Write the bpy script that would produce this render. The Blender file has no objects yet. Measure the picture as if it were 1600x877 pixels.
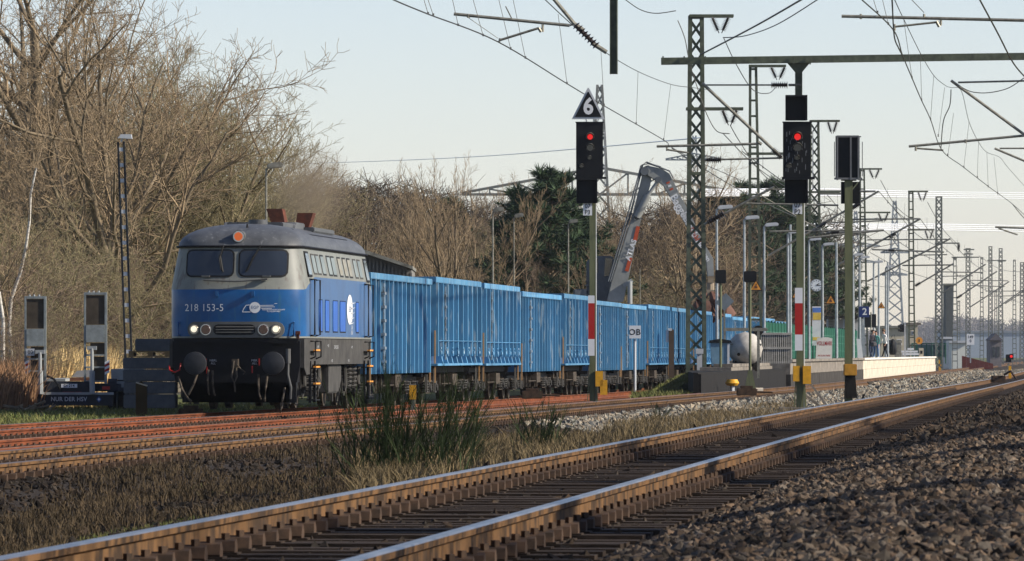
import bpy, bmesh, math, random
import numpy as np
from mathutils import Vector, Matrix
random.seed(7); rng = np.random.default_rng(7)
S = bpy.context.scene
COL = S.collection
# ---------------------------------------------------------------- camera
F = 10700.0; VPX = 1712.0; HY = 552.0; CAMZ = 1.28
TH = math.atan((VPX - 800) / F)
RV = Vector((math.cos(TH), math.sin(TH), 0)); FV = Vector((-math.sin(TH), math.cos(TH), 0))
cam = bpy.data.cameras.new('camera'); co = bpy.data.objects.new('camera', cam); COL.objects.link(co)
co.location = (0, 0, CAMZ); co.rotation_euler = (math.pi / 2, 0, TH)
cam.sensor_width = 36; cam.lens = 36 * F / 1600; cam.shift_y = (HY - 438.5) / 1600
cam.clip_start = .5; cam.clip_end = 20000
cam.dof.use_dof = True; cam.dof.focus_distance = 168; cam.dof.aperture_fstop = 26
S.camera = co
S.render.resolution_x = 1024; S.render.resolution_y = 561
S.view_settings.view_transform = 'Standard'; S.view_settings.look = 'None'
S.view_settings.exposure = 0.50; S.view_settings.gamma = 1
S.render.engine = 'CYCLES'
# ---------------------------------------------------------------- sky and sun
AZ = math.radians(84); EL = math.radians(29)
SV = Vector((math.cos(EL) * math.sin(AZ), -math.cos(EL) * math.cos(AZ), math.sin(EL)))
w = bpy.data.worlds.new('World'); S.world = w; w.use_nodes = True
nt = w.node_tree; nt.nodes.clear()
sk = nt.nodes.new('ShaderNodeTexSky'); sk.sky_type = 'NISHITA'; sk.sun_disc = False
sk.sun_elevation = EL; sk.sun_rotation = math.atan2(SV.x, SV.y); sk.dust_density = 1.0; sk.air_density = 1.0; sk.ozone_density = 1.5; sk.altitude = 2000
bg = nt.nodes.new('ShaderNodeBackground'); bg.inputs[1].default_value = 0.101
wo = nt.nodes.new('ShaderNodeOutputWorld')
tn = nt.nodes.new('ShaderNodeMix'); tn.data_type = 'RGBA'; tn.blend_type = 'MULTIPLY'; tn.inputs[0].default_value = 1; tn.inputs[7].default_value = (1.12, 1.0, 1.03, 1)
nt.links.new(sk.outputs[0], tn.inputs[6]); nt.links.new(tn.outputs[2], bg.inputs[0]); nt.links.new(bg.outputs[0], wo.inputs[0])
sl = bpy.data.lights.new('sun', 'SUN'); sl.energy = 5.0; sl.angle = math.radians(.53); sl.color = (1, .91, .78)
so = bpy.data.objects.new('sun', sl); COL.objects.link(so); so.location = (50, -20, 40)
so.rotation_euler = SV.to_track_quat('Z', 'Y').to_euler()
# ---------------------------------------------------------------- placement helpers
def W(px, py, Z):
    v = RV * ((px - 800) / F * Z) + FV * Z
    return Vector((v.x, v.y, CAMZ + (HY - py) / F * Z))
def ZL(px, L):                       # depth at which the line X=-L shows at column px
    return L * F / (VPX - px) * math.cos(TH) / 1.0
def sc(Z): return F / Z
def sm(a, b, x):
    t = min(1, max(0, (x - a) / (b - a))); return t * t * (3 - 2 * t)
def dip(y): return -.30 * sm(60, 360, y)
PROF = [(-900, .5), (-60, .0), (-23, -.12), (-21.3, -.17), (-17.6, -.17), (-14.2, -.17), (-13.9, -.06), (-10.4, -.06), (-9.6, -.2), (-7.2, -.12), (-6.1, .0), (-5.5, .215), (-2.5, .215), (-2.1, .30), (-.9, .50), (.6, .53), (4, .45), (12, .3), (900, .3)]
def gz(x, y):
    for (a, za), (b, zb) in zip(PROF, PROF[1:]):
        if a <= x <= b: return za + (zb - za) * (x - a) / (b - a) + dip(y)
    return 0
# ---------------------------------------------------------------- materials
MATS = {}
def mat(name, c, rough=.7, metal=0, var=.25, scale=3, c2=None, bump=0, stretch=(1, 1, 1), emis=None, es=1, spec=.5, coat=0, detail=6, alpha=None, tint=False, lo=.35, hi=.65, streak=None, rnd=0):
    if name in MATS: return MATS[name]
    if spec == .5 and rough > .3: spec = .15 if (rough >= .7 or max(c) < .1) else .3
    m = bpy.data.materials.new(name); m.use_nodes = True; n = m.node_tree; b = n.nodes['Principled BSDF']
    b.inputs['Roughness'].default_value = rough; b.inputs['Metallic'].default_value = metal
    b.inputs['Specular IOR Level'].default_value = spec; b.inputs['Coat Weight'].default_value = coat
    if c2 is None: c2 = tuple(x * (1 - var) for x in c)
    tc = n.nodes.new('ShaderNodeTexCoord'); mp = n.nodes.new('ShaderNodeMapping'); mp.inputs['Scale'].default_value = stretch
    no = n.nodes.new('ShaderNodeTexNoise'); no.inputs['Scale'].default_value = scale; no.inputs['Detail'].default_value = detail; no.inputs['Roughness'].default_value = .65
    rp = n.nodes.new('ShaderNodeValToRGB'); rp.color_ramp.elements[0].position = lo; rp.color_ramp.elements[1].position = hi
    rp.color_ramp.elements[0].color = (*c2, 1); rp.color_ramp.elements[1].color = (*c, 1)
    L = n.links.new
    L(tc.outputs['Object'], mp.inputs[0]); L(mp.outputs[0], no.inputs[0]); L(no.outputs[0], rp.inputs[0])
    out = rp.outputs[0]
    if streak:
        mp2 = n.nodes.new('ShaderNodeMapping'); mp2.inputs['Scale'].default_value = (3, 3, .35); n2 = n.nodes.new('ShaderNodeTexNoise'); n2.inputs['Scale'].default_value = 3.2; n2.inputs['Detail'].default_value = 5
        r2 = n.nodes.new('ShaderNodeValToRGB'); r2.color_ramp.elements[0].position = streak[3]; r2.color_ramp.elements[1].position = streak[3] + .10
        x2 = n.nodes.new('ShaderNodeMix'); x2.data_type = 'RGBA'; x2.inputs[7].default_value = (*streak[:3], 1)
        oi = n.nodes.new('ShaderNodeObjectInfo'); av = n.nodes.new('ShaderNodeVectorMath'); av.operation = 'ADD'
        L(tc.outputs['Object'], av.inputs[0]); L(oi.outputs['Location'], av.inputs[1]); L(av.outputs[0], mp2.inputs[0]); L(mp2.outputs[0], n2.inputs[0]); L(n2.outputs[0], r2.inputs[0]); L(r2.outputs[0], x2.inputs[0]); L(out, x2.inputs[6]); out = x2.outputs[2]
    if rnd:
        oi = n.nodes.new('ShaderNodeObjectInfo'); mr = n.nodes.new('ShaderNodeMapRange'); mr.inputs[3].default_value = 1 - rnd; mr.inputs[4].default_value = 1 + rnd
        hs = n.nodes.new('ShaderNodeHueSaturation'); L(oi.outputs['Random'], mr.inputs[0]); L(mr.outputs[0], hs.inputs['Value']); L(out, hs.inputs['Color']); out = hs.outputs[0]
    if tint:
        at = n.nodes.new('ShaderNodeAttribute'); at.attribute_name = 'tint'
        mx = n.nodes.new('ShaderNodeMix'); mx.data_type = 'RGBA'; mx.blend_type = 'MULTIPLY'; mx.inputs[0].default_value = 1
        L(out, mx.inputs[6]); L(at.outputs['Color'], mx.inputs[7]); out = mx.outputs[2]
    L(out, b.inputs['Base Color'])
    if bump:
        bu = n.nodes.new('ShaderNodeBump'); bu.inputs['Strength'].default_value = bump; bu.inputs['Distance'].default_value = .02
        L(no.outputs[0], bu.inputs['Height']); L(bu.outputs[0], b.inputs['Normal'])
    if emis:
        b.inputs['Emission Color'].default_value = (*emis, 1); b.inputs['Emission Strength'].default_value = es
    MATS[name] = m; return m
m_black = mat('signal_black', (.012, .013, .015), .45, bump=.1)
m_post = mat('olive_post_paint', (.14, .15, .075), .6, scale=2, c2=(.09, .10, .05), stretch=(4, 4, .6))
m_mast = mat('grey_green_mast_paint', (.10, .115, .075), .6, c2=(.05, .058, .04), scale=4)
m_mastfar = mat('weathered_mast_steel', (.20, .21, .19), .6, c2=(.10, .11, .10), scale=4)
m_galv = mat('galvanised_steel', (.42, .45, .46), .42, .6, c2=(.30, .33, .34), scale=5)
m_tube = mat('cantilever_steel', (.30, .29, .24), .5, .4, c2=(.16, .15, .12), scale=6)
m_ins = mat('brown_insulator', (.05, .035, .028), .3, c2=(.03, .022, .02))
m_wire = mat('wire_dark', (.07, .07, .065), .5, .3)
m_glint = mat('glint_white_conductor', (.85, .86, .86), .3, .2, var=.05)  # near-white colour paints in the glint on the conductors
m_white = mat('white_paint', (.72, .73, .74), .5, var=.1)
m_lightgrey = mat('light_grey_paint', (.5, .52, .54), .5, var=.12)
m_red = mat('red_paint', (.42, .02, .015), .5, var=.15)
m_yellow = mat('yellow_box_paint', (.72, .36, .02), .5, var=.25, scale=9)
m_redlens = mat('lit_red_lens', (.5, .02, .02), .3, emis=(1, .02, .015), es=.5)
m_glassdark = mat('dark_lens', (.03, .03, .03), .12, var=.1, coat=.5)
m_webrustshade = mat('rail_web_rust_shade_stripes', (.15, .08, .033), .75, c2=(.042, .026, .015), scale=1.5, stretch=(.3, 2.2, 1.2), bump=.2, lo=.40, hi=.56, detail=3)  # rust brown; the dark cross stripes paint tree shadows on the web
m_rusthead = mat('rail_head_polished', (.38, .37, .36), .32, .85, c2=(.22, .20, .18), scale=2, stretch=(8, .4, 8))
m_rustor = mat('orange_rust', (.21, .062, .024), .85, c2=(.085, .028, .013), scale=1.5, stretch=(1, .8, 3), bump=.15)
m_orhead = mat('rusty_rail_head', (.20, .095, .06), .8, c2=(.12, .055, .035), scale=2, stretch=(8, .5, 8))
m_rusthead2 = mat('dull_rail_head', (.15, .11, .08), .45, .5, c2=(.09, .06, .04), scale=2, stretch=(8, .4, 8))
m_sleeper = mat('dark_sleeper', (.058, .040, .027), .85, c2=(.02, .015, .011), scale=5, stretch=(.6, 4, 2), bump=.5)
m_clip = mat('rusty_fastening', (.09, .055, .035), .8, c2=(.04, .028, .02), scale=9)
m_ballast = mat('dark_ballast', (.052, .038, .026), .9, c2=(.012, .010, .008), scale=16, bump=1, detail=8)
m_ballastl = mat('light_gravel', (.50, .45, .37), .9, c2=(.13, .115, .09), scale=14, bump=1, detail=8)
m_stone = mat('ballast_stone', (.080, .058, .040), .85, c2=(.034, .026, .019), scale=30, tint=True)
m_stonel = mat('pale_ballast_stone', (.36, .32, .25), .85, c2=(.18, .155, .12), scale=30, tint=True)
m_verge = mat('verge_soil', (.075, .055, .032), .95, c2=(.022, .018, .011), scale=3, bump=.8, detail=10)
m_ground = mat('grass_ground', (.09, .13, .035), .95, c2=(.12, .10, .05), scale=1.2, bump=.6, detail=10)
m_dryblade = mat('dry_grass', (.21, .155, .08), .8, c2=(.09, .07, .036), scale=2, tint=True)
m_greenblade = mat('green_grass', (.09, .125, .03), .8, c2=(.15, .13, .05), scale=2, tint=True)
m_reed = mat('straw_reed', (.75, .55, .27), .8, c2=(.5, .36, .16), scale=2, tint=True)
m_bark = mat('bark', (.24, .185, .12), .9, c2=(.11, .09, .06), scale=6, bump=.6, stretch=(1, 1, .4))
m_twig = mat('sunlit_twig', (.33, .245, .15), .9, c2=(.20, .15, .095), scale=.6)
m_twigr = mat('reddish_twig', (.24, .175, .12), .9, c2=(.14, .10, .075), scale=.6)
m_twigg = mat('olive_twig', (.28, .235, .13), .9, c2=(.19, .165, .09), scale=.6)
m_birch = mat('birch_bark', (.55, .52, .46), .8, c2=(.14, .12, .1), scale=3, stretch=(1, 1, 3), lo=.3, hi=.5)
m_needle = mat('pine_needles', (.06, .095, .045), .8, c2=(.03, .05, .028), scale=1.5)
m_broom = mat('broom_green', (.045, .065, .022), .8, c2=(.025, .035, .014), scale=3)
m_concrete = mat('pale_concrete', (.62, .55, .44), .85, c2=(.44, .38, .30), scale=1.2, bump=.2, stretch=(1, .5, 1))
m_concstain = mat('stained_concrete', (.27, .24, .20), .9, c2=(.12, .105, .09), scale=1.5, bump=.3)
m_concdark = mat('sooty_concrete', (.065, .058, .05), .9, c2=(.03, .027, .024), scale=1.5, bump=.3)
m_nearblack = mat('near_black_matt', (.022, .02, .018), .85, c2=(.012, .011, .01), scale=4)  # shared near-black; on the ramp wall it stands in for shadow
# ---------------------------------------------------------------- mesh builder
class MB:
    def __init__(s): s.v = []; s.f = []; s.m = []; s.mi = 0
    def add(s, vs, fs):
        o = len(s.v); s.v += [tuple(v) for v in vs]
        s.f += [tuple(i + o for i in f) for f in fs]; s.m += [s.mi] * len(fs); return s
    def box(s, x0, x1, y0, y1, z0, z1, M=None):
        vs = [Vector((x, y, z)) for x in (x0, x1) for y in (y0, y1) for z in (z0, z1)]
        if M: vs = [M @ v for v in vs]
        return s.add(vs, [(0, 1, 3, 2), (4, 6, 7, 5), (0, 4, 5, 1), (2, 3, 7, 6), (0, 2, 6, 4), (1, 5, 7, 3)])
    def bar(s, p0, p1, w, t=None, up=(0, 1, 0)):      # rectangular bar between two points
        t = t or w; p0 = Vector(p0); p1 = Vector(p1); d = (p1 - p0)
        if d.length < 1e-6: return s
        d.normalize(); u = Vector(up)
        if abs(d.dot(u)) > .95: u = Vector((1, 0, 0))
        a = d.cross(u).normalized() * (w / 2); b = d.cross(a).normalized() * (t / 2)
        vs = [p + i * a + j * b for p in (p0, p1) for i, j in ((-1, -1), (1, -1), (1, 1), (-1, 1))]
        return s.add(vs, [(3, 2, 1, 0), (4, 5, 6, 7), (0, 1, 5, 4), (1, 2, 6, 5), (2, 3, 7, 6), (3, 0, 4, 7)])
    def tube(s, pts, r, n=8, r1=None, cap=True):
        pts = [Vector(p) for p in pts]; rs = r if isinstance(r, (list, tuple)) else [r + ((r1 if r1 is not None else r) - r) * i / (len(pts) - 1) for i in range(len(pts))]
        vs = []; k = len(pts)
        d0 = (pts[1] - pts[0]).normalized(); u = Vector((0, 0, 1)) if abs(d0.z) < .9 else Vector((1, 0, 0))
        for i, p in enumerate(pts):
            d = (pts[min(i + 1, k - 1)] - pts[max(i - 1, 0)]).normalized()
            a = d.cross(u)
            if a.length < 1e-4: a = d.cross(Vector((0, 1, 0)))
            a.normalize(); b = a.cross(d)
            vs += [p + (a * math.cos(q) + b * math.sin(q)) * rs[i] for q in [2 * math.pi * j / n for j in range(n)]]
        fs = [(i * n + j, i * n + (j + 1) % n, (i + 1) * n + (j + 1) % n, (i + 1) * n + j) for i in range(k - 1) for j in range(n)]
        if cap: fs += [tuple(range(n - 1, -1, -1)), tuple((k - 1) * n + j for j in range(n))]
        return s.add(vs, fs)
    def prism(s, poly, axis, a, b):   # poly 2D; axis 'y': (x,z), 'x': (y,z), 'z': (x,y)
        def P(u, v, t): return {'y': (u, t, v), 'x': (t, u, v), 'z': (u, v, t)}[axis]
        n = len(poly); vs = [P(u, v, a) for u, v in poly] + [P(u, v, b) for u, v in poly]
        return s.add(vs, [tuple(range(n)), tuple(range(2 * n - 1, n - 1, -1))] + [(i, i + n, (i + 1) % n + n, (i + 1) % n) for i in range(n)])
    def disc(s, c, r, t, axis='y', n=20, r2=None):
        d = {'x': Vector((1, 0, 0)), 'y': Vector((0, 1, 0)), 'z': Vector((0, 0, 1))}[axis]; c = Vector(c)
        return s.tube([c, c + d * t], [r, r2 if r2 is not None else r], n)
    def mesh(s, name, mats, smooth=False, off=None):
        me = bpy.data.meshes.new(name)
        v = s.v if off is None else [(a - off[0], b - off[1], c - off[2]) for a, b, c in s.v]
        me.from_pydata(v, [], s.f)
        for m in (mats if isinstance(mats, (list, tuple)) else [mats]): me.materials.append(m)
        if max(s.m, default=0): me.polygons.foreach_set('material_index', s.m)
        if smooth: me.shade_smooth(); 
        me.update(); return me
    def build(s, name, mats, parent=None, smooth=False, world=False, loc=None, kind=None, bevel=0):
        off = parent.location if (world and parent) else (loc if (world and loc is not None) else None)
        me = s.mesh(name, mats, False, off)
        bm = bmesh.new(); bm.from_mesh(me); bmesh.ops.recalc_face_normals(bm, faces=bm.faces)
        if bevel: bmesh.ops.bevel(bm, geom=bm.edges[:], offset=bevel, segments=2, affect='EDGES', clamp_overlap=True)
        bm.to_mesh(me); bm.free()
        o = bpy.data.objects.new(name, me); COL.objects.link(o)
        if smooth:
            me.shade_smooth(); me.set_sharp_from_angle(angle=math.radians(35))
        if parent: o.parent = parent
        elif loc is not None: o.location = loc
        if kind: o['kind'] = kind
        return o
def tag(o, label=None, cat=None, group=None, kind=None):
    if label: o['label'] = label
    if cat: o['category'] = cat
    if group: o['group'] = group
    if kind: o['kind'] = kind
    return o
def thing(name, label, cat, loc=(0, 0, 0), rz=0, group=None):
    o = bpy.data.objects.new(name, None); o.empty_display_size = .3; COL.objects.link(o)
    o.location = loc; o.rotation_euler = (0, 0, rz); return tag(o, label, cat, group)
def copy_part(o, parent, loc=None, rot=None, scale=None):
    c = o.copy(); COL.objects.link(c); c.parent = parent
    if loc is not None: c.location = loc
    if rot is not None: c.rotation_euler = rot
    if scale is not None: c.scale = scale
    return c
def copy_tree(root, loc, label, rz=None, scale=None):
    def rec(o, par):
        c = o.copy(); COL.objects.link(c); c.parent = par
        for ch in [k for k in KIDS.get(o, [])]: rec(ch, c)
        return c
    KIDS = {}
    def walk(o):
        KIDS[o] = list(o.children)
        for k in KIDS[o]: walk(k)
    walk(root)
    r = rec(root, None); r.location = loc; r['label'] = label
    if rz is not None: r.rotation_euler = (0, 0, rz)
    if scale is not None: r.scale = (scale,) * 3 if not isinstance(scale, tuple) else scale
    return r
def rrect(x0, x1, z0, z1, r, n=5):
    P = []
    for cx, cz, a0 in ((x1 - r, z1 - r, 0), (x0 + r, z1 - r, 90), (x0 + r, z0 + r, 180), (x1 - r, z0 + r, 270)):
        for i in range(n + 1):
            a = math.radians(a0 + 90 * i / n); P.append((cx + r * math.cos(a), cz + r * math.sin(a)))
    return P
def text(body, size, m, parent, fn, name='lettering', spacing=1.0, bold=0.0, squash=1.0, font_depth=.003):
    cu = bpy.data.curves.new('t', 'FONT'); cu.body = body; cu.size = size; cu.align_x = 'CENTER'; cu.align_y = 'CENTER'
    cu.space_character = spacing; cu.offset = bold; cu.resolution_u = 3; cu.space_line = .95
    o = bpy.data.objects.new('t', cu); COL.objects.link(o); bpy.context.view_layer.update()
    me = bpy.data.meshes.new_from_object(o); bpy.data.objects.remove(o)
    me.transform(Matrix.Diagonal((squash, 1, 1, 1)))
    for v in me.vertices: v.co = fn(v.co.x, v.co.y)
    me.materials.clear(); me.materials.append(m); me.name = name
    ob = bpy.data.objects.new(name, me); COL.objects.link(ob); ob.parent = parent; return ob
def np_mesh(name, V, Fq, mats, tint=None, smooth=False):
    me = bpy.data.meshes.new(name); nv = len(V); nf, k = Fq.shape
    me.vertices.add(nv); me.vertices.foreach_set('co', V.astype(np.float32).ravel())
    me.loops.add(nf * k); me.loops.foreach_set('vertex_index', Fq.astype(np.int32).ravel())
    me.polygons.add(nf); me.polygons.foreach_set('loop_start', (np.arange(nf) * k).astype(np.int32))
    for m in (mats if isinstance(mats, (list, tuple)) else [mats]): me.materials.append(m)
    if tint is not None:
        a = me.attributes.new('tint', 'FLOAT_COLOR', 'POINT'); c = np.ones((nv, 4), np.float32); c[:, :3] = tint; a.data.foreach_set('color', c.ravel())
    me.update(calc_edges=True)
    me.polygons.foreach_set('use_smooth', np.full(nf, smooth)); return me
def link(name, me, parent=None, loc=None):
    o = bpy.data.objects.new(name, me); COL.objects.link(o)
    if parent: o.parent = parent
    if loc is not None: o.location = loc
    return o
def gz_np(x, y):
    t = np.clip((y - 60) / 300, 0, 1)
    return np.interp(x, [p[0] for p in PROF], [p[1] for p in PROF]) - .30 * t * t * (3 - 2 * t)
# ================================================================ GROUND
YS = [-30, 0, 10, 20, 30, 40, 50, 60] + list(range(75, 400, 15)) + [430, 470, 520, 600, 700, 850, 1000, 1300, 2000, 4000, 9000]
def sheet(name, xs, m, jit=0):
    xs = sorted(set(xs)); mb = MB(); n = len(xs)
    for y in YS:
        for x in xs: mb.v.append((x, y, gz(x, y)))
    for j in range(len(YS) - 1):
        for i in range(n - 1):
            a = j * n + i; mb.f.append((a, a + 1, a + 1 + n, a + n)); mb.m.append(0)
    o = mb.build(name, m, smooth=True); return tag(o, kind='structure')
sheet('ground', [-9000, -900, -400, -200, -100, -60, -40, -30, -23, -21.5], m_ground)
sheet('siding_ballast', [-21.5, -21.3, -17.6, -14.2, -13.9, -10.4, -9.8], m_ballast)
sheet('verge', [-9.8, -9.6, -8, -7.2, -6.1], m_verge)
sheet('track_ballast', [-6.1, -5.8, -5.5, -4, -2.5], m_ballast)
sheet('gravel_shoulder', [-2.5, -2.1, -1.5, -.9, 0, .6, 4], m_ballast)
sheet('field', [4, 12, 40, 100, 400, 900, 9000], m_ground)
# ================================================================ TRACKS
RP = [(-.075, -.172), (.075, -.172), (.075, -.16), (.02, -.145), (.009, -.13), (.009, -.05), (.034, -.038), (.036, -.008), (.028, 0), (-.028, 0), (-.036, -.008), (-.034, -.038), (-.009, -.05), (-.009, -.13), (-.02, -.145), (-.075, -.16)]
def rail(parent, x, z, y0, y1, mweb, mhead):
    ys = [y0] + [y for y in YS if y0 < y < y1] + [y1]; mb = MB(); n = len(RP)
    for y in ys: mb.v += [(x + a, y, z + b + dip(y)) for a, b in RP]
    for j in range(len(ys) - 1):
        for i in range(n):
            a = j * n + i; b = j * n + (i + 1) % n
            mb.f.append((a, b, b + n, a + n)); mb.m.append(1 if 7 <= i <= 9 else 0)
    mb.f.append(tuple(range(n))); mb.m.append(0)
    return mb.build('rail', [mweb, mhead], parent)
def track(name, label, xc, z, y0, y1, mweb, mhead, sy0, sn, clips_n):
    t = thing(name, label, 'railway track', (0, 0, 0))
    for s in (-1, 1): rail(t, xc + s * .7535, z, y0, y1, mweb, mhead)
    # sleepers
    mb = MB(); mb.box(-1.3, 1.3, -.13, .13, -.37, -.175)
    mb.box(-.95, -.55, -.1, .1, -.178, -.166); mb.box(.55, .95, -.1, .1, -.178, -.166)
    sl0 = mb.build('sleeper', m_sleeper, t); sl0.location = (xc, sy0, z + dip(sy0))
    for i in range(1, min(sn, 290)):
        y = sy0 + i * .6
        copy_part(sl0, t, (xc + random.uniform(-.02, .02), y + random.uniform(-.02, .02), z + dip(y) + random.uniform(-.01, .004)), (0, 0, random.uniform(-.01, .01)))
    if sn > 290:
        mb = MB()
        for i in range(290, sn):
            y = sy0 + i * .6; zz = z + dip(y); mb.box(xc - 1.3, xc + 1.3, y - .13, y + .13, zz - .37, zz - .175)
        mb.build('far_sleepers', m_sleeper, t, kind='stuff')
    mb = MB()
    for i in range(clips_n):
        y = sy0 + i * .6; zz = z + dip(y)
        for s in (-1, 1):
            for q in (-1, 1):
                x = xc + s * .7535 + q * .115
                mb.tube([(x - .055, y, zz - .165), (x + .055, y, zz - .165)], .068, 7)
                mb.tube([(x, y, zz - .12), (x, y, zz - .072)], .022, 4)
    mb.build('rail_fastenings', m_clip, t, kind='stuff')
    return t
Z1, Z2 = .42, .13
track('railway_track', 'foreground track with brown rails and shiny running surfaces, by the gravel', -3.85, Z1, 3, 1500, m_webrustshade, m_rusthead, 22, 620, 330)
track('railway_track', 'brown middle track between the signal posts and the two orange rusted rails', -12.15, Z2, 20, 1500, m_webrustshade, m_rusthead2, 66, 600, 330)
track('rusty_siding_track', 'disused siding with bright orange rusty rails right in front of the goods train', -15.55, 0.0, 20, 330, m_rustor, m_orhead, 84, 400, 280)
track('freight_track', 'farthest track, carrying the locomotive and blue wagons', -19.35, 0.0, 20, 700, m_rustor, m_rusthead2, 104, 340, 160)
# ================================================================ LOCOMOTIVE
m_lblue = mat('loco_blue', (.008, .09, .26), .35, streak=(.018, .09, .20, .58), c2=(.005, .06, .185), scale=1.2, coat=.1)
m_lgrey = mat('loco_grey_band', (.20, .21, .185), .5, streak=(.13, .12, .105, .57), c2=(.16, .165, .15), scale=2)
m_lroof = mat('loco_roof', (.095, .10, .105), .5, streak=(.17, .175, .18, .60), c2=(.06, .063, .068), scale=1.5, stretch=(3, .6, 3))
m_lblack = mat('loco_black', (.012, .012, .014), .6, c2=(.007, .007, .008), scale=3)
m_lframe = mat('loco_frame_grey', (.075, .072, .066), .7, c2=(.04, .038, .036), scale=3)
m_lunder = mat('greasy_underframe', (.10, .08, .06), .75, c2=(.03, .025, .02), scale=7)
m_pane = mat('dark_window', (.02, .024, .028), .08, var=.3, scale=4, coat=1)
m_sidepane = mat('side_pane', (.22, .25, .24), .45, c2=(.13, .16, .16), scale=1.5, coat=.1)
m_paneb = mat('beige_pane', (.27, .24, .17), .45, var=.2, coat=.3)
m_rubber = mat('window_rubber', (.015, .015, .015), .6)
m_lightbar = mat('light_bar_grey', (.11, .11, .105), .5, var=.25)
m_chrome = mat('lamp_ring', (.6, .6, .58), .25, .7)
m_headlit = mat('lit_headlamp', (.9, .85, .7), .3, emis=(1, .86, .62), es=.6, c2=(.8, .75, .6))
m_headdim = mat('headlamp_reflector', (.55, .50, .40), .25, .3)
m_redlamp = mat('unlit_red_lamp', (.05, .008, .006), .2, coat=.6)
m_orange = mat('lit_orange_lamp', (.24, .055, .015), .3, emis=(1, .2, .04), es=.3)
m_exh = mat('rusty_exhaust', (.15, .05, .03), .85, c2=(.06, .028, .02), scale=5)
m_yh = mat('orange_step_edge', (.8, .33, .05), .6)
LX, LY = -19.35, W(372, 645, 154.6).y
loco = thing('diesel_locomotive', 'blue and grey diesel locomotive numbered 218 153-5 at the head of the goods train', 'locomotive', (LX, LY, 0))
BL = 15.3
def wz(z): return 1.55 if z < 2.9 else (1.55 - .13 * (z - 2.9) / .8 if z <= 3.7 else 1.42)
def offz(z): return .04 if z < 2.0 else (.0 if z < 2.73 else .30 * (z - 2.73) / .97)
def fy(x, wd, D=.85, n=2.9): return D * (1 - max(0, 1 - min(1, abs(x) / wd) ** n) ** (1 / n))
def ring(zf, wd, off, D=.85):
    pts = []
    N = 14
    for i in range(-N, N + 1):
        a = i / N * math.pi / 2; sx = math.copysign(abs(math.sin(a)) ** (2 / 2.9), a) * wd
        yy = D * (1 - max(0, math.cos(a)) ** (2 / 2.9)) + off; pts.append((sx, yy))
    side = [(wd, off + D + (BL - 2 * off - 2 * D) * k / 10) for k in range(1, 10)]
    pts += side
    pts += [(-x, BL - y) for x, y in pts[:2 * N + 1]]
    pts += [(-wd, BL - y) for _, y in side]
    return [(x, y, zf(x, y)) for x, y in pts]
def zb(x, y):
    yy = min(y, BL - y); return 2.73 + .30 * sm(.45, 1.5, yy)
rings = []
for z in (1.62, 1.66, 2.0, 2.4): rings.append(ring(lambda x, y, z=z: z, 1.55, offz(z)))
rings.append(ring(lambda x, y: zb(x, y) - .01, 1.55, 0.0)); rings.append(ring(zb, 1.55, .004))
for k in (.35, .7, 1): 
    rings.append([(x * (1 - .09 * k), (y if 0 else y), z) for x, y, z in ring(lambda x, y, k=k: zb(x, y) + (3.68 - zb(x, y)) * k, 1.55, offz(2.73 + .97 * k))])
mb = MB(); n = len(rings[0]); mb.v = [p for r in rings for p in r]
for j in range(len(rings) - 1):
    for i in range(n):
        a = j * n + i; b = j * n + (i + 1) % n; mb.f.append((a, b, b + n, a + n))
        mb.m.append(1 if (j == 0 or j >= 4) else 0)
mb.f.append(tuple(range(n))); mb.m.append(1)
mb.build('body', [m_lblue, m_lgrey], loco, smooth=True)
# roof dome
rr = []
for k in range(9):
    t = k / 8 * math.pi / 2 * .97
    rr.append(ring(lambda x, y, t=t: 3.70 + .55 * math.sin(t), 1.43 * math.cos(t) ** .8, .28 + 2.3 * (1 - math.cos(t)), .85))
mb = MB(); mb.v = [p for r in rr for p in r]
for j in range(8):
    for i in range(n):
        a = j * n + i; b = j * n + (i + 1) % n; mb.f.append((a, b, b + n, a + n)); mb.m.append(0)
mb.f.append(tuple(range(8 * n, 9 * n))); mb.m.append(0)
mb.build('roof', m_lroof, loco, smooth=True)
g = MB(); g.tube([Vector(p) for p in ring(lambda x, y: 3.695, 1.45, .27)] + [Vector(ring(lambda x, y: 3.695, 1.45, .27)[0])], .028, 6); g.build('gutter', m_lblack, loco)
def FS(x, z, o=0):                       # point on the front, o metres proud
    return Vector((x, offz(z) + fy(x, wz(z)) - o, z))
def SS(y, z, o=0):
    k = 0 if z < 3.0 else (z - 3.0) / .68
    return Vector((1.55 * (1 - .09 * k) + o, y, z))
def patch(mp, u0, u1, v0, v1, r, o, nu=6, nv=8, depth=.06, mb=None):
    mb = mb or MB(); vs = []; 
    zs = []
    for k in range(nv + 1):
        t = k / nv; zs.append(v0 + (v1 - v0) * (.5 - .5 * math.cos(math.pi * t)))
    for z in zs:
        e = min(z - v0, v1 - z); ins = r - math.sqrt(max(0, r * r - (r - e) ** 2)) if e < r else 0
        for i in range(nu + 1): vs.append(mp(u0 + ins + (u1 - u0 - 2 * ins) * i / nu, z, o))
    m = nu + 1; fs = [(j * m + i, j * m + i + 1, (j + 1) * m + i + 1, (j + 1) * m + i) for j in range(nv) for i in range(nu)]
    per = [i for i in range(m)] + [j * m + nu for j in range(1, nv + 1)] + [nv * m + i for i in range(nu - 1, -1, -1)] + [j * m for j in range(nv - 1, 0, -1)]
    base = len(vs)
    back = mp((u0 + u1) / 2, (v0 + v1) / 2, o - depth) - mp((u0 + u1) / 2, (v0 + v1) / 2, o)
    vs += [vs[i] + back for i in per]; q = len(per)
    fs += [(per[i], base + i, base + (i + 1) % q, per[(i + 1) % q]) for i in range(q)]
    mb.add(vs, fs); return mb
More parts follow.
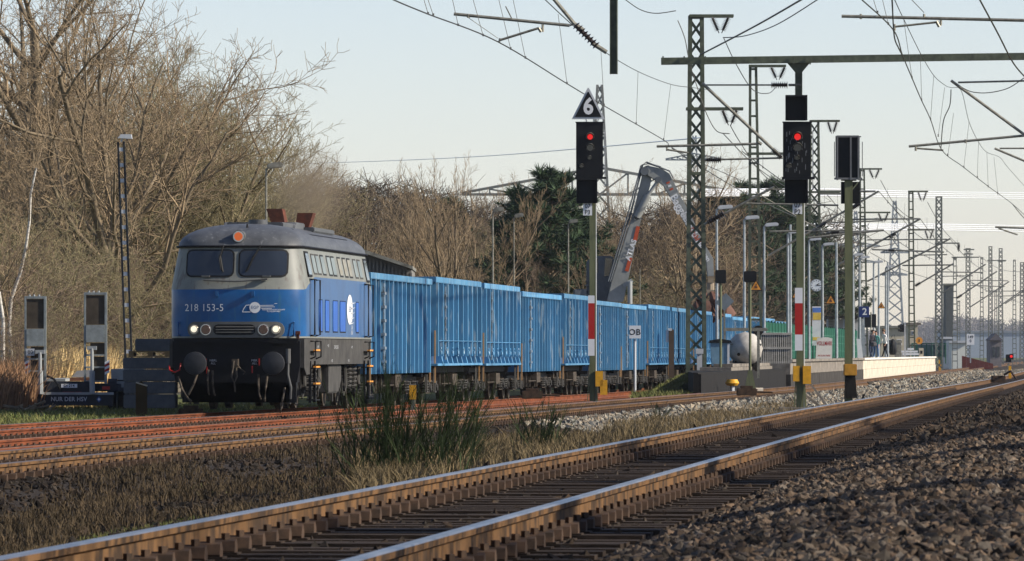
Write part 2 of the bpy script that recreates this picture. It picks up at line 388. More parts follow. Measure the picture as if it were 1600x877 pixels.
for s in (-1, 1):
    a, b = (.08, 1.13) if s > 0 else (-1.13, -.08)
    fr = patch(FS, a - .035, b + .035, 3.0, 3.63, .13, .012).build('windscreen_frame', m_rubber, loco, True)
    patch(FS, a, b, 3.035, 3.595, .10, .018).build('windscreen', m_pane, fr, True)
    wp = MB(); x = -.42 if s < 0 else .42
    wp.tube([FS(x - .12 * s * (1 if s < 0 else -1), 3.72, .05), FS(x + (.03 if s < 0 else -.05), 3.42, .06), FS(x + (.08 if s < 0 else -.16), 3.16, .04)], .016, 5)
    wp.tube([FS(x + (.04 if s < 0 else -.02), 3.5, .05), FS(x + (.12 if s < 0 else -.2), 3.12, .035)], .02, 4)
    wp.build('wiper', m_rubber, loco)
mb = MB(); mb.tube([FS(-.72, 2.93, .02), FS(-.72, 2.93, .10), FS(0, 2.9, .10), FS(.72, 2.95, .10), FS(.72, 2.95, .02)], .022, 6)
mb.build('handrail', m_lightbar, loco, True)
for x in (-.68, .70):
    mb = MB(); mb.box(x - .09, x + .09, -.03, .06, 3.0, 3.035); o = mb.build('ledge', m_lightbar, loco); 
for x in (-1.32, 1.30):
    mb = MB(); mb.tube([FS(x, 1.98, 0), FS(x, 1.98, .09), FS(x, 1.70, .09), FS(x, 1.68, 0)], .02, 6); mb.build('grab_handle', mat('blue_handle', (.05, .15, .4), .4), loco, True)
for x in (-.42, .40):
    mb = MB(); mb.box(x - .035, x + .035, -.06, .02, 2.56, 2.68); mb.build('lamp_bracket', m_lblue, loco)
# light bar
lb = patch(lambda x, z, o: FS(x, z, o), -1.1, 1.1, 1.63, 1.99, .175, .10, 20, 8, .16).build('light_bar', m_lightbar, loco, True)
gr = patch(FS, -.50, .46, 1.69, 1.93, .11, .108, 10, 6, .03).build('grille', m_rubber, lb, True)
for k in range(3): 
    mb = MB(); pts = [FS(-.44 + .86 * i / 8, 1.75 + .06 * k, .115) for i in range(9)]; mb.tube(pts, .012, 4); mb.build('grille_slat', m_lightbar, lb)
for x, mm in ((-.94, m_headlit), (-.67, m_redlamp), (.64, m_redlamp), (.92, m_headlit)):
    c = FS(x, 1.81, .10)
    mb = MB(); mb.disc(c + Vector((0, -.05, 0)), .125, .07, n=24); rg = mb.build('lamp_ring', m_chrome if mm is m_redlamp else m_lightbar, loco, True)
    mb = MB(); mb.tube([c + Vector((0, -.062, 0)), c + Vector((0, -.05, 0))], [.095, .105], 20)
    ln = mb.build('lamp_lens', m_headdim if mm is m_headlit else m_redlamp, loco, True)
    if mm is m_headlit:
        mb = MB(); mb.disc(c + Vector((0, -.072, .012)), .07, .012, n=16); mb.build('headlight', m_headlit, loco)
c = Vector((.03, .33, 3.92))
mb = MB(); mb.tube([c + Vector((0, -.02, 0)), c + Vector((0, .4, 0))], [.14, .14], 20); mb.build('top_lamp_housing', m_lightbar, loco, True)
mb = MB(); mb.disc(c + Vector((0, -.04, 0)), .125, .03, n=20); mb.build('top_lamp_ring', m_chrome, loco, True)
mb = MB(); mb.disc(c + Vector((0, -.05, 0)), .095, .02, n=20); mb.build('top_lamp', m_orange, loco)
# numbers and logo, front
text('218 153-5', .23, m_white, loco, lambda x, z: FS(-.72 + x, 2.30 + z, .006), 'number', 1.05, 0, .92)
def logo(fn, flip=1):
    mb = MB(); N = 20
    mb.add([fn(0, 0, .007)] + [fn(.125 * math.cos(2 * math.pi * i / N), .125 * math.sin(2 * math.pi * i / N), .007) for i in range(N)], [(0, i + 1, (i + 1) % N + 1) for i in range(N)])
    def ln(pts, w):
        for (a, b), (c2, d) in zip(pts, pts[1:]):
            dx, dz = c2 - a, d - b; l = math.hypot(dx, dz); nx, nz = -dz / l * w / 2, dx / l * w / 2
            mb.add([fn(a + nx, b + nz, .007), fn(a - nx, b - nz, .007), fn(c2 - nx, d - nz, .007), fn(c2 + nx, d + nz, .007)], [(0, 1, 2, 3)])
    ln([(-.12, .06), (-.2, .05), (-.26, -.04), (-.28, -.1), (-.1, -.1)], .016); ln([(-.1, .075), (.5, .09)], .012)
    ln([(.1, .045), (.42, .052)], .010); ln([(.12, .015), (.45, .015)], .010); ln([(.14, -.02), (.38, -.02)], .010)
    mb.build('emblem', m_white, loco)
logo(lambda x, z, o: FS(.44 + x, 2.31 + z, o))
text('EGP', .10, m_lblue, loco, lambda x, z: FS(.44 + x, 2.31 + z, .012), 'emblem_letters')
text('EISENBAHNGESELLSCHAFT\nPOTSDAM MBH', .042, m_white, loco, lambda x, z: FS(.86 + x, 2.24 + z, .008), 'lettering')
text('EGP', .22, m_white, loco, lambda x, z: SS(9.9 + x * 1.4, 2.1 + z, .006), 'side_lettering')
mb = MB(); N = 20
mb.add([SS(9.5, 2.32, .01)] + [SS(9.5 + .62 * math.cos(2 * math.pi * i / N), 2.32 + .36 * math.sin(2 * math.pi * i / N), .01) for i in range(N)], [(0, i + 1, (i + 1) % N + 1) for i in range(N)])
for k in range(5): mb.add([SS(9.8, 2.48 - .12 * k, .01), SS(10.9 - .1 * k, 2.50 - .12 * k, .01), SS(9.8, 2.45 - .12 * k, .01)], [(0, 1, 2)])
mb.build('side_emblem', m_white, loco)
text('EGP', .20, m_lblue, loco, lambda x, z: SS(9.5 + x * 1.6, 2.32 + z, .015), 'side_emblem_letters')
text('218\n153-5', .13, m_white, loco, lambda x, z: SS(10.0 + x * 1.5, 1.83 + z, .006), 'side_number')
# side windows, louvres, doors
def sp(y0, y1, z0, z1, m, nm, o=.012, r=.03, parent=loco, depth=.04): return patch(SS, y0, y1, z0, z1, r, o, 3, 4, depth).build(nm, m, parent)
f = sp(.98, 1.75, 3.02, 3.6, m_rubber, 'cab_side_window', .014); sp(1.05, 1.68, 3.07, 3.55, m_pane, 'pane', .02, parent=f)
f = sp(13.4, 14.2, 3.02, 3.6, m_rubber, 'cab_side_window', .014); sp(13.5, 14.1, 3.07, 3.55, m_pane, 'pane', .02, parent=f)
ys = [2.15, 3.0, 4.0, 5.3, 6.2, 7.6, 8.7, 9.7, 11.0, 12.0]
for i, y in enumerate(ys):
    wd = .75 if i not in (3, 4) else .8
    f = sp(y, y + wd, 3.08, 3.56, m_rubber if 2 <= i <= 7 else m_lframe, 'side_window', .010)
    sp(y + .06, y + wd - .06, 3.12, 3.52, m_sidepane if i not in (5, 6, 7) else m_paneb, 'pane', .016, parent=f)
for y0, y1 in ((3.0, 3.8), (4.3, 5.2), (5.9, 7.0), (7.4, 8.7), (10.9, 11.6)):
    f = sp(y0, y1, 1.76, 2.52, m_lblack, 'grille_frame', .004)
    sp(y0 + .0, y1 - .13, 1.79, 2.50, mat('louvre_blue', (.014, .11, .46), .4), 'louvre', .012, parent=f)
for yy in (1.2, 12.75):
    f = sp(yy, yy + 1.35, 1.66, 2.98, m_lblack, 'cab_door_gap', .003); sp(yy + .04, yy + 1.31, 1.68, 2.96, m_lblue, 'cab_door', .007, parent=f)
    for y in (yy + .12, yy + 1.2):
        mb = MB(); mb.tube([SS(y, 2.95, 0), SS(y, 2.95, .1), SS(y, 1.7, .1), SS(y, 1.68, 0)], .022, 6); mb.build('handrail', m_lblack, loco, True)
        mb = MB(); mb.tube([SS(y, 1.55, .0), SS(y, 1.55, .12), SS(y, 1.2, .12), SS(y, 1.15, 0)], .022, 6); mb.build('handrail', m_lblack, loco, True)
    st = MB()
    for z in (1.30, .92, .54, .2):
        st.box(1.45, 1.66, yy + .2, yy + 1.1, z, z + .03)
    for y in (yy + .2, yy + 1.1): st.box(1.5, 1.56, y - .03, y + .03, .15, 1.1)
    st.build('steps', m_lblack, loco)
    for z in (1.33, .95, .57):
        mb = MB(); mb.box(1.60, 1.67, yy + .25, yy + 1.05, z, z + .035); mb.build('step_edge', m_yh, loco)
# frame skirt
mb = MB(); mb.box(-1.52, 1.52, .62, BL - .62, 1.02, 1.625); mb.build('frame_skirt', m_lframe, loco)
mb = MB(); mb.prism([(-1.38, .62), (-1.45, 1.0), (-1.45, 1.55), (1.45, 1.55), (1.45, 1.0), (1.38, .62)], 'y', .12, .64); mb.build('buffer_beam', m_lblack, loco)
mb = MB(); mb.prism([(.25, .95), (.65, .8), (1.35, .8), (1.9, 1.05), (1.9, 1.6), (.25, 1.6)], 'x', 1.40, 1.535); mb.build('front_apron', m_lframe, loco)
mb = MB(); mb.prism([(.25, .95), (.65, .8), (1.35, .8), (1.9, 1.05), (1.9, 1.6), (.25, 1.6)], 'x', -1.535, -1.40); mb.build('front_apron', m_lframe, loco)
mb = MB(); mb.prism([(-1.5, .95), (-1.45, .45), (-1.1, .02), (1.1, .02), (1.45, .45), (1.5, .95)], 'z', 1.545, 1.60); mb.box(-1.4, 1.4, -.0, .03, 1.50, 1.60); mb.build('front_ledge', m_lblack, loco)
text('NBRL\nALL', .07, m_lightgrey, loco, lambda x, z: Vector((-.52 + x, .113, 1.08 + z)), 'lettering')
text('MBR.\nALL', .07, m_lightgrey, loco, lambda x, z: Vector((.42 + x, .113, 1.08 + z)), 'lettering')
for x, z0 in ((-.68, 1.0), (-.66, .82), (.53, 1.0), (.37, .83)):
    mb = MB(); mb.box(x - .012, x + .012, .06, .1, z0, z0 + .16); mb.build('cock_handle', m_red, loco)
for s in (-1, 1):
    c = Vector((s * .885, 0, 1.05))
    mb = MB(); mb.tube([c + Vector((0, .15, 0)), c + Vector((0, -.25, 0))], .12, 14); bf = mb.build('buffer', m_lblack, loco, True)
    mb = MB(); mb.tube([c + Vector((0, -.36, 0)), c + Vector((0, -.33, 0)), c + Vector((0, -.25, 0)), c + Vector((0, -.22, 0))], [.17, .255, .265, .2], 24); mb.build('buffer_plate', mat('buffer_steel', (.035, .037, .042), .45, var=.4), bf, True)
    c = Vector((s * .885, BL, 1.05)); mb = MB(); mb.tube([c + Vector((0, -.15, 0)), c + Vector((0, .25, 0)), c + Vector((0, .26, 0)), c + Vector((0, .33, 0))], [.12, .12, .25, .25], 16); mb.build('buffer', m_lblack, loco, True)
mb = MB(); mb.box(-.07, .07, -.15, .15, .95, 1.15); mb.tube([(-.02, -.16, 1.1), (-.03, -.2, .95), (-.06, -.22, .75), (0, -.22, .6), (.06, -.22, .75), (.04, -.2, .95)], .025, 6)
mb.tube([(.06, -.16, 1.02), (.15, -.2, .92), (.24, -.16, .85), (.2, -.16, .8)], .018, 5); mb.tube([(0, -.2, .6), (.02, -.2, .4)], .02, 5); mb.build('coupling', m_lunder, loco, True)
for x, z0, sx in ((-.85, .85, -.25), (-.62, .9, .03), (-.52, .88, .06), (.52, .8, .06), (.72, .75, -.05), (1.12, .5, -.1), (-1.3, .75, .3)):
    mb = MB(); mb.tube([(x, 0, z0), (x + sx * .3, -.14, z0 - .25), (x + sx * .8, -.12, z0 - .5), (x + sx, -.04, z0 - .55)], .026, 6); mb.build('brake_hose', m_lunder, loco, True)
mb = MB(); mb.tube([(1.2, -.02, 1.38), (1.2, -.02, 1.05)], .055, 8); mb.tube([(1.2, -.02, 1.05), (1.2, -.06, .8), (1.27, -.08, .5), (1.25, -.02, .25)], .028, 7); mb.build('heating_cable', m_lightbar, loco, True)
mb = MB(); mb.tube([(-1.52, .1, 1.0), (-1.5, .0, .9), (-1.38, -.02, .85), (-1.27, .0, .9), (-1.26, .1, 1.05)], .018, 6); mb.build('red_hose_ring', m_red, loco, True)
mb = MB(); mb.box(1.35, 1.41, .3, .36, 1.6, 1.7); mb.box(1.33, 1.43, .28, .38, 1.7, 1.78); mb.build('end_lamp_bracket', m_exh, loco)
prt0 = MB(); prt0.box(-1.15, 1.15, .66, 1.0, .16, .62); prt0.prism([(.66, .16), (.66, .7), (1.1, .7)], 'x', -1.3, 1.3); prt0.box(-.75, .75, 1.0, BL - 1.0, .25, .85); prt0.box(-1.0, 1.0, 1.6, BL - 1.6, .84, 1.02); prt0.build('underbody', m_lblack, loco)
# bogies
def wheelset(parent, y, r=.5, x=.7535, mm=m_lunder, nm='wheelset'):
    mb = MB()
    for s in (-1, 1):
        mb.tube([(s * (x - .07), y, r), (s * (x + .065), y, r)], r, 24); mb.tube([(s * (x + .065), y, r), (s * (x + .10), y, r)], [r * .35, r * .25], 10)
    mb.tube([(-x, y, r), (x, y, r)], .08, 8); return mb.build(nm, mm, parent, True)
def coil(mb, x, y, z0, z1, r, t, turns, n=5):
    pts = [(x + r * math.cos(2 * math.pi * k / 8), y + r * math.sin(2 * math.pi * k / 8), z0 + (z1 - z0) * k / (8 * turns)) for k in range(8 * turns + 1)]
    mb.tube(pts, t, n)
for yc in (3.35, 11.95):
    bg_ = MB()
    for s in (-1, 1):
        bg_.prism([(yc - 2.1, .55), (yc - 2.1, .8), (yc - .9, .85), (yc - .5, .62), (yc + .5, .62), (yc + .9, .85), (yc + 2.1, .8), (yc + 2.1, .55), (yc + .9, .45), (yc - .9, .45)], 'x', s * 1.02 - .09, s * 1.02 + .09)
    bg_.box(-1, 1, yc - .3, yc + .3, .45, .8); bo = bg_.build('bogie_frame', m_lunder, loco)
    for dy in (-1.4, 1.4):
        wheelset(bo, yc + dy)
        for s in (-1, 1):
            mb = MB(); mb.box(s * 1.18 - .1, s * 1.18 + .1, yc + dy - .2, yc + dy + .2, .32, .68); mb.tube([(s * 1.27, yc + dy, .5), (s * 1.34, yc + dy, .5)], .14, 10); mb.build('axle_box', m_lframe, bo)
    for dy in (-.55, .55):
        for s in (-1, 1):
            mb = MB(); coil(mb, s * 1.25, yc + dy, .4, 1.0, .13, .03, 6); mb.build('coil_spring', m_lframe, bo, True)
            mb = MB(); mb.tube([(s * 1.33, yc + dy * 2.9, .95), (s * 1.33, yc + dy * 2.6, .45)], .05, 8); mb.tube([(s * 1.3, yc + dy * 1.8, .9), (s * 1.36, yc + dy * 2.2, .55), (s * 1.3, yc + dy * 2.8, .25)], .022, 5); mb.build('damper', m_lframe, bo, True)
    for s in (-1, 1):
        mb = MB(); mb.box(s * 1.05 - .06, s * 1.05 + .06, yc - 2.2, yc - 2.05, .12, .6); mb.tube([(s * 1.2, yc - 2.1, .8), (s * 1.25, yc - 1.9, .4), (s * 1.2, yc - 2.0, .12)], .03, 6); mb.build('sand_pipe', m_lframe, bo)
mb = MB(); mb.prism([(6.1, 1.02), (8.9, 1.02), (8.9, .62), (8.3, .34), (6.1, .34)], 'x', -1.42, 1.42); mb.build('fuel_tank', m_lframe, loco, bevel=.03)
for y in (5.6, 9.4): mb = MB(); mb.tube([(-1.3, y, .7), (1.3, y, .7)], .2, 14); mb.build('air_reservoir', m_lunder, loco, True)
text('218 153-5', .12, m_lightgrey, loco, lambda x, z: Vector((1.523, 6.9 + x * 1.8, 1.42 + z)), 'frame_lettering')
for y, z in ((5.2, 1.45), (6, 1.1), (9.6, 1.1), (10.3, 1.42), (3.1, 1.42)):
    text('+ REV', .09, m_lightgrey, loco, lambda x, z2, y=y, z=z: Vector((1.523, y + x * 1.4, z + z2)), 'frame_lettering')
# roof gear
def exh(yc, lean):
    mb = MB(); a = [(-.15, yc - .3), (.15, yc - .3), (.15, yc + .3), (-.15, yc + .3)]; 
    vs = [(x, y, 4.18) for x, y in a] + [(x * 1.25 + lean, y, 4.62) for x, y in a]
    mb.add(vs, [(0, 1, 5, 4), (1, 2, 6, 5), (2, 3, 7, 6), (3, 0, 4, 7), (3, 2, 1, 0)])
    k = .86; vs2 = [(x * k, yc + (y - yc) * k, 4.2) for x, y in a] + [(x * 1.25 * k + lean, yc + (y - yc) * k, 4.6) for x, y in a]
    mb.add(vs2, [(4, 5, 1, 0), (5, 6, 2, 1), (6, 7, 3, 2), (7, 4, 0, 3), (0, 1, 2, 3)])
    mb.add([vs[4], vs[5], vs[6], vs[7], vs2[4], vs2[5], vs2[6], vs2[7]], [(0, 1, 5, 4), (1, 2, 6, 5), (2, 3, 7, 6), (3, 0, 4, 7)])
    o = mb.build('exhaust_stack', m_exh, loco); return o
exh(5.6, -.12).location = (.36, 0, .03); exh(7.4, .10).location = (.66, 0, -.03)
mb = MB(); mb.box(-.6, .7, 3.2, 5.4, 4.17, 4.30); mb.prism([(5.0, 4.16), (9.5, 4.16), (8.6, 4.34), (5.4, 4.34)], 'x', -.95, .75); mb.box(-.9, 1.0, 6.9, 11.2, 4.14, 4.25); mb.build('roof_hatch', m_lroof, loco, bevel=.02)
mb = MB(); mb.tube([(.22, 2.4, 4.1), (.22, 2.4, 4.34)], .22, 12); mb.build('roof_vent', m_lroof, loco, True)
mb = MB(); mb.tube([(.12, 1.2, 3.98), (.12, 1.2, 4.22)], [.05, .02], 6); mb.build('antenna', m_lblack, loco)
mb = MB(); mb.tube([(.5, 1.6, 4.02), (.75, 2.2, 4.14), (1.0, 2.6, 4.1)], .03, 5); mb.tube([(.9, 2.3, 4.08), (1.2, 4.5, 4.02), (1.2, 12, 4.02)], .02, 4); mb.build('roof_pipe', m_lblack, loco)
# smoke from the stack
sm_o = MB(); 
bm = bmesh.new(); bmesh.ops.create_icosphere(bm, subdivisions=3, radius=1)
me = bpy.data.meshes.new('exhaust_smoke'); bm.to_mesh(me); bm.free()
o = link('exhaust_smoke', me); o.location = W(487, 297, 166); o.scale = (1.15, 2.2, 1.3); tag(o, 'thin brown exhaust haze hanging above the locomotive stacks', 'smoke', kind='stuff')
m = bpy.data.materials.new('smoke'); m.use_nodes = True; nn = m.node_tree; nn.nodes.clear()
ou = nn.nodes.new('ShaderNodeOutputMaterial'); pv = nn.nodes.new('ShaderNodeVolumePrincipled'); pv.inputs['Color'].default_value = (.42, .34, .25, 1)
tc = nn.nodes.new('ShaderNodeTexCoord'); vl = nn.nodes.new('ShaderNodeVectorMath'); vl.operation = 'LENGTH'; nz = nn.nodes.new('ShaderNodeTexNoise'); nz.inputs['Scale'].default_value = 1.8; nz.inputs['Detail'].default_value = 3
m1 = nn.nodes.new('ShaderNodeMath'); m1.operation = 'SUBTRACT'; m1.inputs[0].default_value = 1.0; m1.use_clamp = True
m2 = nn.nodes.new('ShaderNodeMath'); m2.operation = 'MULTIPLY'; m3 = nn.nodes.new('ShaderNodeMath'); m3.operation = 'MULTIPLY'; m3.inputs[1].default_value = 1.0
k = nn.links.new
k(tc.outputs['Object'], vl.inputs[0]); k(tc.outputs['Object'], nz.inputs[0]); k(vl.outputs['Value'], m1.inputs[1]); k(m1.outputs[0], m2.inputs[0]); k(nz.outputs[0], m2.inputs[1]); k(m2.outputs[0], m3.inputs[0]); k(m3.outputs[0], pv.inputs['Density']); k(pv.outputs[0], ou.inputs['Volume'])
me.materials.append(m)
# ================================================================ WAGONS
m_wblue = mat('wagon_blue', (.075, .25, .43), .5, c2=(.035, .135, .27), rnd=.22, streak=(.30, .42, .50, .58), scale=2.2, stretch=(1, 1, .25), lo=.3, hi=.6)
m_wblue2 = mat('wagon_panel_shade_blue', (.018, .07, .17), .55, c2=(.008, .035, .10), rnd=.2, streak=(.09, .075, .06, .57), scale=2.5, stretch=(1, 1, .25), lo=.3, hi=.6)  # panels darker than the ribs: shade between ribs painted into the blue
m_wfloor = mat('wagon_floor_rust', (.12, .08, .06), .9)
def bogie(t, yc):
    mb = MB()
    for s in (-1, 1):
        mb.prism([(yc - 1.2, .42), (yc - 1.2, .66), (yc - .4, .62), (yc - .3, .48), (yc + .3, .48), (yc + .4, .62), (yc + 1.2, .66), (yc + 1.2, .42), (yc + .5, .3), (yc - .5, .3)], 'x', s * 1.02 - .06, s * 1.02 + .06)
    mb.box(-1, 1, yc - .18, yc + .18, .5, .8); b = mb.build('bogie', m_lunder, t)
    for dy in (-.9, .9):
        wheelset(b, yc + dy, .46)
        for s in (-1, 1):
            mb = MB(); mb.box(s * 1.13 - .08, s * 1.13 + .1, yc + dy - .14, yc + dy + .14, .34, .6); mb.tube([(s * 1.2, yc + dy, .46), (s * 1.27, yc + dy, .46)], .1, 8)
            for q in (-.24, .24): coil(mb, s * 1.12, yc + dy + q, .34, .62, .09, .022, 4, 4)
            mb.build('axle_box', m_lframe, b)
def wagon(kind):
    t = thing('goods_wagon', 'x', 'goods wagon', (0, 0, 0), 0, 'blue open goods wagons')
    Ln = 15.0 if kind == 'A' else 13.0; h = Ln / 2; zb_ = .86 if kind == 'A' else 1.12; zt = 3.24 if kind == 'A' else 3.34; wd = 1.36
    mb = MB(); th = .03
    mb.box(-wd, wd, -h, -h + th, zb_, zt); mb.box(-wd, wd, h - th, h, zb_, zt)
    mb.box(-wd, -wd + th, -h + th, h - th, zb_, zt); mb.box(wd - th, wd, -h + th, h - th, zb_, zt)
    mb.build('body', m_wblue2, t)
    mb = MB(); mb.box(-wd + th, wd - th, -h + th, h - th, zb_ + .1, zb_ + .16); mb.build('floor', m_wfloor, t)
    mb = MB()
    for s in (-1, 1):
        x0, x1 = sorted((s * (wd - .02), s * (wd + .16))); mb.box(x0, x1, -h - .05, h + .05, zt - .02, zt + .14)
    for s in (-1, 1):
        y0, y1 = sorted((s * (h - .02), s * (h + .05))); mb.box(-wd + .02, wd - .02, y0, y1, zt - .02, zt + .14)
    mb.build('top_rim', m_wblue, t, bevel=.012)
    nr = 15 if kind == 'A' else 10
    dpt = .14 if kind == 'A' else .20; rw = .10 if kind == 'A' else .13
    mb = MB()
    zl = zb_ if kind == 'A' else zb_ + .2
    mb.prism([(-rw*.6, 0), (-rw * .5, dpt), (rw * .5, dpt), (rw*.6, 0)], 'z', zl, zt - .02)
    # prism 'z' gives (x,y): turn so depth points +X
    mb.v = [(y, x, z) for x, y, z in mb.v]
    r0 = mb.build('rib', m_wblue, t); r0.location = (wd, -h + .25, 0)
    k = 0
    for i in range(nr):
        y = -h + .25 + (Ln - .5) * i / (nr - 1)
        if i: copy_part(r0, t, (wd, y, 0))
        copy_part(r0, t, (-wd, y, 0), (0, 0, math.pi))
    for i in range(1, 4):                                             # end ribs
        copy_part(r0, t, (-wd + 2 * wd * i / 4, -h, 0), (0, 0, -math.pi / 2))
    if kind == 'B':
        mb = MB(); 
        for s in (-1, 1): mb.box(min(s * wd, s * (wd + .2)), max(s * wd, s * (wd + .2)), -h, h, zb_ - .06, zb_ + .0)
        mb.build('side_sill', m_wblue, t)
        mb = MB(); mb.prism([(0, zb_ + .0), (.0, zb_ + .24), (.13, zb_ + .24), (.19, zb_ + .0)], 'y', -.09, .09)
        g0 = mb.build('gusset', m_wblue, t); g0.location = (wd, -h + .25 + (Ln - .5) / 9, 0)
        for i in range(2, 10): copy_part(g0, t, (wd, -h + .25 + (Ln - .5) * i / 9, 0))
        mb = MB()
        for y in np.linspace(-h + 1, h - 1, 8):
            pts = [(wd + .2, y + .12 * math.cos(a), zb_ + .34 + .1 * math.sin(a)) for a in np.linspace(0, 2 * math.pi, 9)]; mb.tube(pts, .018, 4)
        mb.tube([(wd + .2, -h + .3, zb_ + .62), (wd + .2, h - .3, zb_ + .62)], .014, 4); mb.build('lashing_rings', m_wblue, t)
    # door
    dy = -h + (3.3 if kind == 'A' else 3.0)
    mb = MB(); mb.box(wd, wd + .045, dy - .8, dy + .8, zb_ + .05, zt - .1); dr = mb.build('door', m_wblue, t)
    mb = MB()
    for q in (-.12, .12): mb.tube([(wd + .12, dy + q, zb_ + .1), (wd + .12, dy + q, zt - .1)], .025, 5)
    for z in np.linspace(zb_ + .3, zt - .35, 6): mb.box(wd + .04, wd + .16, dy - .2, dy + .2, z - .035, z + .035)
    mb.build('door_bolt', mat('worn_bolt', (.22, .30, .38), .6, c2=(.10, .09, .08), scale=6), dr)
    mb = MB()
    for s in (-1, 1): mb.box(s * .95 - .06, s * .95 + .06, -h - .02, h + .02, zb_ - .26, zb_ - .061)
    mb.box(-1.25, 1.25, -h - .02, -h + .2, zb_ - .12, zb_ - .005); mb.box(-1.25, 1.25, h - .2, h + .02, zb_ - .12, zb_ - .005)
    mb.build('underframe', m_lblack, t)
    for s in (-1, 1):
        for e in (-1, 1):
            mb = MB(); mb.tube([(s * .885, e * (h - .1), .98), (s * .885, e * (h + .4), .98), (s * .885, e * (h + .41), .98), (s * .885, e * (h + .46), .98)], [.1, .1, .22, .22], 12); mb.build('buffer', m_lblack, t, True)
    for e in (-1, 1):
        mb = MB(); mb.tube([(wd + .05, e * (h - .35), zb_ - .05), (wd + .05, e * (h - .35), .35)], .02, 5); mb.tube([(wd + .05, e * (h - .7), zb_ - .05), (wd + .05, e * (h - .7), .35)], .02, 5); mb.box(wd - .05, wd + .09, e * (h - .35) - .36 * (e > 0), e * (h - .35) + .36 * (e < 0), .33, .36); mb.build('step', m_lframe, t)
        mb = MB(); mb.bar((wd + .11, e * (h - .15), .6), (wd + .11, e * (h - .15), zb_ + .9), .04, .03); mb.build('handrail', mat('faded_orange', (.62, .36, .16), .6), t)
        bogie(t, e * (h - 2.0))
    mb = MB(); mb.tube([(-.9, -1.2, .7), (.9, -1.2, .7)], .17, 10); mb.box(.5, 1.3, .2, 1.6, .5, .82); mb.tube([(wd - .1, -2.5, .55), (wd - .1, 2.5, .55)], .02, 4)
    for y in (-2.6, -1.3, 0, 1.6, 2.7): mb.box(.9, 1.1, y - .06, y + .06, .35, .84)
    mb.build('brake_gear', m_lunder, t)
    text('31 80\n593 2', .2, m_white, t, lambda x, z: Vector((wd + .004, -h + .95 + x * 1.6, zb_ + 1.1 + z)), 'lettering')
    return t, Ln
WA, _ = wagon('A'); WB, _ = wagon('B')
seq = [(577, 678, 'A'), (679, 754, 'B'), (755, 817, 'B'), (815, 879, 'A'), (880, 925, 'B'), (929, 972, 'A'), (972, 1011, 'A'), (1011, 1048, 'B'), (1049, 1079, 'B'), (1080, 1112, 'B')]
zy = []
for a, b, kk in seq:
    y0 = 17.9 * F / (VPX - a); zy.append((y0, kk))
y = 322
for i in range(5): zy.append((y, 'BABBA'[i])); y += 15.2
ords = ['first', 'second', 'third', 'fourth', 'fifth', 'sixth', 'seventh', 'eighth', 'ninth', 'tenth', 'eleventh', 'twelfth', 'thirteenth', 'fourteenth', 'fifteenth']
desc = {'A': 'light blue open wagon with deep close-ribbed sides', 'B': 'darker blue open wagon with wide-spaced ribs and a high sill'}
used = set()
# depth -> world Y of the line X=-17.9 at that depth
for i, (zd, kk) in enumerate(zy):
    yw = zd * math.cos(TH) + 0 * 17.9
    yw = (zd - 17.9 * math.sin(TH)) / math.cos(TH)
    nxt = zy[i + 1][0] if i + 1 < len(zy) else zd + 15
    Ln = 15.0 if kk == 'A' else 13.0; gap = (nxt - zd)
    sy = min(1.06, max(.93, (gap - 1.05) / Ln))
    lab = desc[kk] + ', ' + ords[i] + ' wagon behind the locomotive'
    rt = WA if kk == 'A' else WB; cy = yw + gap / 2 - .1
    if kk not in used: used.add(kk); rt.location = (LX, cy, dip(cy)); rt['label'] = lab; rt.scale = (1, sy, 1)
    else: copy_tree(rt, (LX, cy, dip(cy)), lab, None, (1, sy, 1))
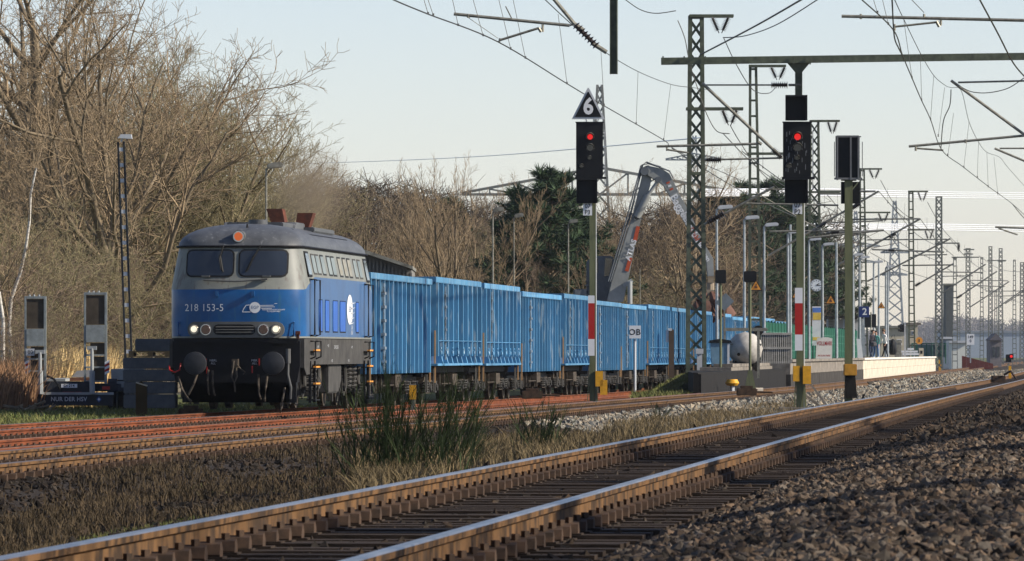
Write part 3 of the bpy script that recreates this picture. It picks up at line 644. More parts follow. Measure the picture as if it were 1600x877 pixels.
# ================================================================ SIGNALS
def prt(fn, name, m, parent, **k):
    mb = MB(); fn(mb); return mb.build(name, m, parent, **k)
def place(px, Z, z=None):
    v = W(px, HY, Z); v.z = gz(v.x, v.y) if z is None else z; return v
def hpost(t, x, z0, z1, w_, m=m_post, name='post'):
    def f(mb):
        mb.box(x - w_ / 2, x + w_ / 2, -w_ / 2, -w_ / 2 + .02, z0, z1); mb.box(x - w_ / 2, x + w_ / 2, w_ / 2 - .02, w_ / 2, z0, z1); mb.box(x - .012, x + .012, -w_ / 2 + .02, w_ / 2 - .02, z0, z1); mb.box(x + w_ / 2 + .002, x + w_ / 2 + .03, -w_ / 2, w_ / 2, z0, z1)
    return prt(f, name, m, t)
def zat(py, Z): return CAMZ + (HY - py) / F * Z
def main_signal(label, px, Z, top, bot, hx, triangle, plate, lowbox, topbox, mastsign):
    b = place(px, Z); t = thing('main_signal', label, 'railway signal', b, TH); s = sc(Z); q = lambda y: zat(y, Z) - b.z
    X = lambda p: (p - px) / s
    hpost(t, 0, 0, q(top), .15)
    z0, z1 = q(bot), q(top); x0, x1 = X(hx[0]), X(hx[1])
    sb = prt(lambda mb: mb.box(x0, x1, -.30, -.12, z0, z1), 'signal_screen', m_black, t, bevel=.01)
    prt(lambda mb: (mb.box(x0 - .02, x1 + .03, -.33, -.29, z1 - .01, z1 + .02), mb.box(x0 - .03, x1 + .1, -.33, -.1, z0 - .06, z0)), 'screen_edge', m_black, t)
    cx = (x0 + x1) / 2; H = z1 - z0; wd = x1 - x0
    for k, (dx, dz, r, mm) in enumerate(((.02, .735, .125, m_redlens), (.02, .535, .125, m_glassdark), (.0, .35, .07, m_glassdark), (-.30, .20, .07, m_glassdark))):
        c = Vector((cx + dx * wd, -.31, z0 + dz * H))
        prt(lambda mb: mb.disc(c, r * (.66 if mm is m_redlens else .75), .02, n=18), 'lit_red_lamp' if mm is m_redlens else 'lamp', mm, t)
        def hood(mb):
            N = 14; vs = []
            for i in range(N + 1):
                a = math.radians(-25 + 230 * i / N) if True else 0
                for rr in (r, r * .86):
                    vs.append((c.x + rr * math.cos(a), -.31, c.z + rr * math.sin(a)))
                    L_ = .26 * (.35 + .65 * max(0, math.sin(a)) ** .7)
                    vs.append((c.x + rr * math.cos(a), -.31 - L_, c.z + rr * math.sin(a)))
            fs = []
            for i in range(N):
                a, b2 = i * 4, (i + 1) * 4
                fs += [(a, a + 1, b2 + 1, b2), (a + 2, b2 + 2, b2 + 3, a + 3), (a + 1, a + 3, b2 + 3, b2 + 1)]
            mb.add(vs, fs)
        prt(hood, 'lamp_hood', mat('weathered_hood', (.24, .23, .20), .45, var=.75, scale=14), t, smooth=True)
    def box(y0, y1, xa, xb, nm='supplementary_box'):
        za, zb2 = q(y1), q(y0); o = prt(lambda mb: mb.box(X(xa), X(xb), -.26, -.10, za, zb2), nm, m_black, t)
        prt(lambda mb: (mb.box(X(xa) - .01, X(xb) + .02, -.50, -.26, zb2 - .02, zb2 + .02), mb.box(X(xb) - .015, X(xb) + .02, -.50, -.26, za, zb2 - .02), mb.box(X(xa) - .01, X(xa) + .01, -.40, -.26, za, zb2 - .02)), 'box_hood', m_black, o)
        prt(lambda mb: mb.box(X(xa) + .06, X(xb) - .06, -.268, -.26, za + .06, zb2 - .07), 'display_face', m_black, o)
    if lowbox: box(*lowbox)
    if topbox: box(*topbox)
    x0p, x1p, y0p, y1p = plate[0]
    prt(lambda mb: mb.box(X(x0p), X(x1p), -.2, -.18, q(y1p), q(y0p)), 'number_plate', m_white, t)
    cxp = X((x0p + x1p) / 2); czp = (q(y0p) + q(y1p)) / 2
    text(plate[1], .19, m_black, t, lambda x, z: Vector((cxp + x, -.205, czp + z)), 'plate_lettering', 1, .002, .85)
    if triangle:
        xa, xb, ya, yb = triangle; c = (X(xa) + X(xb)) / 2
        def tri(k, y0):
            zc = q(yb) + (q(ya) - q(yb)) * .36; P = [(X(xa), q(yb)), (X(xb), q(yb)), (c + .02, q(ya)), (c - .02, q(ya))]
            return lambda mb: mb.prism([(c + (x - c) * k, zc + (z - zc) * k) for x, z in P], 'y', y0, y0 + .02)
        prt(tri(1, -.24), 'speed_board_border', m_lightgrey, t); prt(tri(.80, -.255), 'speed_board', m_black, t)
        text('6', .66, m_white, t, lambda x, z: Vector((c + x, -.262, q(yb) + (q(ya) - q(yb)) * .36 + .03 + z)), 'speed_digit', 1, .022, .9)
        prt(lambda mb: [mb.bar((x, -.2, q(yb) + .05), (x * .6, -.15, q(top) - .1), .03) for x in (-.2, .05, .2)], 'board_bracket', m_lightgrey, t)
    a_, b1, b2, c_ = mastsign
    for i, (ya, yb, mm) in enumerate(((a_, b1, m_white), (b1, b2, m_red), (b2, c_, m_white))):
        prt(lambda mb: mb.box(-.115, .075, -.115, -.10, q(yb), q(ya)), 'mast_sign_white' if mm is m_white else 'mast_sign_red', mm, t)
    prt(lambda mb: (mb.box(-.2, .2, -.2, .2, -.3, .12), mb.bar((-.14, -.14, .0), (-.09, -.09, .9), .03), mb.bar((.16, -.14, 0), (.1, -.09, 1.0), .05)), 'foot', m_post, t)
    prt(lambda mb: (mb.bar((x1 + .06, -.05, z0 - .3), (x1 + .06, -.05, z1 - .2), .025), mb.bar((x1 + .06, -.05, z0 + .3), (x1 - .1, -.1, z0 + .3), .02), mb.bar((x1 + .06, -.05, z1 - .3), (x1 - .1, -.1, z1 - .3), .02), mb.tube([(.12, .05, 0), (.12, .05, z0)], .018, 5)), 'cable_conduit', m_lightgrey, t)
    return t, q, X
t, q, X = main_signal('tall signal showing red with a triangular 6 board on top, plate 07 P3', 925, 202, 192, 277, (900, 942), (893, 945, 138, 187), ((911, 925, 318, 337), '07\nP3'), (281, 318, 901, 932), None, (462, 474, 530, 556))
prt(lambda mb: (mb.box(.10, .32, -.2, .1, q(604), q(580)), mb.box(.24, .45, -.2, .1, q(617), q(594))), 'yellow_box', m_yellow, t)
t, q, X = main_signal('right-hand signal showing red with white scratches, plate 07 P2 on its olive post', 1249, 170, 192, 277, (1223, 1266), None, ((1238, 1253, 318, 335), '07\nP2'), (281, 318, 1226, 1260), (151, 189, 1227, 1259), (450, 474, 523, 548))
prt(lambda mb: (mb.box(-.16, .0, -.2, .1, q(596), q(572)), mb.box(.08, .28, -.22, .1, q(600), q(572))), 'yellow_box', m_yellow, t)
prt(lambda mb: [mb.bar((X(1226 + 36 * random.random()), -.301, zat(200 + 70 * random.random(), 170) - t.location.z), (X(1226 + 36 * random.random()), -.301, zat(200 + 70 * random.random(), 170) - t.location.z), .004) for _ in range(0)] + [mb.box(x, x + .015, -.304, -.3, z, z + h_) for x, z, h_ in [(X(1225 + 36 * random.random()), q(210 + 62 * random.random()), .04 + .1 * random.random()) for _ in range(34)]], 'scratches', mat('scratch_grey', (.16, .17, .18), .5), t)
prt(lambda mb: (mb.box(-.5, .9, -.5, .4, -.1, .15), mb.bar((.15, 0, .9), (.75, -.1, .1), .05), mb.bar((.1, .1, .5), (.6, .1, .1), .06)), 'concrete_base', m_concstain, t)
# rear view signal
b = place(1325, 176); t = thing('reversed_signal', 'black signal box seen from behind on an olive post with orange foot box', 'railway signal', b, TH)
Zr = 176; s = sc(Zr); q = lambda y: zat(y, Zr) - b.z; X = lambda p: (p - 1321) / s
hpost(t, 0, 0, q(280), .17)
prt(lambda mb: mb.box(X(1302), X(1339), -.1, .25, q(279), q(212)), 'signal_box', m_black, t, bevel=.02)
prt(lambda mb: mb.box(X(1311), X(1340), .1, .4, q(318), q(284)), 'lower_box', m_black, t)
prt(lambda mb: [mb.box(X(x) - .02, X(x) + .02, -.16, -.11, q(282), q(213)) for x in (1304, 1325, 1337)] + [mb.box(X(1301), X(1341), -.15, -.12, q(215), q(213)), mb.box(X(1299), X(1343), -.15, -.10, q(281), q(278))] + [mb.bar((X(x), -.12, q(276)), (X(x), -.12, q(222)), .02) for x in (1299.5, 1343)], 'frame_straps', mat('strap_grey', (.16, .165, .17), .6), t)
prt(lambda mb: [mb.bar((X(1325), .05, q(300)), (X(1337), .1, q(285)), .03), mb.box(X(1310), X(1334), -.1, -.05, q(283), q(280))], 'bracket', m_mast, t)
prt(lambda mb: mb.box(X(1314), X(1334), -.3, .1, q(587), q(569)), 'orange_box', mat('orange_box', (.55, .27, .03), .55, var=.3, scale=7), t, bevel=.015)
prt(lambda mb: (mb.prism([(X(1317), q(587)), (X(1332), q(587)), (X(1335), q(622)), (X(1315), q(622))], 'y', -.14, .14), mb.box(X(1312), X(1341), -.3, .3, -.3, .1), mb.bar((.3, 0, .1), (.42, 0, .35), .05)), 'foot', m_nearblack, t)
# small screen signals
def small_sig(label, px, Z, y0, y1, w_, pole=(4, m_post), extra=None):
    b = place(px, Z); t = thing('shunting_signal', label, 'railway signal', b, TH, 'small black-screened signals'); s = sc(Z); q = lambda y: zat(y, Z) - b.z
    prt(lambda mb: mb.tube([(0, 0, 0), (0, 0, q(y1))], pole[0] / s / 2, 8), 'post', pole[1], t, smooth=True)
    prt(lambda mb: mb.box(-w_ / s / 2, w_ / s / 2, -.12, .08, q(y1), q(y0)), 'screen', m_black, t, bevel=.03)
    prt(lambda mb: mb.prism([(-.28, -.1), (.28, -.1), (.07, .9), (-.07, .9)], 'y', -.1, .1), 'foot', m_post, t)
    return t, q, s
t, q, s = small_sig('small square black screen on a thin post beside the blue bin, left of its twin', 1126, 285, 422, 443, 17)
prt(lambda mb: mb.box(.1, .35, .1, .5, -.1, .35), 'base_drum', m_concrete, t)
t, q, s = small_sig('small black screen with cut corners on a post in front of the white tank', 1172, 262, 424, 441, 20)
prt(lambda mb: mb.tube([(-.05, 0, .12), (.5, 0, .12)], .12, 8), 'base_drum', m_concrete, t)
b = place(1144, 268); t = thing('dwarf_signal', 'low round lamp unit with yellow cap between the two small black-screened signals', 'railway signal', b, TH)
prt(lambda mb: mb.tube([(0, 0, -.2), (0, 0, .45)], .09, 8), 'stem', m_lightgrey, t); prt(lambda mb: mb.tube([(0, 0, .4), (0, 0, .5), (0, 0, .65)], [.2, .28, .2], 12), 'cap', m_yellow, t, smooth=True)
# OB sign
b = place(992, 264); t = thing('station_limit_board', 'white board reading OB on a pale post in front of the wagons', 'sign', b, TH); s = sc(264); q = lambda y: zat(y, 264) - b.z
prt(lambda mb: mb.tube([(0, 0, -.2), (0, 0, q(530))], .055, 8), 'post', m_lightgrey, t, smooth=True)
prt(lambda mb: mb.box(-.25, .23, -.09, -.06, q(529), q(509)), 'board', m_white, t)
text('OB', .32, m_black, t, lambda x, z: Vector((x - .01, -.095, (q(519.5)) + z)), 'lettering', 1.1, .004, 1.0)
b = place(1049, 280); t = thing('timber_post', 'dark brown timber post with a small pale cap in front of the wagons', 'post', b, TH); q = lambda y: zat(y, 280) - b.z
prt(lambda mb: mb.box(-.11, .11, -.08, .08, -.3, q(515)), 'post', mat('brown_timber', (.10, .07, .05), .8), t); prt(lambda mb: (mb.box(-.12, .02, -.1, .1, q(517), q(513)), mb.box(-.22, -.12, -.06, .06, q(535), q(516))), 'cap', m_lightgrey, t)
b = place(1093, 290); t = thing('signal_cabinet', 'narrow grey trackside cabinet at the foot of the big lattice mast', 'cabinet', b, TH); q = lambda y: zat(y, 290) - b.z
prt(lambda mb: (mb.box(-.11, .11, -.1, .1, 0, q(553)), mb.box(-.16, .16, -.14, .14, q(553), q(545))), 'body', m_lightgrey, t)
b = place(221, 158); t = thing('marker_post', 'short dark brown timber post with pale slanted top before the grey blocks', 'post', b, TH)
prt(lambda mb: mb.prism([(-.13, -.3), (.13, -.3), (.13, .72), (0, .86), (-.13, .80)], 'y', -.1, .1), 'post', mat('brown_timber2', (.07, .045, .02), .8), t)
prt(lambda mb: mb.bar((-.12, 0, .83), (.14, 0, .75), .03, .24), 'cap', m_concrete, t)
b = place(645, 178); t = thing('yellow_box_post', 'small yellow box on a short stake between loco and broom bush', 'post', b, TH)
prt(lambda mb: mb.box(-.05, .05, -.05, .05, -.2, .4), 'stake', m_tube, t); prt(lambda mb: mb.box(-.09, .09, -.09, .09, .35, .72), 'box', m_yellow, t)
# ================================================================ LATTICE MASTS
def vins(t, M, x0, x1, z, drop, m=m_ins):
    for x in (x0, x1):
        xm = (x0 + x1) / 2; p0 = Vector((x, 0, z)); p1 = Vector((xm + (x - xm) * .15, 0, z - drop)); N = 9; rs = []; pts = []
        for i in range(N): 
            for k, r in ((0, .05), (.35, .17), (.5, .05)): pts.append(p0.lerp(p1, .12 + .76 * (i + k) / N)); rs.append(r)
        prt(lambda mb: (mb.tube(pts, rs, 7), mb.tube([p0, p1], .02, 4)), 'insulator', m, t)
def mast(label, px, Z, ytop, wt, wb, kind, base=None, arms=(), m=m_mast, near=False, group='lattice catenary masts', name='lattice_mast', lean=0):
    b = place(px, Z, base); t = thing(name, label, 'mast', b, TH, group); s = sc(Z); H = zat(ytop, Z) - b.z; a, c = wt / s / 2, wb / s / 2
    leg = (.17 if Z < 300 else .13) if near else max(.07, 1.1 / s)
    br = (.10 if Z < 300 else .08) if near else max(.04, .8 / s)
    W_ = lambda z: c + (a - c) * z / H
    ys = (-1, 1) if kind == 'X' else (0,)
    for sx in (-1, 1):
        for sy in ys:
            prt(lambda mb: mb.bar((sx * c, sy * c, -.3), (sx * a + lean, sy * a, H), leg, leg if kind == 'X' else leg * 1.6), 'leg', m, t)
    n = max(4, int(H / (2.0 * (a + c) / 2 * (1.15 if kind == 'X' else 1.7))))
    rest = MB()
    for i in range(n):
        z0 = .3 + (H - .5) * i / n; z1 = .3 + (H - .5) * (i + 1) / n; L0 = lean * z0 / H; L1 = lean * z1 / H
        if kind == 'X':
            w0, w1 = W_(z0), W_(z1)
            for sg in (-1, 1):
                if near: prt(lambda mb: mb.bar((sg * w0 + L0, -w0, z0), (-sg * w1 + L1, -w1, z1), br, .012), 'brace', m, t)
                else: rest.bar((sg * w0 + L0, -w0, z0), (-sg * w1 + L1, -w1, z1), br, .02)
                rest.bar((sg * w0 + L0, w0 + .01, z0), (-sg * w1 + L1, w1 + .01, z1), br, .012)
                rest.bar((sg * w0 + L0, -w0 * sg, z0), (sg * w1 + L1, w1 * sg, z1), .012, br, up=(1, 0, 0))
        else:
            w0 = W_(z1); o = MB(); o.box(-w0 + L1, w0 + L1, -.09, .09, z1 - .05, z1 + .05)
            if near or n < 24: o.build('rung', m, t)
            else: rest.v, rest.f, rest.m = rest.v, rest.f, rest.m; rest.box(-w0 + L1, w0 + L1, -.09, .09, z1 - .05, z1 + .05)
    if rest.v: rest.build('bracing', m, t, kind='stuff')
    prt(lambda mb: mb.box(-c - .2, c + .2, -c - .2, c + .2, -.4, .12), 'footing', m_concstain, t)
    prt(lambda mb: mb.box(-a - .06 + lean, a + .06 + lean, -a - .06, a + .06, H - .12, H), 'cap', m, t)
    for arm in arms:
        xa, xb, ya = arm[:3]; z = zat(ya, Z) - b.z; xa, xb = (xa - px) / s, (xb - px) / s
        prt(lambda mb: (mb.box(xa, xb, -a - .13, -a - .03, z - .07, z + .05), mb.box(xa, xb, a + .03, a + .13, z - .07, z + .05)), 'arm', m, t)
        if len(arm) > 3: vins(t, m, (arm[3] - px) / s, (arm[4] - px) / s, z, arm[5] / s)
    return t, s, (lambda y: zat(y, Z) - b.z)
mast('tallest nearest lattice mast carrying the cross beam beside the excavator stick', 1087.5, 293, 25, 18, 27, 'X', arms=((1077, 1146, 25, 1112, 1139, 27), (1072, 1161, 170, 1128, 1152, 26), (1075, 1099, 271)), near=True)
mast('ladder-type mast rising behind the white tank and lamp posts', 1181, 342, 102, 9, 20, 'L', arms=((1170, 1228, 103, 1204, 1227, 22), (1168, 1225, 240)), near=True, lean=-.14)
mast('lattice mast bearing the round station clock', 1272.5, 423, 188, 12, 20, 'X', base=.9, arms=((1268, 1312, 189, 1293, 1308, 20), (1262, 1312, 300)), near=True)
mast('ladder-type mast behind the blue platform sign 2', 1350, 535, 263, 6, 11, 'L', base=.9, arms=((1344, 1378, 264, 1358, 1374, 16), (1341, 1391, 332, 1372, 1388, 16)), near=True, lean=-.15)
mast('ladder-type mast right of the steel pylon, standing at the platform end', 1425, 612, 299, 6, 9, 'L', arms=((1419, 1450, 299, 1434, 1448, 16), (1418, 1460, 359, 1445, 1458, 16)), near=True, lean=-.1)
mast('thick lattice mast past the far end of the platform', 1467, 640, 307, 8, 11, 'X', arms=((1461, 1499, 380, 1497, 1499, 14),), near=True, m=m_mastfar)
for px, Z, yt, a, b_, kd, arms, lb in (
    (1492, 700, 403, 4, 8, 'L', ((1487, 1530, 402),), 'ladder mast before the white container'),
    (1512.5, 720, 388, 6, 7, 'X', ((1506, 1522, 390), (1506, 1520, 397)), 'lattice mast just right of the white container'),
    (1534, 790, 402, 3, 6, 'L', (), 'slim ladder mast above the dark red wall'),
    (1547.5, 830, 385, 4.5, 7, 'X', ((1543, 1572, 407),), 'tall thick lattice mast above the right end of the red wall'),
    (1563.5, 870, 388, 4.5, 8, 'X', ((1559, 1571, 408),), 'lattice mast with small fittings left of the red dwarf signal'),
    (1585, 930, 406, 3, 6, 'L', (), 'slim ladder mast just behind the red dwarf signal'),
    (1597, 980, 410, 5, 7, 'X', (), 'lattice mast at the very right edge of the view'),
    (1498, 1050, 470, 3, 4, 'L', (), 'tiny distant ladder mast beyond the white container'),
    (1556, 1200, 455, 3, 4, 'L', (), 'tiny distant ladder mast among the far right masts'),
    (1333, 900, 400, 4, 6, 'X', (), 'faint distant lattice mast behind the lamp posts'),
    (1344, 700, 250, 3, 7, 'L', (), 'pale slim mast top rising behind the rear-facing signal')):
    if yt == 250: continue
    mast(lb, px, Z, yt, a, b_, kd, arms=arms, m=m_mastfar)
# high-voltage pylons
def pylon(label, px, Z, ytop, wb, arms, m, r=.09):
    b = place(px, Z); t = thing('power_pylon', label, 'pylon', b, TH); s = sc(Z); H = zat(ytop, Z) - b.z; c = wb / s / 2
    mb = MB(); Wd = lambda z: c * (1 - z / H) ** 1.0 * .8 + c * .12
    n = 16
    for sx in (-1, 1):
        for sy in (-1, 1):
            prt(lambda k: [k.bar((sx * Wd(H * i / 8), sy * Wd(H * i / 8), H * i / 8), (sx * Wd(H * (i + 1) / 8), sy * Wd(H * (i + 1) / 8), H * (i + 1) / 8), r * 1.5) for i in range(8)], 'leg', m, t)
    zs = [H * (1 - (1 - i / n) ** 1.25) for i in range(n + 1)]
    for z0, z1 in zip(zs, zs[1:]):
        for sg in (-1, 1):
            for sy in (-1, 1): mb.bar((sg * Wd(z0), sy * Wd(z0), z0), (-sg * Wd(z1), sy * Wd(z1), z1), r)
            mb.bar((sg * Wd(z0), -Wd(z0), z0), (sg * Wd(z1), Wd(z1), z1), r); 
    mb.build('bracing', m, t, kind='stuff')
    for (xl, xr, yb, yt_) in arms:
        zb1 = zat(yb, Z) - b.z; zt1 = zat(yt_, Z) - b.z; xl_, xr_ = (xl - px) / s, (xr - px) / s
        def f(k):
            for tip in (xl_, xr_):
                for sy in (-.5, .5):
                    k.bar((0, sy, zb1), (tip, sy * .2, zb1), r * 1.6); k.bar((0, sy, zt1), (tip, sy * .2, zb1 + .12), r * 1.6)
                    N = 5
                    for i in range(1, N):
                        u = i / N; z_ = zt1 + (zb1 - zt1) * u; k.bar((tip * u, sy * (1 - .8 * u), zb1), (tip * u, sy * (1 - .8 * u), z_), r)
                        k.bar((tip * u, sy * (1 - .8 * u), z_), (tip * (u - 1 / N), sy * (1 - .8 * u), zb1), r)
        prt(f, 'crossarm', m, t)
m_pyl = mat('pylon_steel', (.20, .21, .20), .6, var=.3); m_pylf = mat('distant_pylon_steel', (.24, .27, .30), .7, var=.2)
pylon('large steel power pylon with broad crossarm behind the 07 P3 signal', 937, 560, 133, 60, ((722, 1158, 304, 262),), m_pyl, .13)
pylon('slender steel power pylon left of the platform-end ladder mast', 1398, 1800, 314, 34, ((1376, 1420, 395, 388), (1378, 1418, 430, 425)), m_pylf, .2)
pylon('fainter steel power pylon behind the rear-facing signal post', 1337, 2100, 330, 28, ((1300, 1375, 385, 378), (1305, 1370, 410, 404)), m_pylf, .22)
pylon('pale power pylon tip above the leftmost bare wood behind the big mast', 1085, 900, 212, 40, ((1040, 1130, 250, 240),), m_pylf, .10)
# ================================================================ PORTAL BEAMS, HANGING POSTS, CANTILEVERS
def wthing(name, label, cat, p, group=None): return thing(name, label, cat, p, 0, group)
ZP1, ZP2, ZP3 = 180, 291, 392
def wtube(t, pts, r, m, nm, n=7, Zs=None):
    mb = MB(); mb.tube([W(x, y, (Zs[i] if Zs else Z_)) for i, (x, y, Z_) in enumerate(pts)], r, n); return mb.build(nm, m, t, True, world=True)
def wins(t, p0, p1, Z, R=.13, N=8, m=m_ins):
    a, b = W(*p0, Z), W(*p1, Z); pts, rs = [], []
    for i in range(N):
        for k, r in ((0, R * .4), (.4, R), (.6, R * .4)): pts.append(a.lerp(b, (i + k) / N)); rs.append(r)
    mb = MB(); mb.tube(pts, rs, 9); return mb.build('insulator', m, t, world=True)
b = W(1087, 93, ZP2 + .6); t = wthing('cross_beam', 'long dark steel beam crossing the tracks from the tall lattice mast to the right edge', 'beam', b)
e0, e1 = W(1033, 96, ZP2 - .6), W(1700, 87, ZP2 - .6)
mb = MB(); mb.bar(e0, e1, .30, .26, up=(0, 1, 0)); mb.build('beam', m_mast, t, world=True)
prt(lambda mb: [mb.bar(W(x, 88, ZP2 - .8), W(x, 101, ZP2 - .8), .06) for x in (1036, 1069, 1102, 1240, 1266)], 'clamp', m_mast, t, world=True)
b = W(1675, 90, ZP2 - .6); g0 = gz(b.x, b.y); t2 = thing('portal_mast', 'steel mast carrying the right end of the long cross beam', 'mast', (b.x, b.y, g0), 0)
prt(lambda mb: mb.box(-.2, .2, -.2, .2, -.2, b.z - g0 + .3), 'post', m_mast, t2)
def hanger(label, px, Z, y0, y1, w_, gus=True):
    b = W(px, y0, Z); t = wthing('hanging_post', label, 'post', b, 'posts hanging from the cross beams'); hh = (y1 - y0) / sc(Z)
    prt(lambda mb: (mb.box(-w_ / 2, -w_ / 2 + .03, -w_ / 2, w_ / 2, -hh, 0), mb.box(w_ / 2 - .03, w_ / 2, -w_ / 2, w_ / 2, -hh, 0), mb.box(-w_ / 2 + .03, w_ / 2 - .03, -.015, .015, -hh, 0)), 'post', m_mast, t)
    if gus: prt(lambda mb: mb.prism([(-w_ * 1.6, 0), (w_ * 1.6, 0), (w_ * .5, -w_ * 1.3), (-w_ * .5, -w_ * 1.3)], 'y', -w_ / 2 - .03, -w_ / 2 - .005), 'gusset', m_mast, t)
hanger('short steel post hanging from the long cross beam above the 07 P2 signal', 1248, ZP2 - .3, 99, 165, .30)
hanger('steel post hanging down from the top edge of the picture', 959, ZP1, -60, 116, .20, False)
b0 = W(959, -62, ZP1); t = wthing('cross_beam', 'steel beam spanning the tracks above the top edge of the picture', 'beam', b0)
mb = MB(); mb.bar(W(700, -66, ZP1), W(1760, -66, ZP1), .3, .26); mb.build('beam', m_mast, t, world=True)
for px in (1758,):
    b = W(px, -60, ZP1); g0 = gz(b.x, b.y); t2 = thing('portal_mast', 'steel mast outside the right edge carrying the near cross beam', 'mast', (b.x, b.y, g0), 0); prt(lambda mb: mb.box(-.2, .2, -.2, .2, -.2, b.z - g0 + .2), 'post', m_mast, t2)
def cant(label, Z, tubes, ins, thin=(), Zr=0, R=.13, m=m_tube):
    t = wthing('cantilever', label, 'catenary arm', W(tubes[0][0], tubes[0][1], Z), 'catenary support arms')
    for k, (x0, y0, x1, y1, w_) in enumerate(tubes):
        mb = MB(); mb.tube([W(x0, y0, Z), W(x1, y1, Z)], w_ / sc(Z) / 2, 8); mb.build('tube', m, t, True, world=True)
    for x0, y0, x1, y1, w_ in thin:
        mb = MB(); mb.tube([W(x0, y0, Z), W(x1, y1, Z)], w_ / sc(Z) / 2, 5)
        mb.build('steady_arm', m, t, True, world=True)
    for x0, y0, x1, y1 in ins: wins(t, (x0, y0), (x1, y1), Z, R)
    return t
cant('catenary arm hanging from the near post at top centre, with brown ribbed insulator', ZP1 - .25, [(780, -105, 898, 38, 6), (898, 38, 912, 48, 7), (709, 22, 890, 40, 5), (926, 68, 948, 82, 7), (890, 40, 896, 38, 3)], [(899, 39, 934, 74)], [(781, 63, 842, 44, 4), (780, 66, 781, 60, 3.5), (842, 44, 846, 50, 6), (848, 37, 848, 50, 4), (732, 22, 732, 28, 5), (800, 30, 790, 10, 2), (732, 28, 778, 60, 1)])
cant('catenary tube reaching in from the top right edge', ZP1 - .25, [(1315, 25.5, 1640, 33, 5)], [], [(1398, 42, 1463, 35, 3.5), (1398, 38, 1398, 48, 3.5), (1463, 33, 1468, 42, 6), (1470, 27, 1470, 40, 4), (1345, 22, 1345, 30, 4), (1444, 22, 1444, 30, 4), (1444, 20, 1420, -5, 1.3)])
cant('catenary arm slanting down from the hanging post behind the red 07 P2 signal', ZP2 - .3, [(1097, 130, 1218, 243, 5), (1100, 133, 1205, 133, 2.5), (1232, 133, 1252, 133, 4), (1026, 229, 1183, 225, 4), (1100, 250, 1223, 247, 3)], [(1205, 133, 1232, 133), (1207, 234, 1222, 247), (1102, 250, 1128, 250)], [(1042, 234, 1076, 239, 3), (1042, 229, 1042, 236, 3), (1184, 222, 1190, 226, 5)], R=.17)
cant('catenary arm at right reaching in below the long cross beam', ZP2 - .3, [(1486, 126, 1620, 225, 4.5), (1497, 129, 1625, 126, 3), (1420, 229, 1622, 210, 4)], [], [(1432, 232, 1474, 235, 3), (1431, 228, 1431, 236, 4), (1509, 218, 1509, 224, 4)])
cant('small far catenary arm at the right edge, under the third tube pair', ZP3, [(1554, 232, 1625, 262, 3.5), (1562, 232, 1630, 232, 2.5), (1555, 355, 1630, 358, 3)], [], [(1560, 357, 1590, 367, 2.5)])
cant('catenary arm slanting right from the tall lattice mast, with dark insulator', 292, [(1100, 351, 1210, 292, 4), (1162, 318, 1310, 321, 3), (1196, 296, 1240, 296, 2)], [(1106, 348, 1132, 333)], [(1180, 300, 1290, 365, 1.6)], R=.2)
cant('catenary arm slanting right from the ladder mast behind the tank', 340, [(1200, 400, 1292, 347, 3.5), (1202, 362, 1330, 360, 3), (1262, 372, 1380, 360, 3)], [(1280, 355, 1292, 347)], [])
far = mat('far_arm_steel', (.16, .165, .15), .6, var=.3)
for k, (Z, tb, ii, lb) in enumerate((
    (423, [(1282, 352, 1373, 299, 3.2), (1280, 299, 1368, 299, 3), (1280, 303, 1320, 303, 3), (1282, 349, 1380, 345, 2.2), (1280, 365, 1381, 360, 3)], [(1330, 327, 1345, 318), (1298, 364, 1312, 363)], 'far catenary arm between the rear-facing signal and clock mast'),
    (535, [(1304, 417, 1438, 342, 3), (1325, 343, 1436, 342, 2.5), (1362, 390, 1475, 394, 2.5), (1355, 440, 1485, 373, 2.6), (1355, 375, 1480, 374, 2)], [(1390, 371, 1400, 365), (1388, 391, 1398, 392)], 'far catenary arm pair rising behind the platform sign'),
    (612, [(1430, 447, 1490, 412, 2.4), (1410, 415, 1490, 414, 2.2), (1426, 399, 1480, 398, 1.8)], [(1430, 447, 1438, 442)], 'far catenary arm right of the platform-end ladder mast'),
    (700, [(1472, 458, 1540, 413, 2.2), (1472, 425, 1536, 426, 1.6), (1495, 466, 1558, 424, 2), (1470, 432, 1520, 431, 1.4)], [(1495, 466, 1503, 461)], 'far catenary arms beside the white container'),
    (800, [(1516, 480, 1577, 440, 1.8), (1515, 438, 1575, 439, 1.3), (1516, 446, 1570, 448, 1.3)], [], 'far catenary arms over the dark red wall'),
    (900, [(1548, 488, 1600, 452, 1.6), (1540, 455, 1600, 455, 1.2), (1570, 475, 1612, 447, 1.6), (1550, 463, 1600, 462, 1.2)], [], 'farthest catenary arms at the right edge'))):
    cant(lb, Z, tb, ii, m=far, R=.2)
# ================================================================ WIRES
def wire(label, pts, r=.014, sub=8, m=m_wire, group='overhead wires', nm='overhead_wire'):
    t = wthing(nm, label, 'wire', W(*pts[0]), group)
    P = [W(*p) for p in pts]; out = []
    for i in range(len(P) - 1):
        a = P[max(i - 1, 0)]; b_, c = P[i], P[i + 1]; d = P[min(i + 2, len(P) - 1)]
        for k in range(sub):
            u = k / sub; out.append(.5 * ((2 * b_) + (c - a) * u + (2 * a - 5 * b_ + 4 * c - d) * u * u + (3 * b_ - a - 3 * c + d) * u ** 3) if sub > 1 else b_)
    out.append(P[-1]); mb = MB(); mb.tube(out, r, 5); mb.build('wire', m, t, world=True); return t
def droppers(t, lst, r=.008):
    for x0, y0, x1, y1, Z in lst:
        prt(lambda mb: (mb.tube([W(x0, y0, Z), W(x1, y1, Z)], r, 4), mb.tube([W(x1 - .01, y1 - 3, Z), W(x1, y1 + 1, Z)], r * 3, 4)), 'dropper', m_wire, t, world=True)
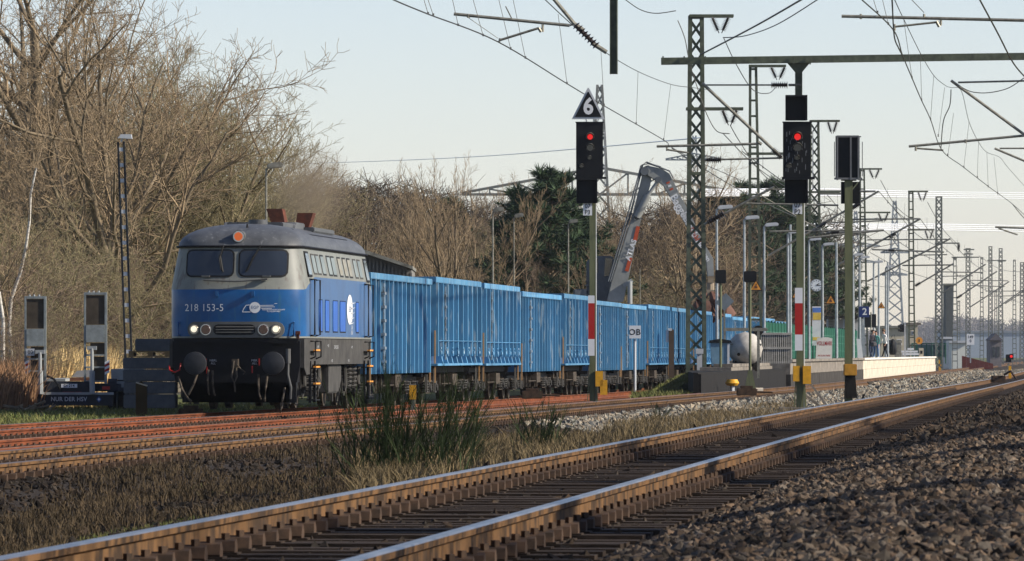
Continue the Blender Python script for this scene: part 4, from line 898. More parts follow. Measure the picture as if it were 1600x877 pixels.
t = wire('long contact wire dropping from top left past the triangular 6 board', [(560, -26, 150), (615, 0, 156), (668, 22, 162), (778, 65.6, 180), (886, 131, 213), (944, 165.6, 232), (1037, 219, 285), (1050, 231, 291), (1105, 259, 330), (1200, 300, 400)], .018)
droppers(t, [(659, -12, 669, 22, 163), (665, -12, 677, 24, 164), (706, -5, 716, 40, 171), (738, -5, 755, 56, 176), (779, -2, 798, 77, 186), (801, -4, 821, 91, 192), (872, 22, 886, 131, 213), (939, 80, 944, 165, 232), (997, 112, 994, 194, 262), (1048, 132, 1037, 219, 287)])
t = wire('messenger wire sagging from the hanging post to the tall lattice mast', [(850, -2, 180), (893, 38, 190), (940, 78, 215), (997, 112, 262), (1048, 132, 287), (1082, 137, 293), (1105, 140, 300)], .014)
t = wire('contact wire falling steeply from the top right towards the far masts', [(1347, 0, 165), (1396, 47, 180), (1410, 86, 196), (1425, 122, 215), (1440, 157, 240), (1454, 187, 262), (1472, 235, 291), (1505, 261, 310), (1545, 292, 345), (1582, 319, 392), (1610, 345, 430)], .018)
droppers(t, [(1365, 0, 1371, 20, 172), (1379, 0, 1388, 38, 178), (1393, 0, 1396, 47, 180), (1412, 30, 1425, 122, 215), (1438, 83, 1440, 157, 240), (1459, 118, 1454, 187, 262), (1476, 137, 1466, 213, 285), (1490, 177, 1481, 243, 296), (1514, 191, 1506, 262, 312), (1529, 222, 1527, 278, 330), (1542, 238, 1544, 292, 345), (1553, 246, 1559, 303, 360)])
t = wire('messenger wire curving down beside the steep right contact wire', [(1398, 0, 170), (1412, 30, 215), (1438, 83, 240), (1459, 118, 262), (1476, 133, 285), (1485, 137, 291), (1502, 142, 300), (1514, 190, 312), (1529, 222, 330), (1542, 238, 345), (1562, 246, 385), (1575, 262, 400), (1600, 290, 430)], .013)
wire('jumper wire looping beside the upper right contact wire', [(1394, 0, 179), (1397, 55, 181), (1404, 75, 190), (1410, 86, 196)], .02)
wire('short steep jumper between messenger and contact wire at right', [(1486, 140, 291), (1484, 165, 291), (1474, 190, 291), (1470, 235, 291)], .022)
wire('black feeder wire crossing the top right corner', [(1530, -2, 150), (1558, 50, 160), (1583, 98, 170), (1603, 122, 180)], .02)
wire('loose cable curving to the right catenary tube', [(1503, 137, 290), (1520, 144, 290), (1545, 145, 290), (1575, 138, 290), (1600, 122, 290)], .02)
wire('thick twin feeder running up right from the tall mast', [(1094, 86, 292), (1180, 41, 260), (1255, -2, 230)], .035)
wire('slack feeder wire running up right from the hanging insulators', [(1130, 59, 292), (1165, 56, 280), (1215, 38, 262), (1283, -4, 240)], .022)
wire('cable hanging between the two insulator pairs of the tall mast', [(1131, 60, 292), (1150, 100, 292), (1176, 140, 300), (1200, 146, 310), (1212, 137, 320)], .02)
wire('slack wire left of the tall mast top', [(975, -2, 292), (1000, 15, 292), (1025, 21, 292), (1056, 17, 292)], .02)
wire('jumper down from the tall mast insulator post', [(1059, 32, 292), (1070, 60, 292), (1078, 100, 292), (1094, 150, 292), (1105, 180, 292), (1120, 205, 292), (1140, 209, 292)], .02)
wire('feeder wire falling from the lower insulator pair of the tall mast', [(1141, 196, 293), (1158, 225, 310), (1190, 270, 360), (1240, 315, 420)], .02)
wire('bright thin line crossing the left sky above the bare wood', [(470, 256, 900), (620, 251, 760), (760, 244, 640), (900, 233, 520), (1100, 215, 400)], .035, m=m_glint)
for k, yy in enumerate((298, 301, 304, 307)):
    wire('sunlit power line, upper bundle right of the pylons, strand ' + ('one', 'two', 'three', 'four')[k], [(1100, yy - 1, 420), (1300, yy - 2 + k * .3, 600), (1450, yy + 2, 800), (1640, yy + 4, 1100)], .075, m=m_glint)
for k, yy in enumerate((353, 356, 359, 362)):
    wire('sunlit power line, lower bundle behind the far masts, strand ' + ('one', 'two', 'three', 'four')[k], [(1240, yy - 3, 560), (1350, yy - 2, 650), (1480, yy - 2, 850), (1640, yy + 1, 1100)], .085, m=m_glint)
wire('power line from the big pylon to the left', [(722, 304, 560), (600, 303, 560), (450, 320, 560)], .03); 
k_ = 0
for (x0, y0, Z0, x1, y1, Z1_, dr) in ((1130, 209, 293, 1240, 300, 420, 0), (1050, 232, 291, 1290, 360, 423, 0), (1160, 237, 293, 1320, 340, 423, 1), (1374, 300, 423, 1440, 360, 535, 1), (1310, 250, 423, 1350, 320, 535, 0), (1376, 282, 535, 1420, 340, 612, 0), (1293, 305, 423, 1372, 382, 535, 1), (1438, 342, 535, 1490, 400, 612, 1), (1380, 360, 423, 1470, 410, 600, 1), (1449, 316, 612, 1500, 385, 700, 0), (1485, 374, 612, 1540, 425, 760, 1), (1400, 330, 560, 1465, 385, 640, 0), (1360, 395, 535, 1470, 440, 700, 1), (1480, 420, 612, 1560, 455, 800, 1), (1500, 430, 700, 1600, 475, 950, 1), (1530, 400, 700, 1600, 425, 900, 0), (1582, 319, 392, 1625, 350, 440, 0), (1310, 420, 500, 1400, 450, 700, 0)):
    k_ += 1
    t = wire(('far contact wire', 'far messenger wire')[k_ % 2] + ' crossing near ' + ('the big mast', 'the red signal', 'the tank lamp posts', 'the rear-facing signal', 'the clock mast', 'the fourth mast', 'the pale pylon', 'the platform sign', 'the platform end', 'the thick far mast', 'the white container', 'the slender pylon', 'the people', 'the red wall', 'the right edge masts', 'the top of the far masts', 'the right edge tube', 'the distant posts')[k_ - 1],
         [(x0, y0, Z0), ((x0 + x1) / 2, (y0 + y1) / 2 + (6 if dr else 9), (Z0 + Z1_) / 2 * .97), (x1, y1, Z1_)], .016 + Z0 / 60000)
    if dr: droppers(t, [(x0 + (x1 - x0) * u, y0 + (y1 - y0) * u - 26 * 293 / Z0, x0 + (x1 - x0) * u, y0 + (y1 - y0) * u + 5, Z0 + (Z1_ - Z0) * u) for u in (.2, .4, .6, .8)], .008)
# ================================================================ LAMP POSTS
def lamp(label, px, Z, ytop, head=1, wpx=5, m=m_galv, base=None, hx=1, group='platform lamp posts', lean=0, name='lamp_post'):
    b = place(px, Z, base); t = thing(name, label, 'lamp post', b, TH, group); s = sc(Z); H = zat(ytop, Z) - b.z; r = wpx / s / 2
    prt(lambda mb: mb.tube([(0, 0, -.2), (lean, 0, H)], [r, r * .62], 10), 'pole', m, t, smooth=True)
    if head:
        h = hx * (.75 if group[0] == 'y' else 1)
        prt(lambda mb: mb.tube([(lean, 0, H - .05), (lean + h * .12, 0, H + .04)], r * .6, 6), 'bracket', m, t)
        prt(lambda mb: mb.prism([(lean + h * .0, H + .06), (lean + h * .12, H + .16), (lean + h * .60, H + .20), (lean + h * .72, H + .14), (lean + h * .70, H + .03), (lean + h * .1, H - .02)], 'y', -.14, .14), 'lamp_head', m_tube if group[0] == 'y' else m_lightgrey, t, bevel=.02)
    return t
for px, Z, yt, hd, lb in ((1120, 306, 327, 1, 'lamp post right of the tall mast, its head level with the signal plate'), (1163, 327, 343, 1, 'second lamp post right of the tall mast'), (1194, 341, 354, 1, 'third lamp post, between ladder mast and 07 P2 signal'),
        (1231, 367, 365, 1, 'lamp post just left of the 07 P2 signal'), (1235, 372, 351, 0, 'tall bare pole just left of the 07 P2 signal'), (1264, 394, 376, 1, 'lamp post right of the 07 P2 signal, before the clock mast'), (1285, 413, 384, 1, 'lamp post just right of the station clock'),
        (1307, 436, 379, 0, 'bare pole behind the orange triangle right of the clock'), (1333, 466, 400, 1, 'slim lamp post just right of the reversed signal'), (1343, 478, 404, 1, 'slim lamp post left of the platform number sign'),
        (1365, 509, 411, 1, 'slim lamp post above the two people in dark and teal'), (1373, 521, 404, 0, 'bare pole between the waiting people'), (1384, 538, 418, 1, 'slim lamp post behind the person in white'), (1387, 544, 410, 0, 'bare pole at the right of the waiting people')):
    lamp(lb, px, Z, yt, hd, 5.5 if Z < 480 else 4.2, base=.95)
lamp('lamp post standing behind the wagons near the twin-crowned bare tree', 770, 262, 331, 1, 4, m_tube, hx=.8, group='yard lamp posts')
lamp('lamp post behind the wagons left of the 07 P3 signal', 888, 300, 349, 1, 3.4, m_tube, hx=.8, group='yard lamp posts')
lamp('faint lamp post behind the wagons below the pine', 803, 300, 340, 1, 3, m_tube, hx=.8, group='yard lamp posts')
lamp('lamp post rising behind the locomotive roof', 416, 215, 263, 1, 5, m_tube, hx=1, group='yard lamp posts')
lamp('lamp post between the pylon and the excavator', 1000, 330, 420, 0, 2, m_tube, group='yard lamp posts')
# ladder pole at left
b = place(204, 182); t = thing('rail_built_lamp_post', 'tall twin-channel lamp pole with pale spacers left of the locomotive', 'lamp post', b, TH); s = sc(182); H = zat(222, 182) - b.z; ln_ = (189 - 204) / s
for dx in (-.085, .085): prt(lambda mb: mb.bar((dx, 0, -.2), (ln_ + dx * .9, 0, H), .05, .12), 'channel', mat('dark_pole', (.03, .032, .035), .6), t)
for i in range(17):
    z = .3 + (H - .5) * i / 16; o = prt(lambda mb: mb.box(-.06, .06, -.05, .05, -.05, .05), 'spacer', m_lightgrey, t); o.location = (ln_ * z / H, 0, z)
prt(lambda mb: (mb.bar((ln_, 0, H), (ln_ + .05, 0, H + .12), .05), mb.prism([(ln_ - .08, H + .1), (ln_ + .3, H + .08), (ln_ + .28, H + .2), (ln_, H + .2)], 'y', -.13, .13)), 'lamp_head', m_lightgrey, t)
# ================================================================ PLATFORM
PX, PY0, PY1 = -14.5, (327 * 1.0), 622.0
def yat(px, L=14.5): return (L * F / (VPX - px) - L * math.sin(TH)) / math.cos(TH)
PY0 = yat(1238); PY1 = yat(1463); PZ = .98
t = thing('station_platform', 'pale concrete station platform with sooty near end, people waiting on it', 'platform', (PX, PY0, -.3))
prt(lambda mb: mb.box(-3.1, -.26, 0, PY1 - PY0, -.2, PZ + .24), 'deck', m_concstain, t)
n = 26; L_ = (PY1 - PY0) / n; me_c = {}
for i in range(n):
    y0 = i * L_; st = i < 9
    for nm, z0, z1, x0, x1, mm in (('wall_panel', -.1, .55, -.255, -.02, m_concdark if st else m_concrete), ('upper_wall_panel', .56, 1.14, -.255, -.05, m_concstain if st else m_concrete), ('coping_stone', 1.15, PZ + .3, -.5, .06, m_concstain if st else mat('white_coping', (.72, .68, .6), .8, var=.2))):
        key = (nm, st)
        if key not in me_c:
            mb = MB(); mb.box(x0, x1, .02, L_ - .02, z0, z1); o = mb.build(nm, mm, t, bevel=.012); me_c[key] = o; o.location = (0, y0, 0)
        else: copy_part(me_c[key], t, (random.uniform(-.006, .006), y0, 0))
# low ramp wall, its shadow painted in as a near-black colour
ry0, ry1 = yat(1104, 14.6), PY0 - .3
t = thing('loading_ramp', 'low ramp edge, shadow painted in its near-black colour, grassy top, below the white tank', 'ramp', (-14.75, ry0, -.25))
prt(lambda mb: mb.prism([(-.12, 0), (-.12, ry1 - ry0), (-2.4, ry1 - ry0), (-2.4, 34), (-1.2, 12), (-.3, 0)], 'z', -.1, .80), 'ramp_fill', m_nearblack, t)
for i in range(8):
    l8 = (ry1 - ry0) / 8; prt(lambda mb: mb.box(-.115, .0, i * l8 + .02, (i + 1) * l8 - .02, -.1, .74), 'timber', m_nearblack, t)
t3 = thing('ramp_slab', 'grey concrete slab carrying the tank and picket screen', 'slab', (-15.0, ry0 + 26, .55)); prt(lambda mb: (mb.box(-1.3, .0, 0, 36, 0, .14), mb.box(-.9, -.1, 3, 36, .15, .28)), 'slab', m_concstain, t3)
# tank
b = place(1166, 300, .72); t = thing('white_tank', 'large grey-white cylindrical tank with faceted end and dark strap', 'tank', b, TH); s = sc(300)
r = 26 / s; zc = zat(545, 300) - b.z
m_tank = mat('tank_paint', (.50, .48, .44), .6, c2=(.30, .28, .25), scale=2)
prt(lambda mb: mb.tube([(0, -.55, zc), (0, -.38, zc), (0, 0, zc), (0, 3.2, zc), (0, 3.5, zc)], [r * .25, r * .68, r, r, r * .6], 12), 'tank_shell', m_tank, t, smooth=True)
prt(lambda mb: mb.bar((-r - .02, -.1, zc + .2), (r + .02, -.1, zc + .2), .12, .04, up=(0, 0, 1)), 'strap', m_tube, t)
prt(lambda mb: [mb.box(x - .1, x + .1, 0, 3, -.25, .25) for x in (-.4, .4)], 'saddle', m_nearblack, t)
prt(lambda mb: mb.disc((-.35, -.5, zc - .25), .07, .1), 'outlet', m_nearblack, t)
b = place(1185, 297, .72); t = thing('dark_drum', 'dark round drum lid standing above the tank', 'drum', b, TH); z0 = zat(513, 297) - b.z
prt(lambda mb: (mb.box(-.06, .06, -.05, .05, -.3, z0), mb.tube([(0, -.1, z0 - .1), (0, .3, z0 - .1)], .22, 14)), 'drum', m_nearblack, t)
b = place(1187, 295, .7); t = thing('handrail_frame', 'grey horizontal rail on posts in front of the tank and picket screen', 'railing', b, TH); s = sc(295); z0 = zat(515, 295) - b.z
prt(lambda mb: mb.box(-57 / s, 12 / s, -.06, .06, z0 - .07, z0 + .07), 'rail', m_tube, t); prt(lambda mb: mb.box(-4 / s, 0, -.06, .06, -.5, z0 - .075), 'post', m_tube, t); prt(lambda mb: mb.box(-56 / s, -53 / s, -.06, .06, -.5, z0 - .075), 'post', m_tube, t)
# picket screen
b = place(1212, 318, .8); t = thing('picket_screen', 'weathered grey picket screen right of the tank', 'fence', b, TH); s = sc(318); zt_ = zat(520, 318) - b.z
mw = mat('weathered_wood', (.42, .40, .36), .9, c2=(.26, .25, .22), scale=5)
for i in range(15):
    x = (-22 + 46 * i / 14) / s; prt(lambda mb: mb.box(x - .03, x + .03, -.02, .02, 0, zt_ - .02 + random.uniform(-.03, .03)), 'picket', mw, t)
for z in (zt_ * .5, zt_ - .05): prt(lambda mb: mb.box(-23 / s, 25 / s, -.06, -.025, z - .05, z + .05), 'rail', mw, t)
prt(lambda mb: mb.box(-22 / s, 24 / s, .05, .08, .1, zt_ - .1), 'backing', m_nearblack, t)
# blue bin
b = place(1125, 288, .45); t = thing('blue_bin', 'tall blue-grey container with dark lid beside the tall lattice mast', 'container', b, TH); s = sc(288); q = lambda y: zat(y, 288) - b.z
prt(lambda mb: mb.prism([(-15 / s, q(536)), (-13 / s, q(572)), (13 / s, q(572)), (15 / s, q(536))], 'y', -.3, .3), 'body', mat('bin_blue', (.13, .24, .33), .6), t)
prt(lambda mb: mb.prism([(-18 / s, q(536)), (18 / s, q(536)), (16 / s, q(532)), (0, q(529.5)), (-16 / s, q(532))], 'y', -.36, .36), 'lid', m_black, t)
prt(lambda mb: mb.box(11 / s, 14.5 / s, -.33, -.30, q(569), q(537)), 'pale_edge', m_lightgrey, t)
b = place(1132, 300, .7); t = thing('diamond_board', 'grey diamond board seen from behind beside the small black screen', 'sign', b, TH); s = sc(300); q = lambda y: zat(y, 300) - b.z
prt(lambda mb: mb.box(-.04, .04, 0, .05, -.4, q(460)), 'post', m_tube, t)
prt(lambda mb: mb.prism([(-15 / s, q(473)), (0, q(486)), (15 / s, q(471)), (2 / s, q(458))], 'y', -.04, -.01), 'board', mat('board_back', (.16, .19, .21), .6), t)
# green screen fence
fy0, fy1 = yat(1200, 17.0), yat(1346, 17.0)
t = thing('green_screen_fence', 'green mesh screen fence along the back of the platform', 'fence', (-17.25, fy0, .92))
m_gf = mat('green_screen', (.012, .095, .058), .7, c2=(.007, .06, .036), scale=1.5); N = 40; l_ = (fy1 - fy0) / N
mb = MB(); mb.box(-.015, .015, .04, l_ - .04, .05, 2.0); p0 = mb.build('panel', m_gf, t)
mb = MB(); mb.box(-.04, .04, -.04, .04, 0, 2.08); q0 = mb.build('post', m_gf, t)
mb = MB(); 
for z in (.5, 1.0, 1.5): mb.box(.016, .022, .04, l_ - .04, z - .015, z + .015)
s0 = mb.build('stitching', mat('pale_green_seam', (.08, .2, .15), .7), p0)
for i in range(1, N): c = copy_part(p0, t, (0, i * l_, random.uniform(-.02, .02))); copy_part(s0, c); copy_part(q0, t, (0, i * l_, 0))
# clock
b = W(1275.5, 446, 420.5); t = thing('station_clock', 'round white station clock on the lattice mast', 'clock', b, TH); r = 9.8 / sc(420.5)
prt(lambda mb: mb.disc((0, -.1, 0), r, .2, n=28), 'case', m_galv, t, smooth=True); prt(lambda mb: mb.disc((0, -.115, 0), r * .9, .01, n=28), 'face', mat('clock_face', (.75, .8, .82), .4, var=.02), t)
for i in range(12):
    a = i * math.pi / 6; prt(lambda mb: mb.bar((r * .66 * math.cos(a), -.12, r * .66 * math.sin(a)), (r * .85 * math.cos(a), -.12, r * .85 * math.sin(a)), .035, .008), 'hour_mark', m_black, t)
prt(lambda mb: mb.bar((0, -.13, 0), (r * .75, -.13, .0), .04, .008), 'minute_hand', m_black, t); prt(lambda mb: mb.bar((0, -.13, 0), (r * .42, -.13, r * .28), .055, .008), 'hour_hand', m_black, t)
prt(lambda mb: mb.box(-.3, .0, .1, .9, -.06, .06), 'bracket', m_mast, t)
# triangles
def tri_sign(label, cx, cy, w_, Z, m=mat('warning_orange', (.72, .30, .04), .5, var=.1)):
    b = W(cx, cy, Z); t = thing('warning_sign', label, 'warning sign', b, TH, 'orange triangle warning signs'); h = w_ / sc(Z) / 2
    P = lambda k: [(-h * k, -h * .85 * k), (h * k, -h * .85 * k), (0, h * .9 * k)]
    prt(lambda mb: mb.prism(P(1), 'y', 0, .02), 'border', m_black, t); prt(lambda mb: mb.prism([(x, z - .01) for x, z in P(.78)], 'y', -.012, .0), 'panel', m, t)
    prt(lambda mb: (mb.bar((-h * .25, -.02, -h * .3), (h * .25, -.02, -h * .3), h * .3, .01, up=(0, 1, 0)), mb.bar((-h * .05, -.02, -h * .3), (h * .1, -.02, h * .25), h * .16, .01)), 'pictogram', mat('pictogram_brown', (.14, .05, .02), .6), t)
    prt(lambda mb: mb.box(-.02, .02, .02, .12, -.2, .2), 'bracket', m_galv, t)
tri_sign('orange warning triangle behind the small cut-corner screen', 1181, 446, 20, 340)
tri_sign('orange warning triangle half hidden by the 07 P2 signal post', 1245, 459, 17, 366)
tri_sign('orange warning triangle on the bare pole right of the clock', 1298, 468, 17, 434)
tri_sign('orange warning triangle right of the platform number 2 sign', 1377, 477, 12, 518)
# number 2 sign
b = W(1350, 487, 470); t = thing('platform_number_sign', 'blue sign with a white 2 above the waiting people', 'sign', b, TH); s = sc(470)
mbl = mat('sign_blue', (.015, .035, .16), .5); prt(lambda mb: mb.box(-8 / s, 8 / s, -.08, .08, -9 / s, 8 / s), 'board', mbl, t, bevel=.02)
text('2', .66, m_white, t, lambda x, z: Vector((.04 + x, -.09, -.02 + z)), 'digit', 1, .012)
prt(lambda mb: mb.box(-.05, .05, -.02, .02, -3.0, -9 / s), 'post', m_galv, t)
# poster column, banner, shelter, black boards
b = place(1277, 418, .95); t = thing('poster_board', 'white poster board with blue and yellow fields behind the clock mast', 'notice board', b, TH); s = sc(418); q = lambda y: zat(y, 418) - b.z
for nm, y0, y1, x0, x1, mm in (('board', 540, 479, -8, 7, m_white), ):
    prt(lambda mb: mb.box(x0 / s, x1 / s, 0, .1, q(y0), q(y1)), nm, mm, t)
for nm, y0, y1, x0, x1, mm in (('blue_panel', 488, 481, -7, 6, mat('poster_blue', (.1, .22, .6), .5)), ('yellow_panel', 500, 489, -7, 6, mat('poster_yellow', (.8, .55, .1), .5)), ('yellow_patch', 532, 527, -7, 4, mat('poster_yellow', (1, 1, 1)))):
    prt(lambda mb: mb.box(x0 / s, x1 / s, -.012, -.004, q(y0), q(y1)), nm, mm, t)
prt(lambda mb: (mb.box(-8 / s, -6 / s, 0, .08, 0, q(540)), mb.box(5 / s, 7 / s, 0, .08, 0, q(540))), 'legs', m_black, t)
b = place(1287.5, 412, .95); t = thing('banner', 'white banner with red lettering standing on the platform', 'banner', b, TH); s = sc(412); q = lambda y: zat(y, 412) - b.z
prt(lambda mb: mb.prism([(-13 / s, 0), (12.5 / s, 0), (13 / s, q(529)), (5 / s, q(527)), (-10.5 / s, q(528)), (-12 / s, q(535))], 'y', -.02, .02), 'cloth', mat('banner_white', (.75, .70, .66), .8, var=.1), t)
text('VOLLMARI', .30, m_red, t, lambda x, z: Vector((.02 + x, -.026, q(537) + z * 1.2)), 'lettering', 1.05, .004, .62); text('AKTION FARE', .14, m_red, t, lambda x, z: Vector((x, -.026, q(556) + z)), 'lettering', 1, .002, .85)
b = place(1344, 455, .95); t = thing('small_banner', 'narrow white banner left of the platform number sign', 'banner', b, TH); prt(lambda mb: mb.prism([(-.15, 0), (.2, 0), (.05, 1.25), (-.25, 1.3)], 'y', -.02, .02), 'cloth', m_white, t)
b = place(1318, 500, .95); t = thing('platform_shelter', 'flat-roofed dark platform shelter behind the green fence', 'shelter', b, TH); s = sc(500); q = lambda y: zat(y, 500) - b.z
prt(lambda mb: mb.box(-28 / s, 32 / s, -1.2, 1.2, q(498), q(494)), 'roof', m_nearblack, t)
prt(lambda mb: mb.box(-26 / s, 28 / s, .9, 1.0, 0, q(499)), 'rear_wall', m_lightgrey, t)
for x in (-26, 0, 28): prt(lambda mb: mb.box(x / s - .06, x / s + .06, -1, -.88, 0, q(499)), 'post', m_galv, t)
for i in range(6): prt(lambda mb: mb.box(-22 / s, -14 / s, .86, .89, q(503 + 2.4 * i), q(502 + 2.4 * i)), 'louvre', m_tube, t)
b = place(1361, 490, .95); t = thing('timetable_board', 'dark rectangular board on a post behind the people', 'notice board', b, TH); s = sc(490); q = lambda y: zat(y, 490) - b.z
prt(lambda mb: (mb.box(-11 / s, -1 / s, -.05, .05, q(512), q(492)), mb.box(1 / s, 8 / s, -.05, .05, q(512), q(491))), 'panel', m_black, t); prt(lambda mb: mb.box(-1 / s, .6 / s, -.04, .04, 0, q(488)), 'post', m_mast, t)
# ================================================================ PEOPLE
def skinned(V, E, R, name, mats, fn, parent, root=0, sub=2):
    me = bpy.data.meshes.new('tmp'); me.from_pydata(V, E, []); o = bpy.data.objects.new('tmp', me); COL.objects.link(o)
    sk_ = o.modifiers.new('s', 'SKIN'); sk_.use_smooth_shade = True
    for i, r in enumerate(R): me.skin_vertices[0].data[i].radius = (r, r) if not isinstance(r, tuple) else r
    me.skin_vertices[0].data[root].use_root = True
    sb = o.modifiers.new('b', 'SUBSURF'); sb.levels = sub
    dg = bpy.context.evaluated_depsgraph_get(); ev = o.evaluated_get(dg); m2 = bpy.data.meshes.new_from_object(ev); m2.name = name
    bpy.data.objects.remove(o); m2.materials.clear()
    for m in mats: m2.materials.append(m)
    for p in m2.polygons: p.material_index = fn(p.center); p.use_smooth = True
    ob = bpy.data.objects.new(name, m2); COL.objects.link(ob); ob.parent = parent; return ob
m_skin = mat('skin', (.50, .30, .21), .6, var=.1)
def person(label, px, Z, rz, top, leg, hair, hunch=.0, bag=None, ht=1.78, step=.12, arms='down', shoes=None):
    b = place(px, Z, .95); t = thing('person', label, 'person', b, TH + rz); k = ht / 1.78
    hy = -hunch
    V = [(0, 0, .95), (0, hy * .4, 1.2), (0, hy, 1.42), (0, hy * 1.3, 1.52), (0, hy * 1.6 - .02, 1.62), (0, hy * 1.6 - .02, 1.72)]
    R = [(.17, .12), (.16, .11), (.17, .10), .055, .095, .085]; E = [(0, 1), (1, 2), (2, 3), (3, 4), (4, 5)]
    for s in (-1, 1):
        i = len(V); V += [(s * .10, 0, .86), (s * .11, -.03 * s * step * 4, .48), (s * .11, s * step, .09), (s * .12, s * step - .15, .04)]; R += [.095, .06, .045, (.045, .035)]; E += [(0, i), (i, i + 1), (i + 1, i + 2), (i + 2, i + 3)]
        i = len(V)
        if arms == 'down': A = [(s * .20, hy, 1.40), (s * .25, hy + .03, 1.12), (s * .24, hy - .06, .88), (s * .23, hy - .09, .80)]
        else: A = [(s * .20, hy, 1.40), (s * .25, hy - .02, 1.13), (s * .10, hy - .22, 1.12), (s * .02, hy - .28, 1.13)]
        V += A; R += [.06, .048, .034, (.036, .022)]; E += [(2, i), (i, i + 1), (i + 1, i + 2), (i + 2, i + 3)]
        hnd = V[-1]; d = Vector(V[-1]) - Vector(V[-2]); d.normalize(); side = Vector((0, 1, 0)) if arms == 'down' else Vector((0, 0, 1))
        for f_ in range(5):
            j = len(V); off = side * (-.026 + .013 * f_) ; ln2 = (.055, .075, .08, .075, .06)[f_]
            if f_ == 0: off = side * -.038; 
            V += [tuple(Vector(hnd) + d * .03 + off), tuple(Vector(hnd) + d * (.03 + ln2 * (.6 if f_ else .45)) + off * 1.2)]; R += [.009, .008]; E += [(i + 3, j), (j, j + 1)]
    V = [tuple(c * k for c in v) for v in V]
    def fn(c):
        z = c.z / k
        if z > 1.50: return 2
        if z < .08: return 3
        r_ = math.hypot(c.x, c.y - 0)
        if arms == 'down' and abs(c.x) > .17 * k and z < .89: return 2
        return 0 if z > .90 else 1
    skinned(V, E, R, 'body', [top, leg, m_skin, shoes or m_black], fn, t, sub=2)
    def hr(mb):
        pts = []; 
        bm_ = bmesh.new(); bmesh.ops.create_icosphere(bm_, subdivisions=2, radius=.108 * k)
        vs = [(v.co.x, v.co.y * 1.1 + (hy * 1.6 + .01) * k, v.co.z + 1.70 * k) for v in bm_.verts]; fs = [tuple(v.index for v in f.verts) for f in bm_.faces if not (f.calc_center_median().y < -.03 and f.calc_center_median().z < .03)]; mb.add(vs, fs); bm_.free()
    prt(hr, 'hair', hair, t, smooth=True)
    return t
m_hair = mat('brown_hair', (.05, .03, .02), .7); m_hairl = mat('light_brown_hair', (.18, .10, .05), .7)
person('person in a dark jacket looking down, shoulder bag at the side', 1361, 452, .9, mat('dark_jacket', (.05, .045, .055), .8), mat('navy_jeans', (.03, .045, .09), .85), m_hair, .10, arms='fold', shoes=m_white, step=.16, ht=1.86)
person('person in a teal top half hidden behind the dark-jacketed person', 1369, 462, -.4, mat('teal_top', (.10, .30, .27), .8), mat('blue_jeans', (.05, .12, .26), .85), m_hair, .04, shoes=m_white, ht=1.82)
person('person in a white jacket and black trousers, turned away', 1383, 478, -1.0, mat('white_jacket', (.75, .74, .72), .8, var=.08), mat('black_trousers', (.015, .015, .018), .85), m_hairl, .08, arms='down', shoes=m_white, ht=1.98, step=.14)
def bag(label, px, py, Z, m, w_, h_):
    b = W(px, py, Z); t = thing('bag', label, 'bag', b, TH)
    prt(lambda mb: mb.tube([(0, 0, -h_), (0, 0, -h_ * .8), (0, 0, -h_ * .2), (0, 0, 0)], [w_ * .35, w_ * .5, w_ * .45, w_ * .15], 8), 'pouch', m, t, smooth=True)
    prt(lambda mb: mb.tube([(-w_ * .3, 0, -.05), (-.05, 0, .25), (w_ * .2, 0, .3), (w_ * .3, 0, -.05)], .015, 5), 'strap', m, t)
bag('grey shoulder bag hanging at the hip of the person in the dark jacket', 1365, 534, 449, mat('bag_grey', (.09, .085, .09), .8), .42, .32)
bag('large black bag carried by the person in the white jacket', 1395, 530, 478, m_black, .55, 1.1)
# ================================================================ far platform-end things
m_cream = mat('cream_render', (.52, .46, .34), .85, var=.15); m_win = mat('window_dark', (.04, .05, .06), .15, var=.3)
def bldg(label, x0, x1, y0, y1, Z, depth, m, roof=None, wins_=(), name='building', flat=True, eave=0, door=None):
    b = place((x0 + x1) / 2, Z); s = sc(Z); t = thing(name, label, 'building', b, TH); q = lambda y: zat(y, Z) - b.z; hw = (x1 - x0) / s / 2; zt = q(y0)
    prt(lambda mb: mb.box(-hw, hw, 0, depth, min(0, q(y1)) - .3, zt), 'wall', m, t)
    if flat: prt(lambda mb: mb.box(-hw - .3, hw + .3, -.3, depth + .3, zt + .003, zt + .25), 'roof', roof or m_nearblack, t)
    else: prt(lambda mb: mb.prism([(-hw - .4, zt), (hw + .4, zt), (hw * .8, zt + eave), (-hw * .8, zt + eave)], 'y', -.4, depth + .4), 'roof', roof, t)
    for wx, wy, ww, wh in wins_:
        cx = (wx - (x0 + x1) / 2) / s; f = prt(lambda mb: mb.box(cx - ww / s / 2, cx + ww / s / 2, -.05, -.004, q(wy + wh / 2), q(wy - wh / 2)), 'window', m_white, t)
        prt(lambda mb: mb.box(cx - ww / s / 2 + .06, cx + ww / s / 2 - .06, -.07, -.052, q(wy + wh / 2) + .06, q(wy - wh / 2) - .06), 'pane', m_win, f)
    return t, s, q
bldg('low cream station hut with flat grey roof behind the platform end', 1376, 1428, 513, 556, 720, 10, m_cream, m_tube, ((1390, 535, 8, 9), (1405, 535, 8, 9)))
bldg('cream block standing behind the ladder mast at the platform end', 1421, 1434, 508, 560, 700, 6, m_cream, m_concstain, ((1427, 520, 5, 6), (1427, 540, 5, 6)))
bldg('white container-like shed between the far masts', 1487, 1511, 536, 573, 760, 5, mat('white_shed', (.66, .67, .60), .7, var=.1), m_lightgrey, name='shed')
bldg('blue-grey shed adjoining the white one at the far platform end', 1474, 1487, 530, 573, 770, 8, mat('bluegrey_cladding', (.22, .27, .32), .7), m_lightgrey, name='shed')
bldg('grey silo-like block among the far masts', 1478, 1489, 446, 530, 950, 6, mat('dark_silo', (.10, .11, .11), .8), m_tube, name='silo')
